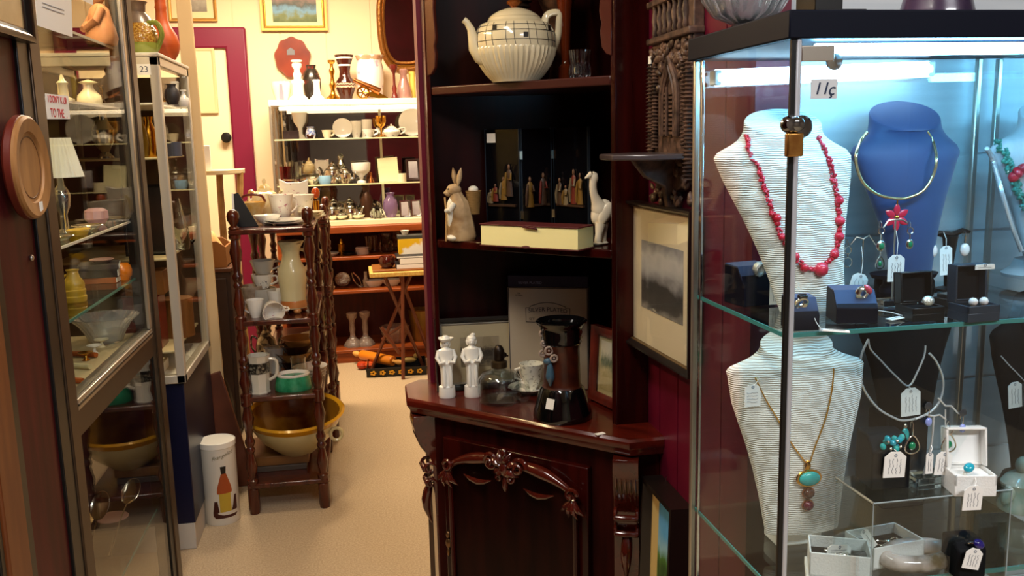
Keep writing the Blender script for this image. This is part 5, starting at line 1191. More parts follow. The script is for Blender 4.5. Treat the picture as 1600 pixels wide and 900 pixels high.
p = at(192, 2.71, ZJ); k = mpp(p); pot('orange_pot', 'orange glazed pot near the far post of the left cabinet', 'pot', V((p.x, p.y, ZJ)), [(0, 0), (9, 0), (14, 6), (15, 14), (13, 22), (9, 26), (0, 26)], mat('orange_glaze', '#e07a10', .3, coat=.4), k)
# pressed glass bowl
p = V((-.705, 2.665, ZB)); k = mpp(p)*.88
gb = thing('glass_bowl', 'large frilled pressed-glass bowl on the floor of the left cabinet', 'bowl', p)
lpart('body', [(0, 0), (26, 0), (28, 2), (34, 18, .01), (44, 34, .02), (54, 44, .03), (57, 47, .04), (53, 47, .03), (40, 34, .02), (29, 17, 0), (22, 5), (0, 4)], mat('pressed_glass', '#f4f4f0', .12, trans=.75), gb, k, 96, nf=24)
for i, (px, py, x_, m_) in enumerate(((118, 600, -.66, 'stick_orange'), (132, 590, -.68, 'stick_cream'), (143, 585, -.70, 'stick_orange'))):
    p = V(AX(px, py, x_)); p.z = ZB+.008
    tag(G().tube([(-.12, .06, 0), (0, 0, 0), (.02, -.012, 0)], .007, 8).out('knife_handle', mat(m_, '#b05a28' if 'orange' in m_ else '#d8cca0', .4), None, p), ['orange handle nearest the near post on the cabinet floor', 'cream handle between two orange handles on the cabinet floor', 'orange handle just before the glass bowl on the cabinet floor'][i], 'cutlery')
for i, (px, py) in enumerate(((136, 575), (150, 570), (161, 558))):
    p = V(AX(px, py, -.70)); p.z = ZB; k = mpp(p)
    pot('trinket_dish', ['small gilt trinket dish left of the glass bowl foot', 'small white trinket dish below the glass bowl', 'small white stemmed dish right of the glass bowl foot'][i], 'dish', p, [(0, 0), (6, 0), (3, 3), (2, 8), (11, 12), (11, 13), (0, 10)], [GOLD, PORC, CREAMP][i], k)
# spoons on the lower shelf
zs_ = .36
def spoon(label, px, py, L, a, bw, X):
    p = AX(px, py, X); t_ = math.asin(min(.9, (p.z-zs_-.012)/(bw*1.4+L))); r = thing('serving_spoon', label, 'spoon', p, rot=(t_, 0, a))
    M = Matrix.Rotation(.0, 4, 'X')
    G().lathe([(0, -.006), (.5, -.0045), (.85, -.001), (1.0, .003), (.96, .0035), (.8, .0005), (.5, -.002), (0, -.004)], 28, M=Matrix.Diagonal((bw, bw*1.5, 1, 1)) @ M).out('bowl', SILVER, r)
    G().tube([(0, -bw*1.4, .003), (0, -bw*1.4-L*.4, .010), (0, -bw*1.4-L*.8, .006), (0, -bw*1.4-L, .004)], [.004, .0035, .006, .009], 8, flat=.4).out('handle', SILVER, r)
spoon('large silver serving spoon, the farthest on the lower shelf of the left cabinet', 205, 768, .15, -.25, .026, -.645)
spoon('silver serving spoon, the middle one on the lower shelf of the left cabinet', 157, 790, .12, -.25, .026, -.70)
p = AZ(140, 820, zs_)+V((-.03, 0, 0)); k = mpp(p)
pot('silver_tray', 'small oval silver tray nearest the front on the lower shelf, left cabinet', 'tray', p, [(0, 0), (22, 0), (26, 3), (32, 5), (31, 6), (24, 3), (0, 2)], mat('chased_silver', '#d0ccc0', .2, 1, bump=.9, scale=120), k, sx=.7, sy=1.2)
p = at(176, 2.68, zs_); k = mpp(p); pot('china_saucer', 'pinkish china saucer behind the spoons on the lower shelf', 'saucer', p, [(0, 0), (12, 0), (24, 4), (23, 5), (0, 2)], mat('pink_ware', '#c89a90'), k)
p = at(128, 2.45, zs_); k = mpp(p); pot('white_cup', 'white dish by the near post on the lower shelf of the left cabinet', 'dish', p, [(0, 0), (9, 0), (10, 10), (16, 16), (15, 17), (0, 12)], PORC, k)
# papers stuck on the glass
def notice(label, corners, m=PAPER, name='paper_notice'):
    P = [AX(x, y, LX) for x, y in corners]; c = sum(P, V((0, 0, 0)))/4; r = thing(name, label, 'notice', c)
    G().hull([q-c for q in P] + [q-c+V((.0008, 0, 0)) for q in P], [(0, 1, 2, 3), (7, 6, 5, 4), (0, 4, 5, 1), (1, 5, 6, 2), (2, 6, 7, 3), (3, 7, 4, 0)]).out('sheet', m, r, smooth=False); return r, c
n1, c1 = notice('white sheet taped high on the left cabinet glass, top left', [(52, -30), (110, -30), (113, 58), (58, 40)])
g = G(); [g.tube([AX(66+3*i*0, 4+6*i, LX+.001)-c1, AX(82, 10+6*i, LX+.001)-c1, AX(100, 16+6*i, LX+.001)-c1], .0009, 4) for i in range(2)]; g.out('print', mat('pale_grey_ink', '#8890a0', .8), n1)
notice('corner of a second white sheet at the top of the left cabinet glass', [(128, -30), (144, -30), (145, 8), (128, 0)])
n2, c2 = notice('white notice with red lettering on the left cabinet glass above the pleated lampshade', [(70, 146), (106, 150), (109, 186), (73, 186)])
w_ = (AX(106, 168, LX).y-AX(71, 168, LX).y)
text("I DON'T K UR", w_*.135, INKR, n2, (.0014, 0, .014), rot=(PI/2, 0, PI/2), ext=.0002); text('TO THE  .', w_*.17, INKR, n2, (.0014, 0, -.014), rot=(PI/2, 0, PI/2), ext=.0002)

# ---- on the stained panelling
pl_c = AX(36, 262, LX+.012); R_ = .5*(AX(36, 181, LX+.012).z-AX(36, 343, LX+.012).z)
pt_ = thing('wooden_platter', 'round turned wooden platter hung on the panelled wall at far left', 'platter', pl_c, rot=(0, PI/2, 0))
WPL = mat('pale_turned_wood', '#8a5e34', .5, col2='#a47442', scale=5, stretch=(1, 6, 1)); RIMW = mat('red_brown_wood', '#5a1c10', .4)
G().lathe([(0, 0), (R_*.94, 0), (R_, .006), (R_, .016), (R_*.95, .02), (R_*.7, .016), (R_*.68, .012), (0, .010)], 56).out('plate', WPL, pt_)
G().lathe([(R_*.985, -.004), (R_*1.02, 0), (R_*1.015, .01), (R_*.99, .012)], 56, caps=False).out('rim', RIMW, pt_)
G().tube([V((R_*.60*math.cos(2*PI*i/48), R_*.60*math.sin(2*PI*i/48), .011)) for i in range(48)], .0016, 6, closed=True).out('turned_ring', mat('dark_turning', '#5a3418', .5), pt_)
G().cbox((.78*R_, .18*R_, .0185), (.018, .016, .001)).out('price_sticker', PAPER, pt_)
c_ = AX(20, 5, LX+.02); A = AX(54, 68, LX+.02); h = .34; w = .28
picture('old_photograph', 'dark framed sepia photograph at the top left corner on the panelled wall', V((LX+.004, A.y-w/2, A.z+h/2)), w, h, .022, .022, mat('black_frame', '#0d0c0c'), ramp_art('sepia_photo', [(0, '#a89a70'), (.3, '#c8bc94'), (.5, '#5c5038'), (.7, '#8a7c58'), (1, '#3c3428')], 4, .8), .0, rot=(0, 0, PI/2), mt=(.004, .004, .004, .004))
g = G(); g.ell((.003, 0, 0), (.004, .006, .006)); tag(g.out('nail_head', ALU, None, AX(47, 403, LX-.005)), 'small metal nail head on the stained panelling below the platter', 'nail')

# ================================================================== white aluminium cabinet behind it
WX, WY0, WY1, WZ0, WZ1 = -.6, 3.2, 3.78, .625, 1.736
wc_ = thing('aluminium_cabinet', 'white aluminium framed glass cabinet on a navy plinth, behind the black cabinet', 'display cabinet', (WX-.22, WY0, 0))
WAL = mat('white_aluminium', '#c8c0b0', .35, .3)
def wb(name, lo, hi, m, bevel=.003): return G().box(V(lo)-V(wc_.location), V(hi)-V(wc_.location)).out(name, m, wc_, bevel=bevel)
for x in (WX-.44, WX-.03):
    for y in (WY0, WY1-.03): wb('post', (x, y, WZ0), (x+.03, y+.03, WZ1), WAL)
for z in (WZ0, WZ1-.03):
    wb('rail', (WX-.03, WY0, z), (WX, WY1, z+.03), WAL); wb('rail', (WX-.44, WY0, z), (WX, WY0+.03, z+.03), WAL); wb('rail', (WX-.44, WY0, z), (WX-.41, WY1, z+.03), WAL)
wb('top', (WX-.45, WY0-.005, WZ1), (WX+.004, WY1+.005, WZ1+.012), mat('white_top', '#d8d0c0', .5)); wb('plinth_base', (WX-.425, WY0+.022, 0), (WX-.016, WY1+.018, .10), mat('grey_white_board', '#b8b0a4', .6)); wb('plinth', (WX-.43, WY0+.02, .10), (WX-.012, WY1+.02, WZ0), NAVY); wb('cabinet_base', (WX-.43, WY0+.01, WZ0), (WX-.01, WY1-.01, WZ0+.02), WHITEP)
wb('back_panel', (WX-.435, WY0+.03, WZ0), (WX-.425, WY1-.03, WZ1), mat('brown_back', '#5a4228')); wb('back_panel', (WX-.43, WY1-.012, WZ0), (WX-.03, WY1-.004, WZ1-.03), mat('brown_back', '#5a4228'))
wb('glass_pane', (WX-.008, WY0+.03, WZ0+.03), (WX-.004, WY1-.03, WZ1-.03), DPANE, 0); wb('glass_pane', (WX-.41, WY0+.008, WZ0+.03), (WX-.03, WY0+.012, WZ1-.03), DPANE, 0)
wsh = [AY(228, y, WY0+.1).z for y in (246, 402, 545)]
for z in wsh: wb('shelf', (WX-.41, WY0+.035, z-.008), (WX-.035, WY1-.035, z), mat('pale_shelf', '#c8b890'))
wb('shelf', (WX-.41, WY0+.035, 1.58), (WX-.035, WY1-.035, 1.588), WHITEP)
q = AY(213, 100, WY0-.006); q2 = AY(236, 117, WY0-.006)
nl = wb('number_label', (q.x, WY0-.003, q2.z), (q2.x, WY0, q.z), PAPER, 0)
text('23', .028, INK, nl, V(((q.x+q2.x)/2, WY0-.0034, (q.z+q2.z)/2))-V(wc_.location))
def inw(px, z, Y=None): return at(px, Y or WY0+.12, z)
for i, (px, dy) in enumerate(((222, 0), (236, .06))):
    p = inw(px, wsh[0], WY0+.12+dy); k = mpp(p); e_ = thing('brass_jug', ['dull brass jug with handle, left behind the end glass of the white cabinet', 'taller olive brass vase, right behind the end glass of the white cabinet'][i], 'jug', p)
    lpart('body', [(0, 0), (9, 0), (12, 20), (10, 40), (6, 54), (8, 62), (0, 62)], [mat('olive_brass', '#7a6424', .35, .7), BRASS][i], e_, k); G().tube([(-8*k, -4*k, 52*k), (-15*k, -6*k, 42*k), (-11*k, -4*k, 20*k)], 1.8*k, 7).out('handle', mat('olive_brass', '#7a6424'), e_)
p = inw(232, wsh[1]); k = mpp(p)
picture('dark_print', 'dark framed print standing on the middle shelf of the white cabinet', p+V((0, .04, .125)), .16, .25, .012, .012, BLACK, ramp_art('dark_print_art', [(0, '#2a1c14'), (.5, '#4a3020'), (1, '#2c2018')], 6, .6), .0, rot=(-.05, 0, 0), mt=(0, 0, 0, 0))
p = inw(240, wsh[2], WY0+.08); k = mpp(p)
rbx = thing('red_box', 'red lacquer box with gilt motifs on the lower shelf of the white cabinet', 'box', p); G().box((-.09, 0, 0), (.03, .12, .19)).out('box_body', mat('red_lacquer', '#6e0c14', .3, coat=.4), rbx, bevel=.003)
for i, (x, z) in enumerate(((-.03, .15), (.0, .15), (-.05, .11), (-.03, .075), (.0, .075), (-.02, .03))): G().lathe([(.006, 0), (.011, 0), (.011, .0012), (.006, .0012)], 14, M=Matrix.Rotation(PI/2, 4, 'X'), c=(x, 0, z), caps=False).out('gilt_motif', GOLD, rbx)
p = inw(243, wsh[2]+.192, WY0+.09); tag(G().box((-.10, 0, 0), (.03, .10, .085)).out('wooden_casket', mat('tan_wood', '#8a5a2c', .5), None, p, bevel=.003), 'tan wooden casket on top of the red lacquer box, white cabinet', 'box')
zb_ = WZ0+.02
p = inw(240, zb_, WY0+.09); tag(G().box((-.10, 0, 0), (.035, .10, .035)).out('white_box', PAPER, None, p, bevel=.002), 'flat white box on the bottom of the white cabinet', 'box')
for i in range(6): tag(G().tube([(-.06, 0, 0), (0, .01, .004), (.03, .0, 0)], [.003, .002, .005], 6).out('fork', SILVER, None, p+V((-.02+.004*i, .012+.012*i, .040)), (0, 0, .5-.2*i)), 'silver cutlery piece heaped on the flat white box', 'cutlery', 'heaped cutlery')
# seen through the side glass
for px, Y, z, prf, m, k_, nm, lab, cat in (
    (268, 3.42, wsh[0], [(0, 0), (16, 0), (16, 22), (0, 22)], mat('slate_blue', '#4a5060', .5), 1, 'blue_box', 'slate blue box on the upper shelf of the white cabinet', 'box'),
    (284, 3.5, wsh[1], [(0, 0), (12, 0), (14, 4), (13, 30), (7, 60), (3, 80), (2, 80), (5, 58), (10, 30), (0, 8)], GLASS, 1, 'glass_vase', 'tear-shaped clear glass vase in the white cabinet', 'vase'),
    (292, 3.6, wsh[1], PF['bowlp'], CUTGLASS, .5, 'glass_bowl', 'small cut-glass bowl beside the tear-shaped vase', 'bowl'),
    (280, 3.5, wsh[2], [(0, 0), (24, 0), (24, 60), (0, 60)], mat('tan_wood', '#8a5a2c'), 1, 'wooden_drum', 'round tan wooden drum on the lower shelf of the white cabinet', 'box'),
    (272, 3.42, 1.588, PF['vasep'], mat('slate', '#4a4648'), .45, 'grey_vase', 'small grey vase on the uppermost shelf of the white cabinet', 'vase'),
    (288, 3.6, 1.588, PF['bottle'], PORC, .5, 'white_bottle', 'white bottle on the uppermost shelf of the white cabinet', 'bottle')):
    p = at(px, Y, z); pot(nm, lab, cat, p, prf, m, mpp(p)*k_)
# pots standing on top
zt_ = WZ1+.012
p = at(224, 3.36, zt_); k = mpp(p); CG = mat('green_glaze', '#5a6a24', .25, coat=.5, col2='#8a9440', scale=10)
cj = thing('corn_jug', 'green and amber corn-cob jug standing at the front of the white cabinet top', 'jug', p)
lpart('body', [(0, 0), (16, 0), (18, 3), (24, 14), (26, 26), (23, 40), (17, 50), (0, 52)], mat('corn_glaze', '#8a5a18', .25, coat=.5, col2='#b08a3c', kind='voronoi', scale=140, bump=.6), cj, k)
lpart('leaf_base', [(0, 0), (17.5, 0), (20, 3), (26.5, 14), (27, 20), (25, 20)], CG, cj, k); G().tube(poly([V((12*k, -6*k, 50*k)), V((26*k, -10*k, 50*k)), V((32*k, -10*k, 32*k)), V((22*k, -6*k, 10*k))], 14), 4*k, 9).out('handle', CG, cj)
p = at(218, 3.55, zt_); k = mpp(p); pot('grey_jar', 'tall grey mottled jar behind the corn jug on the white cabinet', 'jar', p, [(0, 0), (24, 0), (30, 20), (30, 45), (22, 66), (15, 74), (16, 86), (19, 90), (17, 90), (0, 80)], mat('grey_glaze', '#5a4c44', .35, col2='#8a7664', scale=18, coat=.3), k)
p = at(258, 3.52, zt_); k = mpp(p); pot('gourd_vase', 'terracotta long-necked bulbous vase on the white cabinet top', 'vase', p, [(0, 0), (14, 0), (16, 2), (22, 12), (24, 24), (21, 38), (13, 52), (9, 62), (8, 76), (9, 80), (8, 84), (8, 100), (9, 104), (8, 110), (9, 130), (0, 130)], TERRA, k)
# leaning cream board, dark tray, leather folder, white box, printed tin
a_, b_ = AY(286, 0, 3.9), AY(334, 545, 3.86)
dv = (b_-a_)/(b_.z-a_.z); foot = b_-dv*b_.z; topb = a_+dv*.25
lbr = thing('leaning_board', 'narrow cream board leaning upright behind the white cabinet', 'board', foot)
G().hull([q+V(o) for q in (V((0, 0, 0)), topb-foot) for o in ((-.028, 0, 0), (.028, 0, 0), (.028, .02, 0), (-.028, .02, 0))], [(0, 1, 2, 3), (4, 7, 6, 5), (0, 4, 5, 1), (1, 5, 6, 2), (2, 6, 7, 3), (3, 7, 4, 0)]).out('board', mat('cream_board', '#dcc090', .6), lbr, bevel=.002)
p = AZ(345, 822, 0); k = mpp(p); p = p + V((0, 27*k, 0)); rt, ht = 27*k, 133*k
tin = thing('printed_tin', 'tall white cylindrical tin printed with a brown bottle, on the carpet', 'tin', p, .12)
G().lathe([(0, 0), (rt*.98, 0), (rt, .003), (rt, ht-.02), (rt, ht-.004)], 40).out('tin_body', mat('white_tin', '#d8d2c4', .3, coat=.3), tin)
G().lathe([(rt, ht-.024), (rt*1.035, ht-.022), (rt*1.035, ht-.002), (rt*.99, ht), (rt*.95, ht-.003), (0, ht-.003)], 40).out('lid', mat('white_tin_lid', '#f0ece0', .3), tin)
def wrap(g, rows, r, a0):
    """a flat printed shape (z, left, right) wrapped on the tin"""
    pts = []; f = []; n = 8
    for z, l, rr_ in rows:
        for i in range(n+1):
            a = a0+(l+(rr_-l)*i/n)/r; pts.append((r*math.sin(a), -r*math.cos(a), z))
    for j in range(len(rows)-1):
        for i in range(n): f.append((j*(n+1)+i, j*(n+1)+i+1, (j+1)*(n+1)+i+1, (j+1)*(n+1)+i))
    return g.hull(pts, f)
rp = rt+.0006; S_ = lambda rows, a0=0: [(z*k, l*k, r_*k) for z, l, r_ in rows]
wrap(G(), S_([(22, -9, 9), (52, -9, 9)]), rp, .25).out('printed_label', mat('print_yellow', '#b89a30', .4), tin)
wrap(G(), S_([(52, -11, 11), (54, -12, 12), (62, -11, 11), (78, -6, 6), (84, -4, 4)]), rp, .25).out('printed_bottle', mat('print_amber', '#a0481c', .35), tin)
wrap(G(), S_([(84, -3.5, 3.5), (96, -4.5, 4.5)]), rp, .25).out('printed_cap', BLACK, tin)
g = G(); wrap(g, S_([(12, -16, 16), (16, -20, 20), (22, -20, -9)]), rp+.0003, .25); wrap(g, S_([(22, -20, -10), (40, -17, -12)]), rp+.0003, .25); wrap(g, S_([(22, 9, 20), (30, 12, 20), (46, 16, 20)]), rp+.0003, .25); g.out('printed_fruit', mat('print_brown', '#3c140c', .4), tin)
tl = text('Frangelico', 8.5*k, mat('print_olive', '#8a7c4a', .5), tin, (0, 0, 113*k), shear=.3)
for v in tl.data.vertices:
    a = .3+v.co.x/rp; z_ = v.co.y+v.co.x*.25; v.co = V((rp*math.sin(a), -rp*math.cos(a), z_))
tl.rotation_euler = (0, 0, 0)
p = AZ(318, 790, 0); tag(G().lathe([(0, 0), (.12, 0), (.14, .008), (.15, .02), (.145, .02), (.12, .008), (0, .005)], 40, sy=1.9, M=Matrix.Translation((0, 0, .285)) @ Matrix.Rotation(PI/2+.0, 4, 'Z') @ Matrix.Rotation(PI/2-.12, 4, 'Y') @ Matrix.Rotation(PI/2, 4, 'Z')).out('oval_tray', mat('dark_tray', '#1c100e', .3, coat=.4), None, V((-.70, 3.95, .0))), 'dark oval tray leaning against the end of the navy plinth', 'tray')
a_, b_ = AY(345, 586, 3.86), AY(385, 735, 3.75)
lf = thing('leather_folder', 'brown leather folder leaning between the tin and the shelf stand', 'folder', (b_.x, 3.8, 0))
W2_ = .12; q = [V((-.06, 0, 0)), V((.03, 0, 0)), V((.03+(a_.x-b_.x)-.03, .05, a_.z+.02)), V((-.06+(a_.x-b_.x)-.045, .05, a_.z-.01))]
G().hull([v+V((0, o, 0)) for o in (0, .028) for v in q], [(0, 1, 2, 3), (7, 6, 5, 4), (0, 4, 5, 1), (1, 5, 6, 2), (2, 6, 7, 3), (3, 7, 4, 0)]).out('cover', mat('brown_leather', '#5a2c18', .5, col2='#6e3820', scale=6), lf, bevel=.004)

# ================================================================== turned-wood shelf stand
def etagere(label, x0, x1, y0, y1, zs, rp, top=True, name='shelf_stand', tray=True):
    r = thing(name, label, 'shelf stand', ((x0+x1)/2, (y0+y1)/2, 0)); cx, cy = (x0+x1)/2, (y0+y1)/2
    for i, z in enumerate(zs):
        G().box((x0-cx-.02, y0-cy-.02, z-.02), (x1-cx+.02, y1-cy+.02, z)).out('shelf', ETW, r, bevel=.005)
    for x in (x0, x1):
        for y in (y0, y1):
            prof = [(0, 0), (rp*.9, 0), (rp*1.05, .02), (rp*1.05, zs[0]-.022), (rp*.9, zs[0]-.02)]
            for a, b in zip(zs, zs[1:]):
                L = b-a-.02; q = [(0, 1.1), (.04, 1.1), (.06, .7), (.09, .75), (.2, 1.15), (.3, .8), (.37, .62), (.40, .9), (.42, .9), (.45, .65), (.5, .95), (.53, .95), (.56, .65), (.6, .62), (.7, .85), (.8, 1.15), (.91, .75), (.94, .7), (.96, 1.1), (1, 1.1)]
                prof += [(rp*.95*w, a+t*L) for t, w in q]
            g = G().lathe(prof, 16, c=(x-cx, y-cy, 0)); g.out('post', ETW, r)
            if top: G().lathe([(rp*.95, 0), (rp*1.0, .006), (rp*.6, .014), (rp*.62, .018), (rp*1.05, .034), (rp*1.12, .05), (rp*.9, .066), (rp*.45, .074), (0, .076)], 16, c=(x-cx, y-cy, zs[-1])).out('finial', ETW, r)
    return r
EZ = [.125, .477, .778, 1.128]
EX0, EX1, EY0, EY1 = -.438, -.166, 3.50, 4.16
etagere('four-tier turned-wood shelf stand crowded with china, in the aisle', EX0, EX1, EY0, EY1, EZ, .0215)
FX0, FX1, FY0, FY1 = -.42, -.135, 4.32, 4.92
FZ = [.12, .45, .75, 1.08]
etagere('second turned-wood shelf stand, directly behind the first one', FX0, FX1, FY0, FY1, FZ, .02)
def sh(px, i, Y): p = at(px, Y, EZ[i]); return p, mpp(p)
# ---- top tier
p, k = sh(372, 3, 3.56)
bt = thing('black_plaque', 'black triangular slate plaque standing at the left of the top tier', 'plaque', p+V((.01, .03, 0)))
G().prism([(-10*k, 0), (26*k, 0), (-2*k, 54*k), (-10*k, 52*k)], -.006, .006, M=Matrix.Rotation(-.12, 4, 'X')).out('plaque', BLACK, bt, bevel=.001); G().prism([(-12*k, 0), (-9*k, 0), (-9*k, 53*k), (-12*k, 53*k)], -.008, .02, M=Matrix.Rotation(-.12, 4, 'X')).out('edge', PAPER, bt)
PGOLD = mat('gilded_cream', '#eadcae', .18, col2='#d8b050', scale=26, lo=.5, hi=.68, coat=.4); FLOR = mat('floral_china', '#f0ece0', .16, col2='#b87a8a', scale=60, lo=.62, hi=.68, coat=.4)
p, k = sh(416, 3, 4.02); teapotlet('teapot', 'large cream and gilt teapot at the back of the top tier', p, k, 21, 60, PGOLD, PI*.8)
p, k = sh(397, 3, 3.84); jx = thing('basket_dish', 'amber basket-shaped china dish with handle, before the cream teapot', 'dish', p); lpart('bowl', [(0, 0), (10, 0), (16, 18), (20, 30), (18, 30), (8, 4), (0, 3)], mat('amber_china', '#d8a848', .25, coat=.3, col2='#e8d4a0', scale=20), jx, k); G().tube(poly([V((-19*k, 0, 29*k)), V((-12*k, 0, 40*k)), V((12*k, 0, 40*k)), V((19*k, 0, 29*k))], 12), 2*k, 7).out('handle', mat('plum_china', '#5a1c20', .3), jx)
p, k = sh(441, 3, 3.78); cup('large white floral cup in the middle of the top tier', p, k, 17, 42, FLOR, .6)
p, k = sh(472, 3, 3.92); cup('white cup with green leaf, right of the floral cup on the top tier', p, k, 18, 36, mat('leafy_china', '#f0ede2', .16, col2='#7a8a4a', scale=50, lo=.64, hi=.7, coat=.4), 1.2)
p, k = sh(418, 3, 3.66); pot('cream_bowl', 'small white bowl by the black plaque on the top tier', 'bowl', p, PF['bowlp'], PORC, k*.75)
for i, (px, Y) in enumerate(((446, 3.58), (444, 3.585))):
    p, k = sh(px, 3, Y); pot('plate', ['white plate at the front edge of the top tier, lower of two', 'white plate at the front edge of the top tier, upper of two'][i], 'plate', p+V((0, .06, .0085*i)), [(0, 0), (16, 0), (18, 1), (34-3*i, 4), (35-3*i, 5), (33-3*i, 5), (16, 2), (0, 2)], PORC, k, n=36)
p, k = sh(478, 3, 3.60); 
for i in range(3): pot('side_plate', ['lowest of the three plates at the right of the top tier', 'middle of the three plates at the right of the top tier', 'uppermost of the three plates at the right of the top tier'][i], 'plate', at(489, 3.86, EZ[3])+V((-.004*i, 0, .009*i)), [(0, 0), (11, 0), (12, 1), (21, 4), (22, 5), (21, 5), (10, 2), (0, 2)], CREAMP, k)
p, k = sh(495, 3, 4.12); eg = thing('egg_ornament', 'orange egg ornament on a low stand at the back right of the top tier', 'ornament', p); lpart('stand', [(0, 0), (7, 0), (4, 6), (5, 20), (0, 20)], BRASS, eg, k); G().ell((0, 0, 32*k), (6.5*k, 6.5*k, 9*k)).out('egg', mat('orange_egg', '#c8501a', .2, coat=.6), eg)
p, k = sh(462, 3, 4.10); lr = thing('letter_rack', 'cream boat-shaped china rack at the back of the top tier', 'rack', p); G().box((-20*k, -.02, 0), (20*k, .02, 6*k)).out('base', CREAMP, lr); G().prism([(-20*k, 6*k), (20*k, 6*k), (22*k, 54*k), (10*k, 50*k), (-10*k, 50*k), (-22*k, 56*k)], -.012, .012).out('body', FLOR, lr, bevel=.003)
# ---- second tier
p, k = sh(460, 2, 3.62); jm = mat('ivory_jug', '#c8bf94', .22, coat=.4, col2='#d4cca6', scale=6)
ju = thing('tall_jug', 'tall ivory jug with wavy lip and amber feet on the second tier', 'jug', p)
lpart('body', [(0, 8), (20, 8), (20, 10), (19, 22), (20, 40), (22, 56), (21, 68), (15, 80), (13, 90), (14, 100), (18, 108), (15, 108), (10, 92), (0, 80)], jm, ju, k)
lpart('lip_frill', [(13.4, 96, 0), (15, 102, .05), (19, 112, .14), (17, 111, .14), (13, 98, 0)], jm, ju, k, 36, caps=False, nf=5)
AMB = mat('amber_glaze', '#b0642c', .25, coat=.4, col2='#c88850', scale=12)
lpart('amber_base', [(20.3, 9), (20.6, 12), (20, 18), (19.4, 20)], AMB, ju, k, caps=False)
for a in range(4): G().ell((15*k*math.cos(a*PI/2+.4), 15*k*math.sin(a*PI/2+.4), 4.5*k), (6*k, 6*k, 5*k)).out('foot', AMB, ju)
G().tube(poly([V((13*k, 4*k, 98*k)), V((26*k, 8*k, 92*k)), V((28*k, 8*k, 70*k)), V((20*k, 6*k, 52*k))], 14), 2.6*k, 8).out('handle', jm, ju)
PATT = mat('blue_print_china', '#e8e4d8', .16, col2='#4a4a58', scale=70, lo=.63, hi=.68, coat=.4); GREYC = mat('grey_china', '#b8b4a8', .2, coat=.3)
p, k = sh(412, 2, 3.72); p0 = p
b1_ = pot('stacked_bowl', 'wide grey-white bowl at the bottom of the cup stack, second tier', 'bowl', p, [(0, 0), (12, 0), (14, 4), (20, 20), (21, 34), (19.5, 34), (12, 6), (0, 4)], GREYC, k)
cup('printed white cup in the middle of the stack, second tier', p+V((.004, 0, 34*k)), k, 15, 22, PATT, -.3)
cup('grey rimmed cup at the top of the stack, second tier', p+V((.008, 0, 56.5*k)), k, 17, 21, GREYC, .2)
p, k = sh(394, 2, 3.66); cup('brown and white cup at the left of the second tier', p+V((0, .05, 0)), k, 16, 40, mat('brown_band_china', '#c8b8a0', .2, col2='#6a4a30', scale=12, coat=.3), 2.6)
p, k = sh(400, 2, 3.56); cup('plain white cup in front of the brown cup, second tier', p, k, 12, 28, PORC, 3.0)
p, k = sh(420, 2, 3.555); c_ = cup('white cup lying on its side with rose sprays, front of the second tier', p+V((.0, -.01, 15*k)), k, 15, 26, FLOR, 0)
c_.rotation_euler = (PI/2+.25, .0, .25); c_.location = p+V((.01, .0, 17*k))
cup('white cup behind the fallen floral cup, second tier', at(434, 3.68, EZ[2]), mpp(p), 14, 34, PORC, .3)
p, k = sh(445, 2, 4.02); pot('brown_bowl', 'brown bowl at the back of the second tier', 'bowl', p, PF['bowlp'], mat('brown_ware', '#6a3a1c', .3, coat=.3), k*.8)
# ---- third tier
p, k = sh(407, 1, 3.545); oc = thing('octagonal_jug', 'white octagonal jug with a black patterned band, front of the third tier', 'jug', p)
PW = mat('aged_white_china', '#d4d0c0', .18, coat=.4)
lpart('body', [(0, 0), (15, 0), (16, 2), (14.5, 5), (15.5, 30), (17, 58), (18.5, 61), (17, 61), (14, 40), (0, 8)], PW, oc, k, 8)
lpart('black_band', [(16.2, 33), (17.1, 50)], mat('black_band', '#26241f', .3, col2='#8a8674', scale=90, lo=.5, hi=.6), oc, k, 8, caps=False)
G().tube(poly([V((16*k, 0, 54*k)), V((27*k, 0, 50*k)), V((26*k, 0, 28*k)), V((15*k, 0, 20*k))], 12), 2.6*k, 8).out('handle', PW, oc); G().ell((-18*k, 0, 57*k), (6*k, 5*k, 4*k), M=Euler((0, .6, 0)).to_matrix()).out('spout', PW, oc)
p, k = sh(459, 1, 3.57); tu = thing('soup_tureen', 'green-sided oval dish with white inside, front of the third tier', 'dish', p)
lpart('green_side', [(0, 0), (28, 0), (29, 2), (27, 14), (25, 22), (24, 22), (0, 20)], mat('green_majolica', '#1c7a50', .25, coat=.4, col2='#3a9a70', scale=40), tu, k, sy=.8); lpart('white_well', [(24.5, 21.5), (26, 25), (25, 26), (22, 23), (12, 18), (0, 17)], PORC, tu, k, sy=.8, caps=False)
for i in range(4):
    p, k = sh(494, 1, 3.72); pot('plate', ['lowest', 'second', 'third', 'uppermost'][i]+' of the four white plates stacked at the right of the third tier', 'plate', p+V((-.03+.002*i, 0, .0125*i)), [(0, 0), (14, 0), (15, 1), (26, 5), (27, 6), (25.5, 6), (14, 2), (0, 2)], PORC, k, n=36)
OCH = mat('ochre_ware', '#a87438', .25, coat=.4, col2='#c89a58', scale=10)
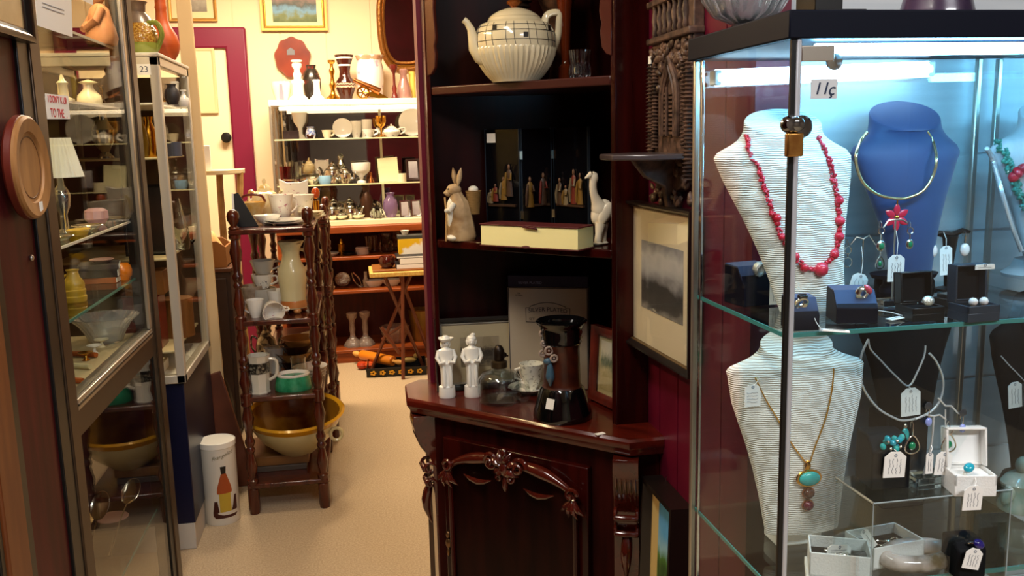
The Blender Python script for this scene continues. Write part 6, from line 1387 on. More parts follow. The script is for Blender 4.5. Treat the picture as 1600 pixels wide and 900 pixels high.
for i, (px, Y, m_, dz, r_) in enumerate(((460, 3.86, mat('dark_ware', '#2c1c14', .25, coat=.3), 0, 30), (462, 3.86, OCH, .032, 31), (466, 3.87, mat('dark_ware', '#2c1c14'), .060, 27), (470, 3.88, OCH, .086, 28))):
    p, k = sh(px, 1, Y); pot('shallow_bowl', ['dark shallow bowl at the bottom of the stack behind the green dish', 'wide ochre shallow bowl, second from the bottom behind the green dish', 'dark shallow bowl, third from the bottom behind the green dish', 'ochre shallow bowl at the top of the stack behind the green dish'][i], 'bowl', p+V((0, 0, dz)), [(0, 0), (14, 0), (15, 5), (r_*.85, 16), (r_, 20), (r_-2, 20), (14, 9), (0, 6)], m_, k)
p, k = sh(430, 1, 3.86); cup('white cup at the back of the third tier', p, k, 14, 40, PW, .8)
p, k = sh(418, 1, 4.04); teapotlet('teapot', 'dark patterned teapot at the back of the third tier', p, k, 16, 62, mat('dark_pattern_ware', '#4a4038', .2, col2='#c8bca0', scale=40, lo=.5, hi=.6, coat=.4), PI*.9)
p, k = sh(468, 1, 3.68); pot('glass_tumbler', 'clear glass tumbler behind the green dish on the third tier', 'glass', p, PF['tumblerp'], GLASS, k*1.1)
p, k = sh(386, 1, 3.72); pot('blue_cup', 'small dark blue cup by the left post of the third tier', 'cup', p, PF['tumblerp'], mat('dark_blue_ware', '#22283a', .2, coat=.4), k*.9)
# ---- bottom tier with the big bowl
p, k = sh(440, 0, 3.74)
tag(G().box((-.12, -.13, 0), (.11, .12, .022)).out('flat_box', mat('grey_flat_box', '#4a4038', .5), None, p, bevel=.002), 'flat grey box on the bottom tier of the shelf stand', 'box')
tag(G().box((-.125, -.12, 0), (.12, .14, .038)).out('wooden_case', mat('ruler_wood', '#6a4420', .4, col2='#7a5228', scale=4, stretch=(1, 10, 10)), None, p+V((0, 0, .0225)), bevel=.002), 'long shallow wooden case under the big yellow bowl', 'case')
p = at(465, 3.70, EZ[0]+.061); k = mpp(p)
wb_ = thing('wash_bowl', 'very large yellow-brown wash bowl on the bottom tier', 'bowl', p)
YG = mat('yellow_brown_glaze', '#a8741c', .2, coat=.5, col2='#6a3410', scale=9, lo=.45, hi=.75); CRG = mat('cream_outer_glaze', '#c8bc8c', .2, coat=.4); RIMY = mat('yellow_rim_glaze', '#c8921e', .2, coat=.5)
wb_.rotation_euler = (.13, 0, 0)
lpart('outside', [(0, 0), (30, 0), (33, 3), (40, 10), (54, 24), (66, 44), (69, 52)], CRG, wb_, k, 48, caps=False)
lpart('rim', [(69, 52), (73, 57), (76, 62), (73, 65), (68, 61)], RIMY, wb_, k, 48, caps=False)
lpart('inside', [(68, 61), (63, 44), (50, 24), (34, 10), (0, 6)], YG, wb_, k, 48, caps=False)
G().tube([V((62*k+9*k*math.cos(a), -40*k+2*k*math.sin(a), 38*k+9*k*math.sin(a))) for a in [2*PI*i/18 for i in range(18)]], 2.6*k, 7, closed=True).out('ring_handle', CRG, wb_)
p, k = sh(418, 0, 4.06); pot('brass_lamp', 'small brass and white lamp at the back of the bottom tier', 'lamp', p, [(0, 0), (16, 0), (10, 20), (8, 80), (14, 96), (9, 110), (5, 116), (6, 128), (0, 130)], mat('olive_brass', '#7a6424'), k)
p = AZ(377, 800, .0); 
tag(G().box((-.03, 0, 0), (.03, .03, .11)).out('pink_card', mat('pink_card', '#d8a070', .6), None, AZ(374, 748, .02)*1+V((-.03, .16, -.02)), bevel=.001), 'small pinkish card box standing between the tin and the shelf stand', 'box')
# ---- the stand behind: a few wares on its tiers
for i, (px, t_, Y, prf, m_, kk, nm, lab, cat) in enumerate((
    (505, 2, 4.45, PF['vasep'], mat('figured_ware', '#a87858', .3, col2='#e0ccb0', scale=40, coat=.3), .6, 'figured_vase', 'figured brown vase on the third tier of the rear shelf stand', 'vase'),
    (508, 1, 4.5, PF['bowlp'], PORC, .8, 'white_bowl', 'white bowl on the second tier of the rear shelf stand', 'bowl'),
    (511, 2, 4.75, PF['goblet'], CREAMP, 1, 'cream_goblet', 'cream goblet at the far end of the rear shelf stand', 'goblet'),
    (512, 1, 4.75, PF['vasep'], mat('green_ware', '#5a6a3a', .3, coat=.3), .6, 'green_vase', 'green vase on the second tier of the rear shelf stand', 'vase'),
    (505, 3, 4.5, PF['bowlp'], PORC, .7, 'white_bowl', 'white bowl on the top tier of the rear shelf stand', 'bowl'),
    (512, 0, 4.6, PF['tumblerp'], PORC, .9, 'white_beaker', 'white beaker on the bottom tier of the rear shelf stand', 'beaker'))):
    p = at(px, Y, FZ[t_])+V((-.05, 0, 0)); pot(nm, lab, cat, p, prf, m_, mpp(p)*kk)

# ================================================================== far display unit
DX0, DX1, DY0, DY1 = -.475, .92, 5.90, 6.33
du = thing('display_unit', 'long lit glass display case with mirrored back on a red-brown wooden base, far wall', 'display cabinet', (.2, DY0, 0))
def db(name, lo, hi, m, bevel=.002): return G().box(V(lo)-V(du.location), V(hi)-V(du.location)).out(name, m, du, bevel=bevel)
ZCN, ZTP = .905, 1.705
WFR = mat('white_frame', '#ece6d8', .4)
db('top', (DX0, DY0, ZTP-.035), (DX1, DY1, ZTP), WFR)
for x in (DX0, DX1-.02): 
    for y in (DY0, DY1-.02): db('corner_post', (x, y, ZCN), (x+.015, y+.015, ZTP-.036), ALU)
db('mirror_back', (DX0+.02, DY1-.012, ZCN+.03), (DX1-.02, DY1-.006, ZTP-.036), MIRROR, 0); db('mullion', (.215, DY1-.02, ZCN+.03), (.232, DY1-.0125, ZTP-.036), CREAMP, .001)
db('display_floor', (DX0, DY0, ZCN-.002), (DX1, DY1, ZCN+.03), mat('cream_base', '#e8dcb4', .5))
SZ = [ZCN+.03, 1.17, 1.462]
for z in SZ[1:]:
    db('glass_shelf', (DX0+.02, DY0+.03, z-.008), (DX1-.02, DY1-.02, z), SHELFG, 0); db('shelf_edge', (DX0+.02, DY0+.027, z-.008), (DX1-.02, DY0+.030, z), mat('bright_edge', '#e8e2b0', .3), 0)
db('glass_front', (DX0+.016, DY0+.004, ZCN+.031), (DX1-.016, DY0+.007, ZTP-.036), pane_mat('front_glass', '#ffffff', 1.25), 0); db('glass_end', (DX0+.004, DY0+.016, ZCN+.031), (DX0+.007, DY1-.021, ZTP-.036), MC['front_glass'], 0)
G().tube([V((DX0+.06, DY0+.05, ZTP-.052))-du.location, V((DX1-.06, DY0+.05, ZTP-.052))-du.location], .012, 12).out('emissive_tube', mat('unit_tube', '#ffe6bc', .5, emit=6), du)
db('counter', (DX0, DY0-.07, ZCN-.045), (DX1, DY1, ZCN-.002), ORWOOD, .004)
db('end_board', (DX0, DY0-.05, .0), (DX0+.025, DY1, ZCN-.045), ORWOOD); db('end_board', (DX1-.025, DY0-.05, .0), (DX1, DY1, ZCN-.045), ORWOOD); db('base_back', (DX0+.025, DY1-.03, 0), (DX1-.025, DY1-.01, ZCN-.045), DKWOOD, 0)
LZ = [AY(530, y, DY0-.03).z for y in (548, 455, 402)]
for i, z in enumerate(LZ): db('base_shelf', (DX0+.025, DY0-.04, z-.02), (DX1-.025, DY1-.03, z), ORWOOD, .003)
db('kick_board', (DX0+.025, DY0-.03, 0), (DX1-.025, DY0-.01, LZ[0]-.02), ORWOOD)
def dp(px, z, Y): p = at(px, Y, z); return p, mpp(p)
def dpot(nm, lab, cat, px, z, Y, prf, m, kk=1, **kw): p, k = dp(px, z, Y); return pot(nm, lab, cat, p, prf, m, k*kk, **kw)
# on top of it
T_ = ZTP
p, k = dp(441, T_, 6.08); fv = thing('fan_vase', 'cream fan-shaped pottery vase at the left end of the unit top', 'vase', p)
G().lathe([(0, 0), (9, 0), (12, 8), (15, 20), (15, 27), (13, 30), (0, 30)], 24, M=Matrix.Diagonal((k, k*.5, k, 1))).out('body', CREAMP, fv); G().prism([(-3*k, 2*k), (3*k, 2*k), (2*k, 26*k), (-2*k, 26*k)], -9*k, -7*k).out('painted_stem', mat('grey_blue_paint', '#7a7888', .5), fv)
WC = [(0, 0), (15, 0), (15, 4), (9, 9), (9, 24), (11, 28), (10, 32), (6, 34), (7, 42), (5, 46), (5, 50), (8, 54), (8, 58), (5, 60), (9, 62), (9, 64), (5, 64), (0, 60)]
dpot('white_candlestick', 'tall white china candlestick on the unit top', 'candlestick', 467, T_, 6.04, WC, PORC, .96)
dpot('dark_vase', 'dark flowered vase behind the white candlesticks', 'vase', 489, T_, 6.16, [(0, 0), (10, 0), (11, 4), (14, 20), (14, 34), (10, 46), (7, 50), (8, 55), (7, 55), (0, 48)], mat('dark_floral', '#2a2420', .25, col2='#8a2a24', scale=16, lo=.55, hi=.7, coat=.4))
dpot('short_candlestick', 'short white candlestick in front of the dark vase', 'candlestick', 496, T_, 5.98, [(0, 0), (11, 0), (11, 3), (6, 8), (5, 16), (5, 26), (6, 30), (5, 31), (0, 30)], PORC)
dpot('brass_candlestick', 'brass candlestick between the dark vase and the banded vase', 'candlestick', 521, T_, 5.98, PF['candle'], GOLD, 1.02, sx=.62, sy=.62)
p, k = dp(541, T_, 6.14); bvv = thing('banded_vase', 'tall brown vase with white bands on the unit top', 'vase', p); lpart('body', [(0, 0), (10, 0), (10, 6), (15, 18), (15, 28), (9, 36), (8, 44), (10, 54), (14, 66), (15, 69), (13, 69), (0, 50)], BROWNG, bvv, k)
for h, r_ in ((63, 13.4), (52, 9.8)): lpart('white_band', [(r_, h), (r_+.5, h+1), (r_+.4, h+3), (r_, h+4)], PORC, bvv, k, caps=False)
lpart('zigzag_band', [(15.1, 19), (15.4, 22), (15.3, 27)], mat('zigzag_glaze', '#d8c8a8', .3, col2='#5a2418', kind='wave', scale=60, stretch=(3, 3, .3)), bvv, k, caps=False)
p, k = dp(572, T_, 5.99); cn = thing('toy_cannon', 'small brass cannon with spoked wheel on the unit top', 'ornament', p)
G().tube([V((-18*k, -2*k, 30*k)), V((-8*k, -2*k, 25*k)), V((10*k, -2*k, 17*k)), V((22*k, -2*k, 11*k))], [3*k, 4*k, 5*k, 5.5*k], 12).out('barrel', mat('copper', '#a8683a', .25, 1), cn); G().prism([(-4*k, 6*k), (14*k, 14*k), (34*k, 2*k), (34*k, 0), (24*k, 0)], -2*k, 2*k).out('trail', BRASS, cn)
for s in (-5, 4):
    g = G(); c = V((-4*k, s*k, 10*k)); g.tube([c+V((9*k*math.cos(2*PI*i/20), 0, 9*k*math.sin(2*PI*i/20))) for i in range(20)], 1.5*k, 6, closed=True)
    for i in range(6): g.tube([c, c+V((9*k*math.cos(2*PI*i/6), 0, 9*k*math.sin(2*PI*i/6)))], .9*k, 5)
    g.out('wheel', BRASS, cn)
p, k = dp(580, T_, 6.14); uv = thing('floral_vase', 'large pale vase with mauve flowers and frilled rim on the unit top', 'vase', p)
lpart('body', [(0, 0), (16, 0), (18, 4), (21, 30), (21, 48), (19, 58), (20, 64), (22, 68), (18, 66), (0, 50)], mat('mauve_flower_china', '#ece4dc', .2, col2='#b89ab0', scale=22, lo=.55, hi=.66, coat=.4), uv, k); lpart('rim', [(19.2, 60, 0), (22, 67, .06), (21, 68, .06)], mat('rose_gilt', '#c89a7a', .3), uv, k, 36, caps=False, nf=7)
dpot('red_wood_goblet', 'slender red-brown wooden goblet on the unit top', 'goblet', 617, T_, 6.0, [(0, 0), (7, 0), (5, 3), (3, 10), (4, 16), (2, 22), (2, 38), (4, 42), (6, 46), (6, 52), (4, 52), (0, 46)], REDWOOD)
dpot('pink_lustre_vase', 'pinkish lustre vase at the right of the unit top', 'vase', 632, T_, 6.06, [(0, 0), (11, 0), (12, 4), (10, 18), (6, 30), (5, 36), (7, 44), (5, 46), (0, 40)], mat('pink_lustre', '#b88a80', .2, .3, coat=.4))
dpot('yellow_candle', 'yellow pillar candle at the right of the unit top', 'candle', 645, T_, 6.1, [(0, 0), (5, 0), (5, 42), (0, 42)], mat('yellow_wax', '#e8c860', .5))
# upper glass shelf
U = SZ[2]
p, k = dp(454, U, 6.06); tag(G().box((-11*k, -.02, 0), (13*k, .03, 13*k)).out('jewel_box', mat('brown_black_box', '#2a1a18', .4), None, p, bevel=.002), 'small dark box with a white rosette at the left of the upper glass shelf', 'box')
dpot('blue_jug', 'small blue and white jug on the upper glass shelf', 'jug', 486, U, 6.06, [(0, 0), (6, 0), (8, 6), (7, 12), (5, 16), (6, 19), (0, 17)], mat('blue_white', '#4a6ab8', .2, col2='#e8ecf0', scale=60, coat=.4))
dpot('amber_bowl', 'small brown bowl at the front of the upper glass shelf', 'bowl', 485, U, 5.97, [(0, 0), (4, 0), (6, 5), (5, 7), (0, 5)], BROWNG)
cup('cream cup left of the white plate on the upper glass shelf', *dp(511, U, 6.04), 7, 13, CREAMP, .4)
standing_plate('plate', 'white plate with gilt edge standing on the upper glass shelf', dp(536, U, 6.1)[0], 15.5*k, PORC, .12)
dpot('saucer_standing', 'white tall cup behind the plate on the upper glass shelf', 'cup', 557, U, 6.12, [(0, 0), (5, 0), (8, 10), (9, 26), (8, 26), (0, 8)], FLOR)
cup('white and black cup in the middle of the upper glass shelf', *dp(576, U, 6.0), 9, 13, PATT, 0); dpot('mug', 'tall white mug behind the black printed cup', 'mug', 574, U, 6.12, [(0, 0), (8, 0), (8, 28), (7, 28), (7, 4), (0, 3)], PORC)
dpot('gilt_goblet', 'gilt wine goblet on the upper glass shelf', 'goblet', 596, U, 6.02, PF['goblet'], GOLD, .78)
teapotlet('teapot', 'low white teapot with dark roundels on the upper glass shelf', *dp(612, U, 6.04), 14, 20, PATT, 0)
standing_plate('plate', 'large white plate at the right end of the upper glass shelf', dp(645, U, 6.1)[0], 22*k, PORC, .12)
dpot('tall_white_vase', 'white pedestal vase at the left of the upper glass shelf', 'vase', 470, U, 6.2, [(0, 0), (8, 0), (3, 6), (3, 14), (8, 22), (10, 34), (8, 34), (0, 24)], PORC, 1.2)
# middle glass shelf
Mz = SZ[1]
dpot('red_tumbler', 'ruby glass tumbler at the left of the lower glass shelf', 'glass', 447, Mz, 6.02, PF['tumblerp'], REDGLASS, .8); dpot('clear_tumbler', 'clear tall tumbler beside the ruby glass', 'glass', 459, Mz, 6.14, PF['tumblerp'], GLASS, .95)
dpot('cake_stand', 'low silver cake stand at the front of the lower glass shelf', 'cake stand', 463, Mz, 5.97, [(0, 0), (8, 0), (3, 3), (3, 6), (20, 8), (20, 10), (0, 9)], SILVER)
dpot('silver_bowl', 'silver bowl left of the pale blue pot', 'bowl', 489, Mz, 6.02, PF['bowlp'], SILVER, .55)
dpot('blue_pot', 'pale blue pot on the lower glass shelf', 'pot', 508, Mz, 6.0, [(0, 0), (8, 0), (10, 5), (9, 13), (0, 13)], mat('pale_blue_ware', '#8ab8d8', .2, coat=.4))
teapotlet('silver_teapot', 'silver teapot behind the pale blue pot', *dp(520, Mz, 6.12), 14, 32, SILVER, 0); teapotlet('silver_teapot', 'small silver teapot right of the pale blue pot', *dp(540, Mz, 6.0), 10, 24, SILVER, PI)
dpot('silver_figure', 'tall silver centrepiece behind the teapots', 'ornament', 534, Mz, 6.2, [(0, 0), (8, 0), (3, 6), (4, 14), (2, 20), (6, 28), (3, 34), (5, 40), (0, 44)], SILVER)
dpot('white_compote', 'white footed compote with dark band on the lower glass shelf', 'compote', 565, Mz, 6.06, [(0, 0), (8, 0), (8, 2), (3, 5), (4, 10), (14, 18), (16, 22), (17, 34), (15, 34), (0, 20)], PORC, .9); dpot('copper_bell', 'tiny copper bell right of the white compote', 'bell', 580, Mz, 6.0, [(0, 0), (5, 0), (3, 6), (1.5, 9), (1.5, 16), (0, 16)], mat('copper', '#a8683a'))
p, k = dp(608, Mz, 6.08); tag(G().prism([(-15*k, 0), (16*k, 0), (14*k, 38*k), (-17*k, 36*k)], -.003, .003, M=Matrix.Rotation(-.15, 4, 'X')).out('cream_card', CREAMC, None, p, smooth=False), 'cream card standing on the lower glass shelf', 'card')
picture('photo_picture', 'small dark photo frame at the right of the lower glass shelf', dp(646, Mz, 6.1)[0]+V((0, 0, 17*k)), 22*k, 34*k, 4*k, .01, mat('dark_frame_wood', '#2c140c', .4), ramp_art('grey_photo', [(0, '#8a8088'), (1, '#b8b0b4')], 4, .5), 0, rot=(-.15, 0, 0), glass=False, mt=(0, 0, 0, 0))
dpot('gift_box', 'small cream box beside the standing cream card', 'box', 628, Mz, 6.02, [(0, 0), (8, 0), (8, 14), (0, 14)], CREAMP, .9)
# display floor
Dz = SZ[0]
for i, (px, Y) in enumerate(((520, 5.99), (548, 6.04))): teapotlet('silver_teapot', ['left silver teapot on the floor of the display unit', 'right silver teapot on the floor of the display unit'][i], *dp(px, Dz, Y), 13, 26, SILVER, PI*i)
for i, px in enumerate((506, 534, 560)): dpot('silver_sugar_bowl', ['silver sugar bowl left of both teapots, display floor', 'silver sugar bowl between the teapots, display floor', 'silver sugar bowl right of both teapots, display floor'][i], 'bowl', px, Dz, 5.97, PF['bowlp'], SILVER, .38)
dpot('dark_idol', 'dark standing figurine on the floor of the display unit', 'figurine', 574, Dz, 6.1, [(0, 0), (9, 0), (8, 14), (10, 26), (6, 36), (4, 40), (6, 46), (4, 52), (0, 54)], mat('idol_bronze', '#4a2c1c', .35, .4))
dpot('mauve_vase', 'mauve glass vase on the floor of the display unit', 'vase', 611, Dz, 6.02, PF['vasep'], mat('mauve_glass', '#a888b8', .1, trans=.6), .55)
p, k = dp(633, Dz, 6.0)
for i, dx in enumerate((0, 18)): picture('photo_picture', ['small silver photo frame on the display floor, left of two', 'small silver photo frame on the display floor, right of two'][i], p+V((dx*k, .03*i, 13*k)), 16*k, 26*k, 2.5*k, .008, SILVER, MC['grey_photo'], 0, rot=(-.15, 0, 0), glass=False, mt=(0, 0, 0, 0))
dpot('crystal_cluster', 'clear crystal ornament beneath the lower glass shelf', 'ornament', 590, Dz, 6.0, [(0, 0), (9, 0), (10, 8), (6, 16), (0, 20)], CUTGLASS, 1, nf=6, flute=.2)
# base shelves: upper
B3 = LZ[2]
dpot('white_dish', 'white oval dish at the left of the top base shelf', 'dish', 516, B3, 5.98, [(0, 0), (10, 0), (14, 4), (13, 5), (0, 3)], PORC); dpot('mortar', 'brass mortar with dark pestle on the top base shelf', 'mortar', 534, B3, 6.02, [(0, 0), (6, 0), (6, 14), (7, 17), (5, 17), (4, 14), (2, 24), (0, 25)], BRASS)
dpot('pan', 'black iron pan beside the brass mortar', 'pan', 546, B3, 5.96, [(0, 0), (9, 0), (11, 4), (10, 5), (0, 2)], BLACK); dpot('ramekin', 'pink and white round tin on the top base shelf', 'tin', 566, B3, 6.0, [(0, 0), (10, 0), (10, 8), (11, 9), (9, 11), (0, 11)], mat('pinkish_tin', '#d8b8a8', .4))
PG = mat('pale_pink_glass', '#e8c8c0', .05, trans=1)
for i, px in enumerate((577, 586)): dpot('tall_glass', ['tall pinkish glass left of the glass jug, top base shelf', 'tall pinkish glass second from left, top base shelf'][i], 'glass', px, B3, 6.02+.05*i, PF['tumblerp'], PG, .72, group=None)
p, k = dp(604, B3, 6.04); gj = thing('glass_jug', 'cut glass jug on the top base shelf', 'jug', p); lpart('body', [(0, 0), (9, 0), (10, 4, .04), (9, 20, .04), (12, 30, .03), (11, 30), (8, 18), (0, 4)], PG, gj, k, 36, nf=12); G().tube([(10*k, 0, 24*k), (17*k, 0, 20*k), (10*k, 0, 8*k)], 1.5*k, 6).out('handle', PG, gj)
dpot('glass_celery_vase', 'tall cut glass vase right of the glass jug', 'vase', 620, B3, 6.1, PF['tumblerp'], PG, .85)
# base shelves: middle
B2 = LZ[1]
G_ = dpot('shell_ornament', 'white shell at the left of the middle base shelf', 'shell', 517, B2, 5.96, [(0, 0), (6, 1), (7, 4), (4, 8), (0, 9)], CREAMP)
standing_plate('silver_dish', 'embossed silver dish leaning on the middle base shelf', dp(536, B2, 6.06)[0], 12*k, mat('chased_silver', '#d0ccc0'), .5)
p, k = dp(557, B2, 6.02); tg = thing('sugar_tongs', 'curved silver tongs standing on the middle base shelf', 'tongs', p); G().tube(poly([V((-6*k, 0, 22*k)), V((-3*k, 0, 10*k)), V((4*k, 0, 1*k)), V((10*k, 0, 1*k))], 10), 1.2*k, 6).tube(poly([V((-4*k, -.005, 23*k)), V((4*k, -.005, 14*k)), V((8*k, -.005, 3*k))], 10), 1.2*k, 6).ell((9*k, -.003, 2*k), (3*k, 2*k, 1.6*k)).out('tongs', SILVER, tg)
dpot('small_bottle', 'small bottle with white stopper on the middle base shelf', 'bottle', 572, B2, 6.0, [(0, 0), (4, 0), (5, 10), (2.5, 14), (2.5, 24), (0, 24)], mat('brown_bottle', '#5a2418', .2, col2='#e8dcc0', scale=8, stretch=(.1, .1, 1)))
for i, px in enumerate((585, 612)): dpot('boat_dish', ['white boat-shaped dish, left of two on the middle base shelf', 'white boat-shaped dish, right of two on the middle base shelf'][i], 'dish', px, B2, 6.0, [(0, 0), (7, 0), (10, 4), (13, 9), (12, 9), (0, 3)], PORC, 1.1, sx=1.2, sy=.7)
# base shelves: bottom
B1 = LZ[0]
for i, px in enumerate((552, 572)): dpot('glass_candlestick', ['cut glass candlestick, left of the pair on the bottom base shelf', 'cut glass candlestick, right of the pair on the bottom base shelf'][i], 'candlestick', px, B1, 5.98+.01*i, [(0, 0), (13, 0), (13, 3), (9, 9), (4, 14), (3.4, 20), (4.4, 26), (3.4, 34), (4, 40), (7, 44), (8, 51), (6, 51), (0, 45)], mat('frosted_cut_glass', '#e0c8b8', .12, trans=.75), 1.04, nf=6, flute=.06)
dpot('crystal_bowl', 'cut glass basket bowl on the bottom base shelf behind the table legs', 'bowl', 618, B1, 6.02, [(0, 0), (12, 0), (14, 3), (20, 14), (23, 26), (21, 26), (12, 6), (0, 5)], MC['frosted_cut_glass'], 1, nf=14, flute=.04)
dpot('brass_bucket', 'brass bucket at the right of the bottom base shelf', 'bucket', 657, B1, 6.04, [(0, 0), (12, 0), (14, 8), (17, 48), (19, 50), (16, 50), (12, 8), (0, 6)], mat('dull_brass', '#8a6a34', .35, .7))

# ---- folding table before it
fz = AY(640, 420, 5.42).z; pA = at(577, 5.42, fz); pf = AZ(629, 596, 0)
ft = thing('folding_table', 'small folding tray table with cane edge and crossed wooden legs, in front of the base', 'table', (pA.x+.23, 5.55, 0))
o = V(ft.location)
G().box((-.23, -.16, fz-.04), (.25, .16, fz-.012)).out('table_edge', mat('cane', '#c89a44', .5, col2='#e0bc6a', scale=80), ft, bevel=.004); G().box((-.21, -.14, fz-.012), (.23, .14, fz)).out('table_top', mat('tan_top', '#8a5424', .4), ft, bevel=.002)
LEGM = mat('table_leg_wood', '#6a3824', .35, coat=.2)
def leg(px0, py0, y0, px1, py1, y1, r=.012):
    G().tube([AY(px0, py0, y0)-o, AY(px1, py1, y1)-o], r, 8).out('leg', LEGM, ft)
zf = lambda px, Y: at(px, Y, 0)-o
def leg2(px0, z0, y0, px1, y1): G().tube([at(px0, y0, z0)-o, at(px1, y1, .0)-o], .011, 8).out('leg', LEGM, ft)
leg2(629, fz-.04, 5.42, 630, 5.36); leg2(643, fz-.04, 5.5, 580, 5.62); leg2(600, fz-.04, 5.5, 662, 5.62); leg2(622, fz-.04, 5.66, 676, 5.70)
G().tube([AY(596, 512, 5.46)-o, AY(624, 552, 5.46)-o], .011, 8).out('stretcher', LEGM, ft); G().tube([AY(597, 530, 5.6)-o, AY(632, 506, 5.5)-o], .009, 8).out('stretcher', LEGM, ft)
def tb(px, Y, dz=0): p = at(px, Y, fz+dz); return p, mpp(p)
p, k = tb(605, 5.50); bb_ = pot('lacquer_bowl', 'dark red-brown lacquered bowl on the folding table', 'bowl', p, [(0, 0), (7, 0), (12, 6), (13, 14), (10, 19), (0, 17)], mat('lacquer', '#3c100c', .12, coat=.6), k)
zz_ = 0
for i, (h, m_, lab, w0, w1) in enumerate(((7, '#1c1c20', 'thick black-bound book at the bottom of the folding table pile', -20, 34), (9, '#ece6da', 'white boxed set in the middle of the folding table pile', -14, 34), (3, '#14141a', 'thin black folder in the folding table pile', -20, 36))):
    p, k = tb(638, 5.52, zz_); b_ = thing('book', lab, 'book', p); G().box((w0*k, -.09, 0), (w1*k, .09, h*k)).out('cover', mat(f'pile_{i}', m_, .5), b_, bevel=.001); G().box((w0*k+.004, -.092, .002), (w1*k-.004, .086, h*k-.002)).out('pages', PAPER, b_); zz_ += h*k+.0005
p, k = tb(642, 5.56, zz_); tag(G().box((-19*k, -.05, 0), (22*k, .05, 24*k)).out('yellow_box', mat('yellow_card', '#e0b418', .5, col2='#f0ece0', scale=5, lo=.5, hi=.55), None, p, bevel=.002), 'yellow and white box on top of the folding table pile', 'box')
p2_ = p+V((0, 0, 24*k)); tag(G().box((-20*k, -.05, 0), (22*k, .05, 5*k)).out('grey_box', mat('dark_grey_card', '#3a3c38', .5), None, p2_+V((0, 0, .0004)), bevel=.001), 'dark grey flat box on top of the yellow box', 'box')
pot('tea_bowl', 'small white and blue tea bowl on top of the dark grey box', 'bowl', p2_+V((-8*k, 0, 5.2*k)), [(0, 0), (4, 0), (7, 7), (6, 7), (0, 3)], PATT, k)
# ---- painted tray, rolling pin and fruit on the carpet
p = AZ(620, 588, 0); k = mpp(p); tr_ = thing('painted_tray', 'black tray painted with yellow flowers on the carpet under the folding table', 'tray', p+V((0, .0, 0)), -.06)
g = G(); w0, w1, d_, h_ = -45*k, 45*k, .26, 15*k
g.box((w0, 0, 0), (w1, d_, .006)); g.hull([V(q) for q in ((w0-.01, -.012, h_), (w1+.012, -.012, h_), (w1, 0, 0), (w0, 0, 0), (w0-.01, -.006, h_), (w1+.012, -.006, h_), (w1, .006, 0), (w0, .006, 0))], [(0, 3, 2, 1), (4, 5, 6, 7), (0, 1, 5, 4), (1, 2, 6, 5), (3, 7, 6, 2), (0, 4, 7, 3)])
g.box((w0-.006, 0, 0), (w0, d_, h_)).box((w1, 0, 0), (w1+.006, d_, h_)).box((w0, d_-.006, 0), (w1, d_, h_)); g.out('tray_body', BLACK, tr_, bevel=.001)
YF = mat('painted_yellow', '#d89a20', .5)
for i in range(6):
    g = G(); c = V((w0+(w1-w0)*(.1+.16*i), -.0115, h_*.5))
    for j in range(5): g.ell(c+V((.012*math.cos(j*1.26), 0, .010*math.sin(j*1.26))), (.008, .0015, .006), 8, 5)
    g.out('painted_flower', YF, tr_)
A, B = AZ(545, 556, .07), AZ(622, 572, .07)
rp_ = thing('rolling_pin', 'orange wooden rolling pin with turned handles resting across the painted tray', 'rolling pin', (A+B)/2+V((.03, .07, -.0)), math.atan2((B-A).y, (B-A).x))
M = Matrix.Rotation(PI/2, 4, 'Y') 
OW = mat('orange_pin_wood', '#d8801c', .35, coat=.3)
G().lathe([(0, -.15), (.03, -.148), (.033, -.14), (.033, .14), (.03, .148), (0, .15)], 24, M=M).out('roller', OW, rp_)
for s in (-1, 1): G().lathe([(.012, .15*s), (.010, .165*s), (.017, .19*s), (.018, .21*s), (.010, .23*s), (0, .232*s)], 18, M=M).out('handle', mat('pale_handle', '#e0a858', .4), rp_)
for i, (px, py, m_) in enumerate(((566, 571, '#b03818'), (578, 573, '#c85020'), (568, 566, '#a84a1c'))):
    p = AZ(px, py+6, 0); tag(G().lathe([(0, 0), (.012, .001), (.03, .014), (.034, .03), (.026, .046), (.006, .048), (.0, .045)], 20).out('wooden_fruit', mat(f'fruit_{i}', m_, .4), None, p+V((-.03*i*0, .04*i, 0))), ['leftmost red wooden fruit on the carpet by the painted tray', 'orange wooden fruit on the carpet by the painted tray', 'brown-orange wooden fruit behind the other two by the tray'][i], 'ornament')
p = AZ(640, 573, .008); wfl = thing('wooden_bird', 'yellow and white wooden bird ornament lying in the painted tray', 'ornament', p+V((0, .06, .012))); G().ell((0, 0, .018), (.05, .02, .018)).out('body', mat('bird_yellow', '#c8b068', .5), wfl); G().ell((.045, 0, .042), (.016, .014, .016)).out('head', mat('bird_yellow', '#c8b068'), wfl)

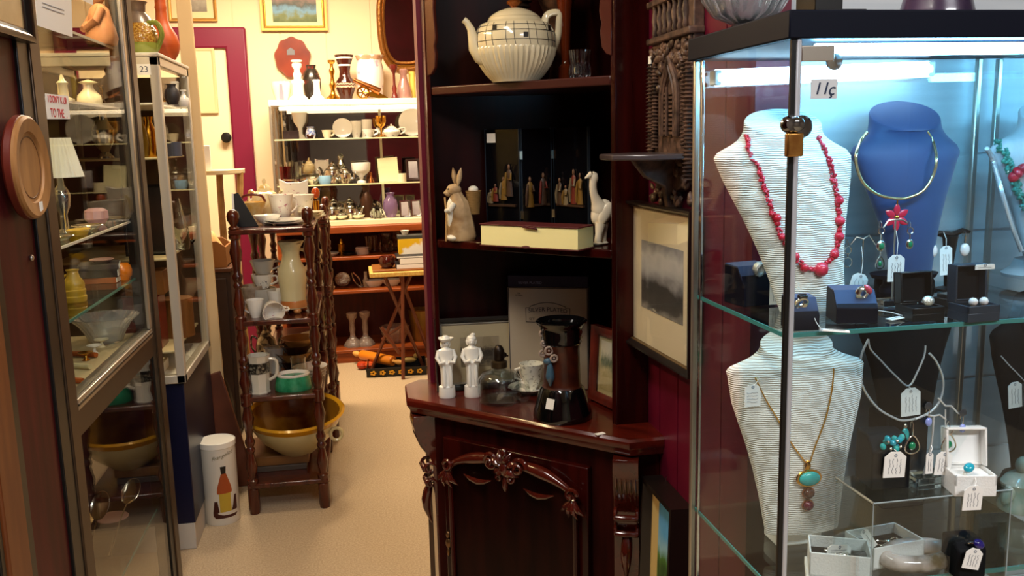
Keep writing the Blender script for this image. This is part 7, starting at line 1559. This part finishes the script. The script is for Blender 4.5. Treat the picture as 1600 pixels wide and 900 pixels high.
# ================================================================== far wall hangings
picture('wall_landscape', 'gilt-framed landscape of a lake hanging high on the far wall', V((AY(459, 20, YB-.03).x, YB-.006, AY(459, 48, YB-.03).z+.21)), AY(511, 20, YB).x-AY(407, 20, YB).x, .42, .028, .025, mat('gilt_frame', '#a87c3a', .4, .5), ramp_art('lake_paint', [(0, '#4a5a30'), (.14, '#6a7448'), (.24, '#6a94b0'), (.36, '#4c5450'), (.5, '#84706a'), (.62, '#b09a90'), (1, '#c8bcb4')], 5, .45), .04, mat('pale_mount', '#d8cca0', .7), inner=(.006, GOLD), glass=False, mt=(.05, .04, .03, .03))
picture('small_wall_picture', 'gilt-framed print hanging above the plum door frame', V((AY(300, 10, YB-.03).x, YB-.006, AY(300, 33, YB-.03).z+.17)), .30, .34, .02, .02, MC['gilt_frame'], ramp_art('grey_print', [(0, '#7a746a'), (.4, '#a8a294'), (1, '#8a857a')], 5, .6), .03, mat('pale_mount', '#d8cca0'), mt=(.04, .04, .04, .04))
picture('door_picture', 'tall narrow pale framed picture on the cream door', V((AY(313, 126, YB-.05).x, YB-.036, AY(313, 126, YB-.05).z)), .20, .42, .02, .016, mat('pale_frame', '#d0b88a', .5), ramp_art('pale_print', [(0, '#d8c898'), (1, '#e0d0a4')], 3, .3), 0, mt=(0, 0, 0, 0))
p = AY(457, 90, YB-.02); k = mpp(p)
wd = thing('wall_plate', 'scalloped red-brown wooden plaque with a small painted house, on the far wall', 'plaque', p, rot=(PI/2, 0, 0))
g = G(); n = 64; R = []
for z, q in ((-.018, .9), (-.012, 1.0), (0, 1.0), (.008, .96)):
    R.append([V((27*k*q*(1+.035*math.sin(9*2*PI*i/n)+.02*math.sin(4*2*PI*i/n+1))*math.cos(2*PI*i/n), 31*k*q*(1+.035*math.sin(9*2*PI*i/n))*math.sin(2*PI*i/n), z)) for i in range(n)])
g.rings(R).out('plate', mat('plaque_wood', '#6a2410', .3, coat=.4, col2='#8a3418', scale=5), wd)
G().prism([(-8*k, 4*k), (4*k, 4*k), (4*k, 11*k), (-2*k, 15*k), (-8*k, 11*k)], .008, .0095, 'xy').out('painted_house', mat('painted_grey', '#6a6a70', .5), wd)
# curved gilt mirror
mp = AY(632, 40, YB-.03); k = mpp(mp)
mr = thing('gilt_mirror', 'tall curved gilt-framed mirror hanging on the far wall behind the vases', 'mirror', V((mp.x, YB-.03, mp.z)), rot=(.06, 0, 0))
ol_ = []
for i in range(64):
    a = 2*PI*i/64; ca, sa = math.cos(a), math.sin(a)
    ol_.append(V((38*k*math.copysign(abs(ca)**.6, ca)*(1+.05*sa), 0, 66*k*math.copysign(abs(sa)**.75, sa))))
G().tube(ol_, .022, 10, closed=True).out('gilt_frame', mat('antique_gilt', '#8a5a28', .35, .7, bump=.8, scale=60), mr); G().tube([q*.86 for q in ol_], .012, 8, closed=True).out('inner_frame', MC['antique_gilt'], mr); G().tube([q*.93+V((0, -.012, 0)) for q in ol_], .006, 6, closed=True).out('gilt_bead', GOLD, mr)
G().prism([(q.x*.88, q.z*.88) for q in ol_], -.004, .004).out('mirror_glass', MIRROR, mr)
# ---- pale half-moon stand and cupboard by the door
zt_ = AY(345, 266, 4.9).z; c0 = at(338, 5.0, zt_)
hs = thing('half_moon_stand', 'pale half-moon side table with curved legs near the far door', 'table', (c0.x, c0.y, 0))
hw = at(375, 4.9, zt_).x-c0.x
G().prism([(-hw, .12)]+[(hw*math.cos(PI+PI*i/20), .12+.20*math.sin(PI+PI*i/20)) for i in range(21)]+[(hw, .12)], zt_-.025, zt_, 'xy').out('table_top', mat('pale_stone_top', '#d8c8a0', .3, coat=.3), hs, bevel=.004)
PLW = mat('pale_leg_wood', '#b89058', .4, col2='#8a6434', scale=8)
for s in (-1, 1): G().tube(poly([V((s*hw*.85, .06, zt_-.02)), V((s*hw*.8, .04, zt_-.14)), V((s*hw*.55, .04, zt_-.34)), V((s*hw*.5, .06, zt_-.6)), V((s*hw*.7, .04, .0))], 20), .018, 8).out('leg', PLW, hs)
G().tube(poly([V((0, .10, zt_-.02)), V((0, .08, zt_-.3)), V((0, .1, 0))], 12), .018, 8).out('leg', PLW, hs)
zc2 = AY(340, 418, 4.55).z; c1 = at(345, 4.62, zc2)
ck = thing('low_cupboard', 'low dark brown cupboard behind the shelf stand', 'cupboard', (c1.x-.05, 4.62, 0))
G().box((-.3, -.1, .03), (.105, .3, zc2-.02)).out('carcass', mat('dark_cupboard', '#2a1810', .5), ck, bevel=.003); G().box((-.31, -.11, zc2-.02), (.115, .31, zc2)).out('top', mat('cupboard_top', '#4a2a18', .4), ck, bevel=.003); G().box((-.28, -.107, .08), (.085, -.1, zc2-.05)).out('door', MC['dark_cupboard'], ck, bevel=.003); G().box((-.29, -.09, 0), (.095, .29, .03)).out('plinth', BLACK, ck)
tc_ = thing('wooden_trug', 'open tan wooden tray box with sloping end on the low cupboard', 'box', (c1.x-.05, 4.62, zc2))
g = G(); g.prism([(-.2, 0), (.09, 0), (.09, .10), (.05, .13), (-.2, .13)], -.08, -.07).prism([(-.2, 0), (.09, 0), (.09, .10), (.05, .13), (-.2, .13)], .12, .13).box((-.2, -.07, 0), (.09, .12, .008)).box((.08, -.07, 0), (.09, .12, .10)).box((-.2, -.07, 0), (-.19, .12, .13)); g.out('box_wall', mat('tan_wood', '#8a5a2c'), tc_, bevel=.001)
p = V((c1.x+.005, 4.66, zc2+.009)); k = mpp(p); pot('gourd', 'tan ribbed gourd sitting in the wooden tray box', 'gourd', V((c1.x-.04, 4.65, zc2+.0085)), [(0, 0), (10, 2), (17, 14), (15, 30), (8, 42), (4, 50), (0, 52)], mat('gourd_skin', '#c89a58', .5, col2='#e0bc80', scale=6), k, nf=9, flute=.04)

p = at(322, 4.98, zt_); k = mpp(p); tag(G().box((-8*k, -.02, 0), (8*k, .03, 38*k)).out('white_box', PAPER, None, p, (0, 0, .2), .002), 'upright white box standing on the pale half-moon table', 'box')
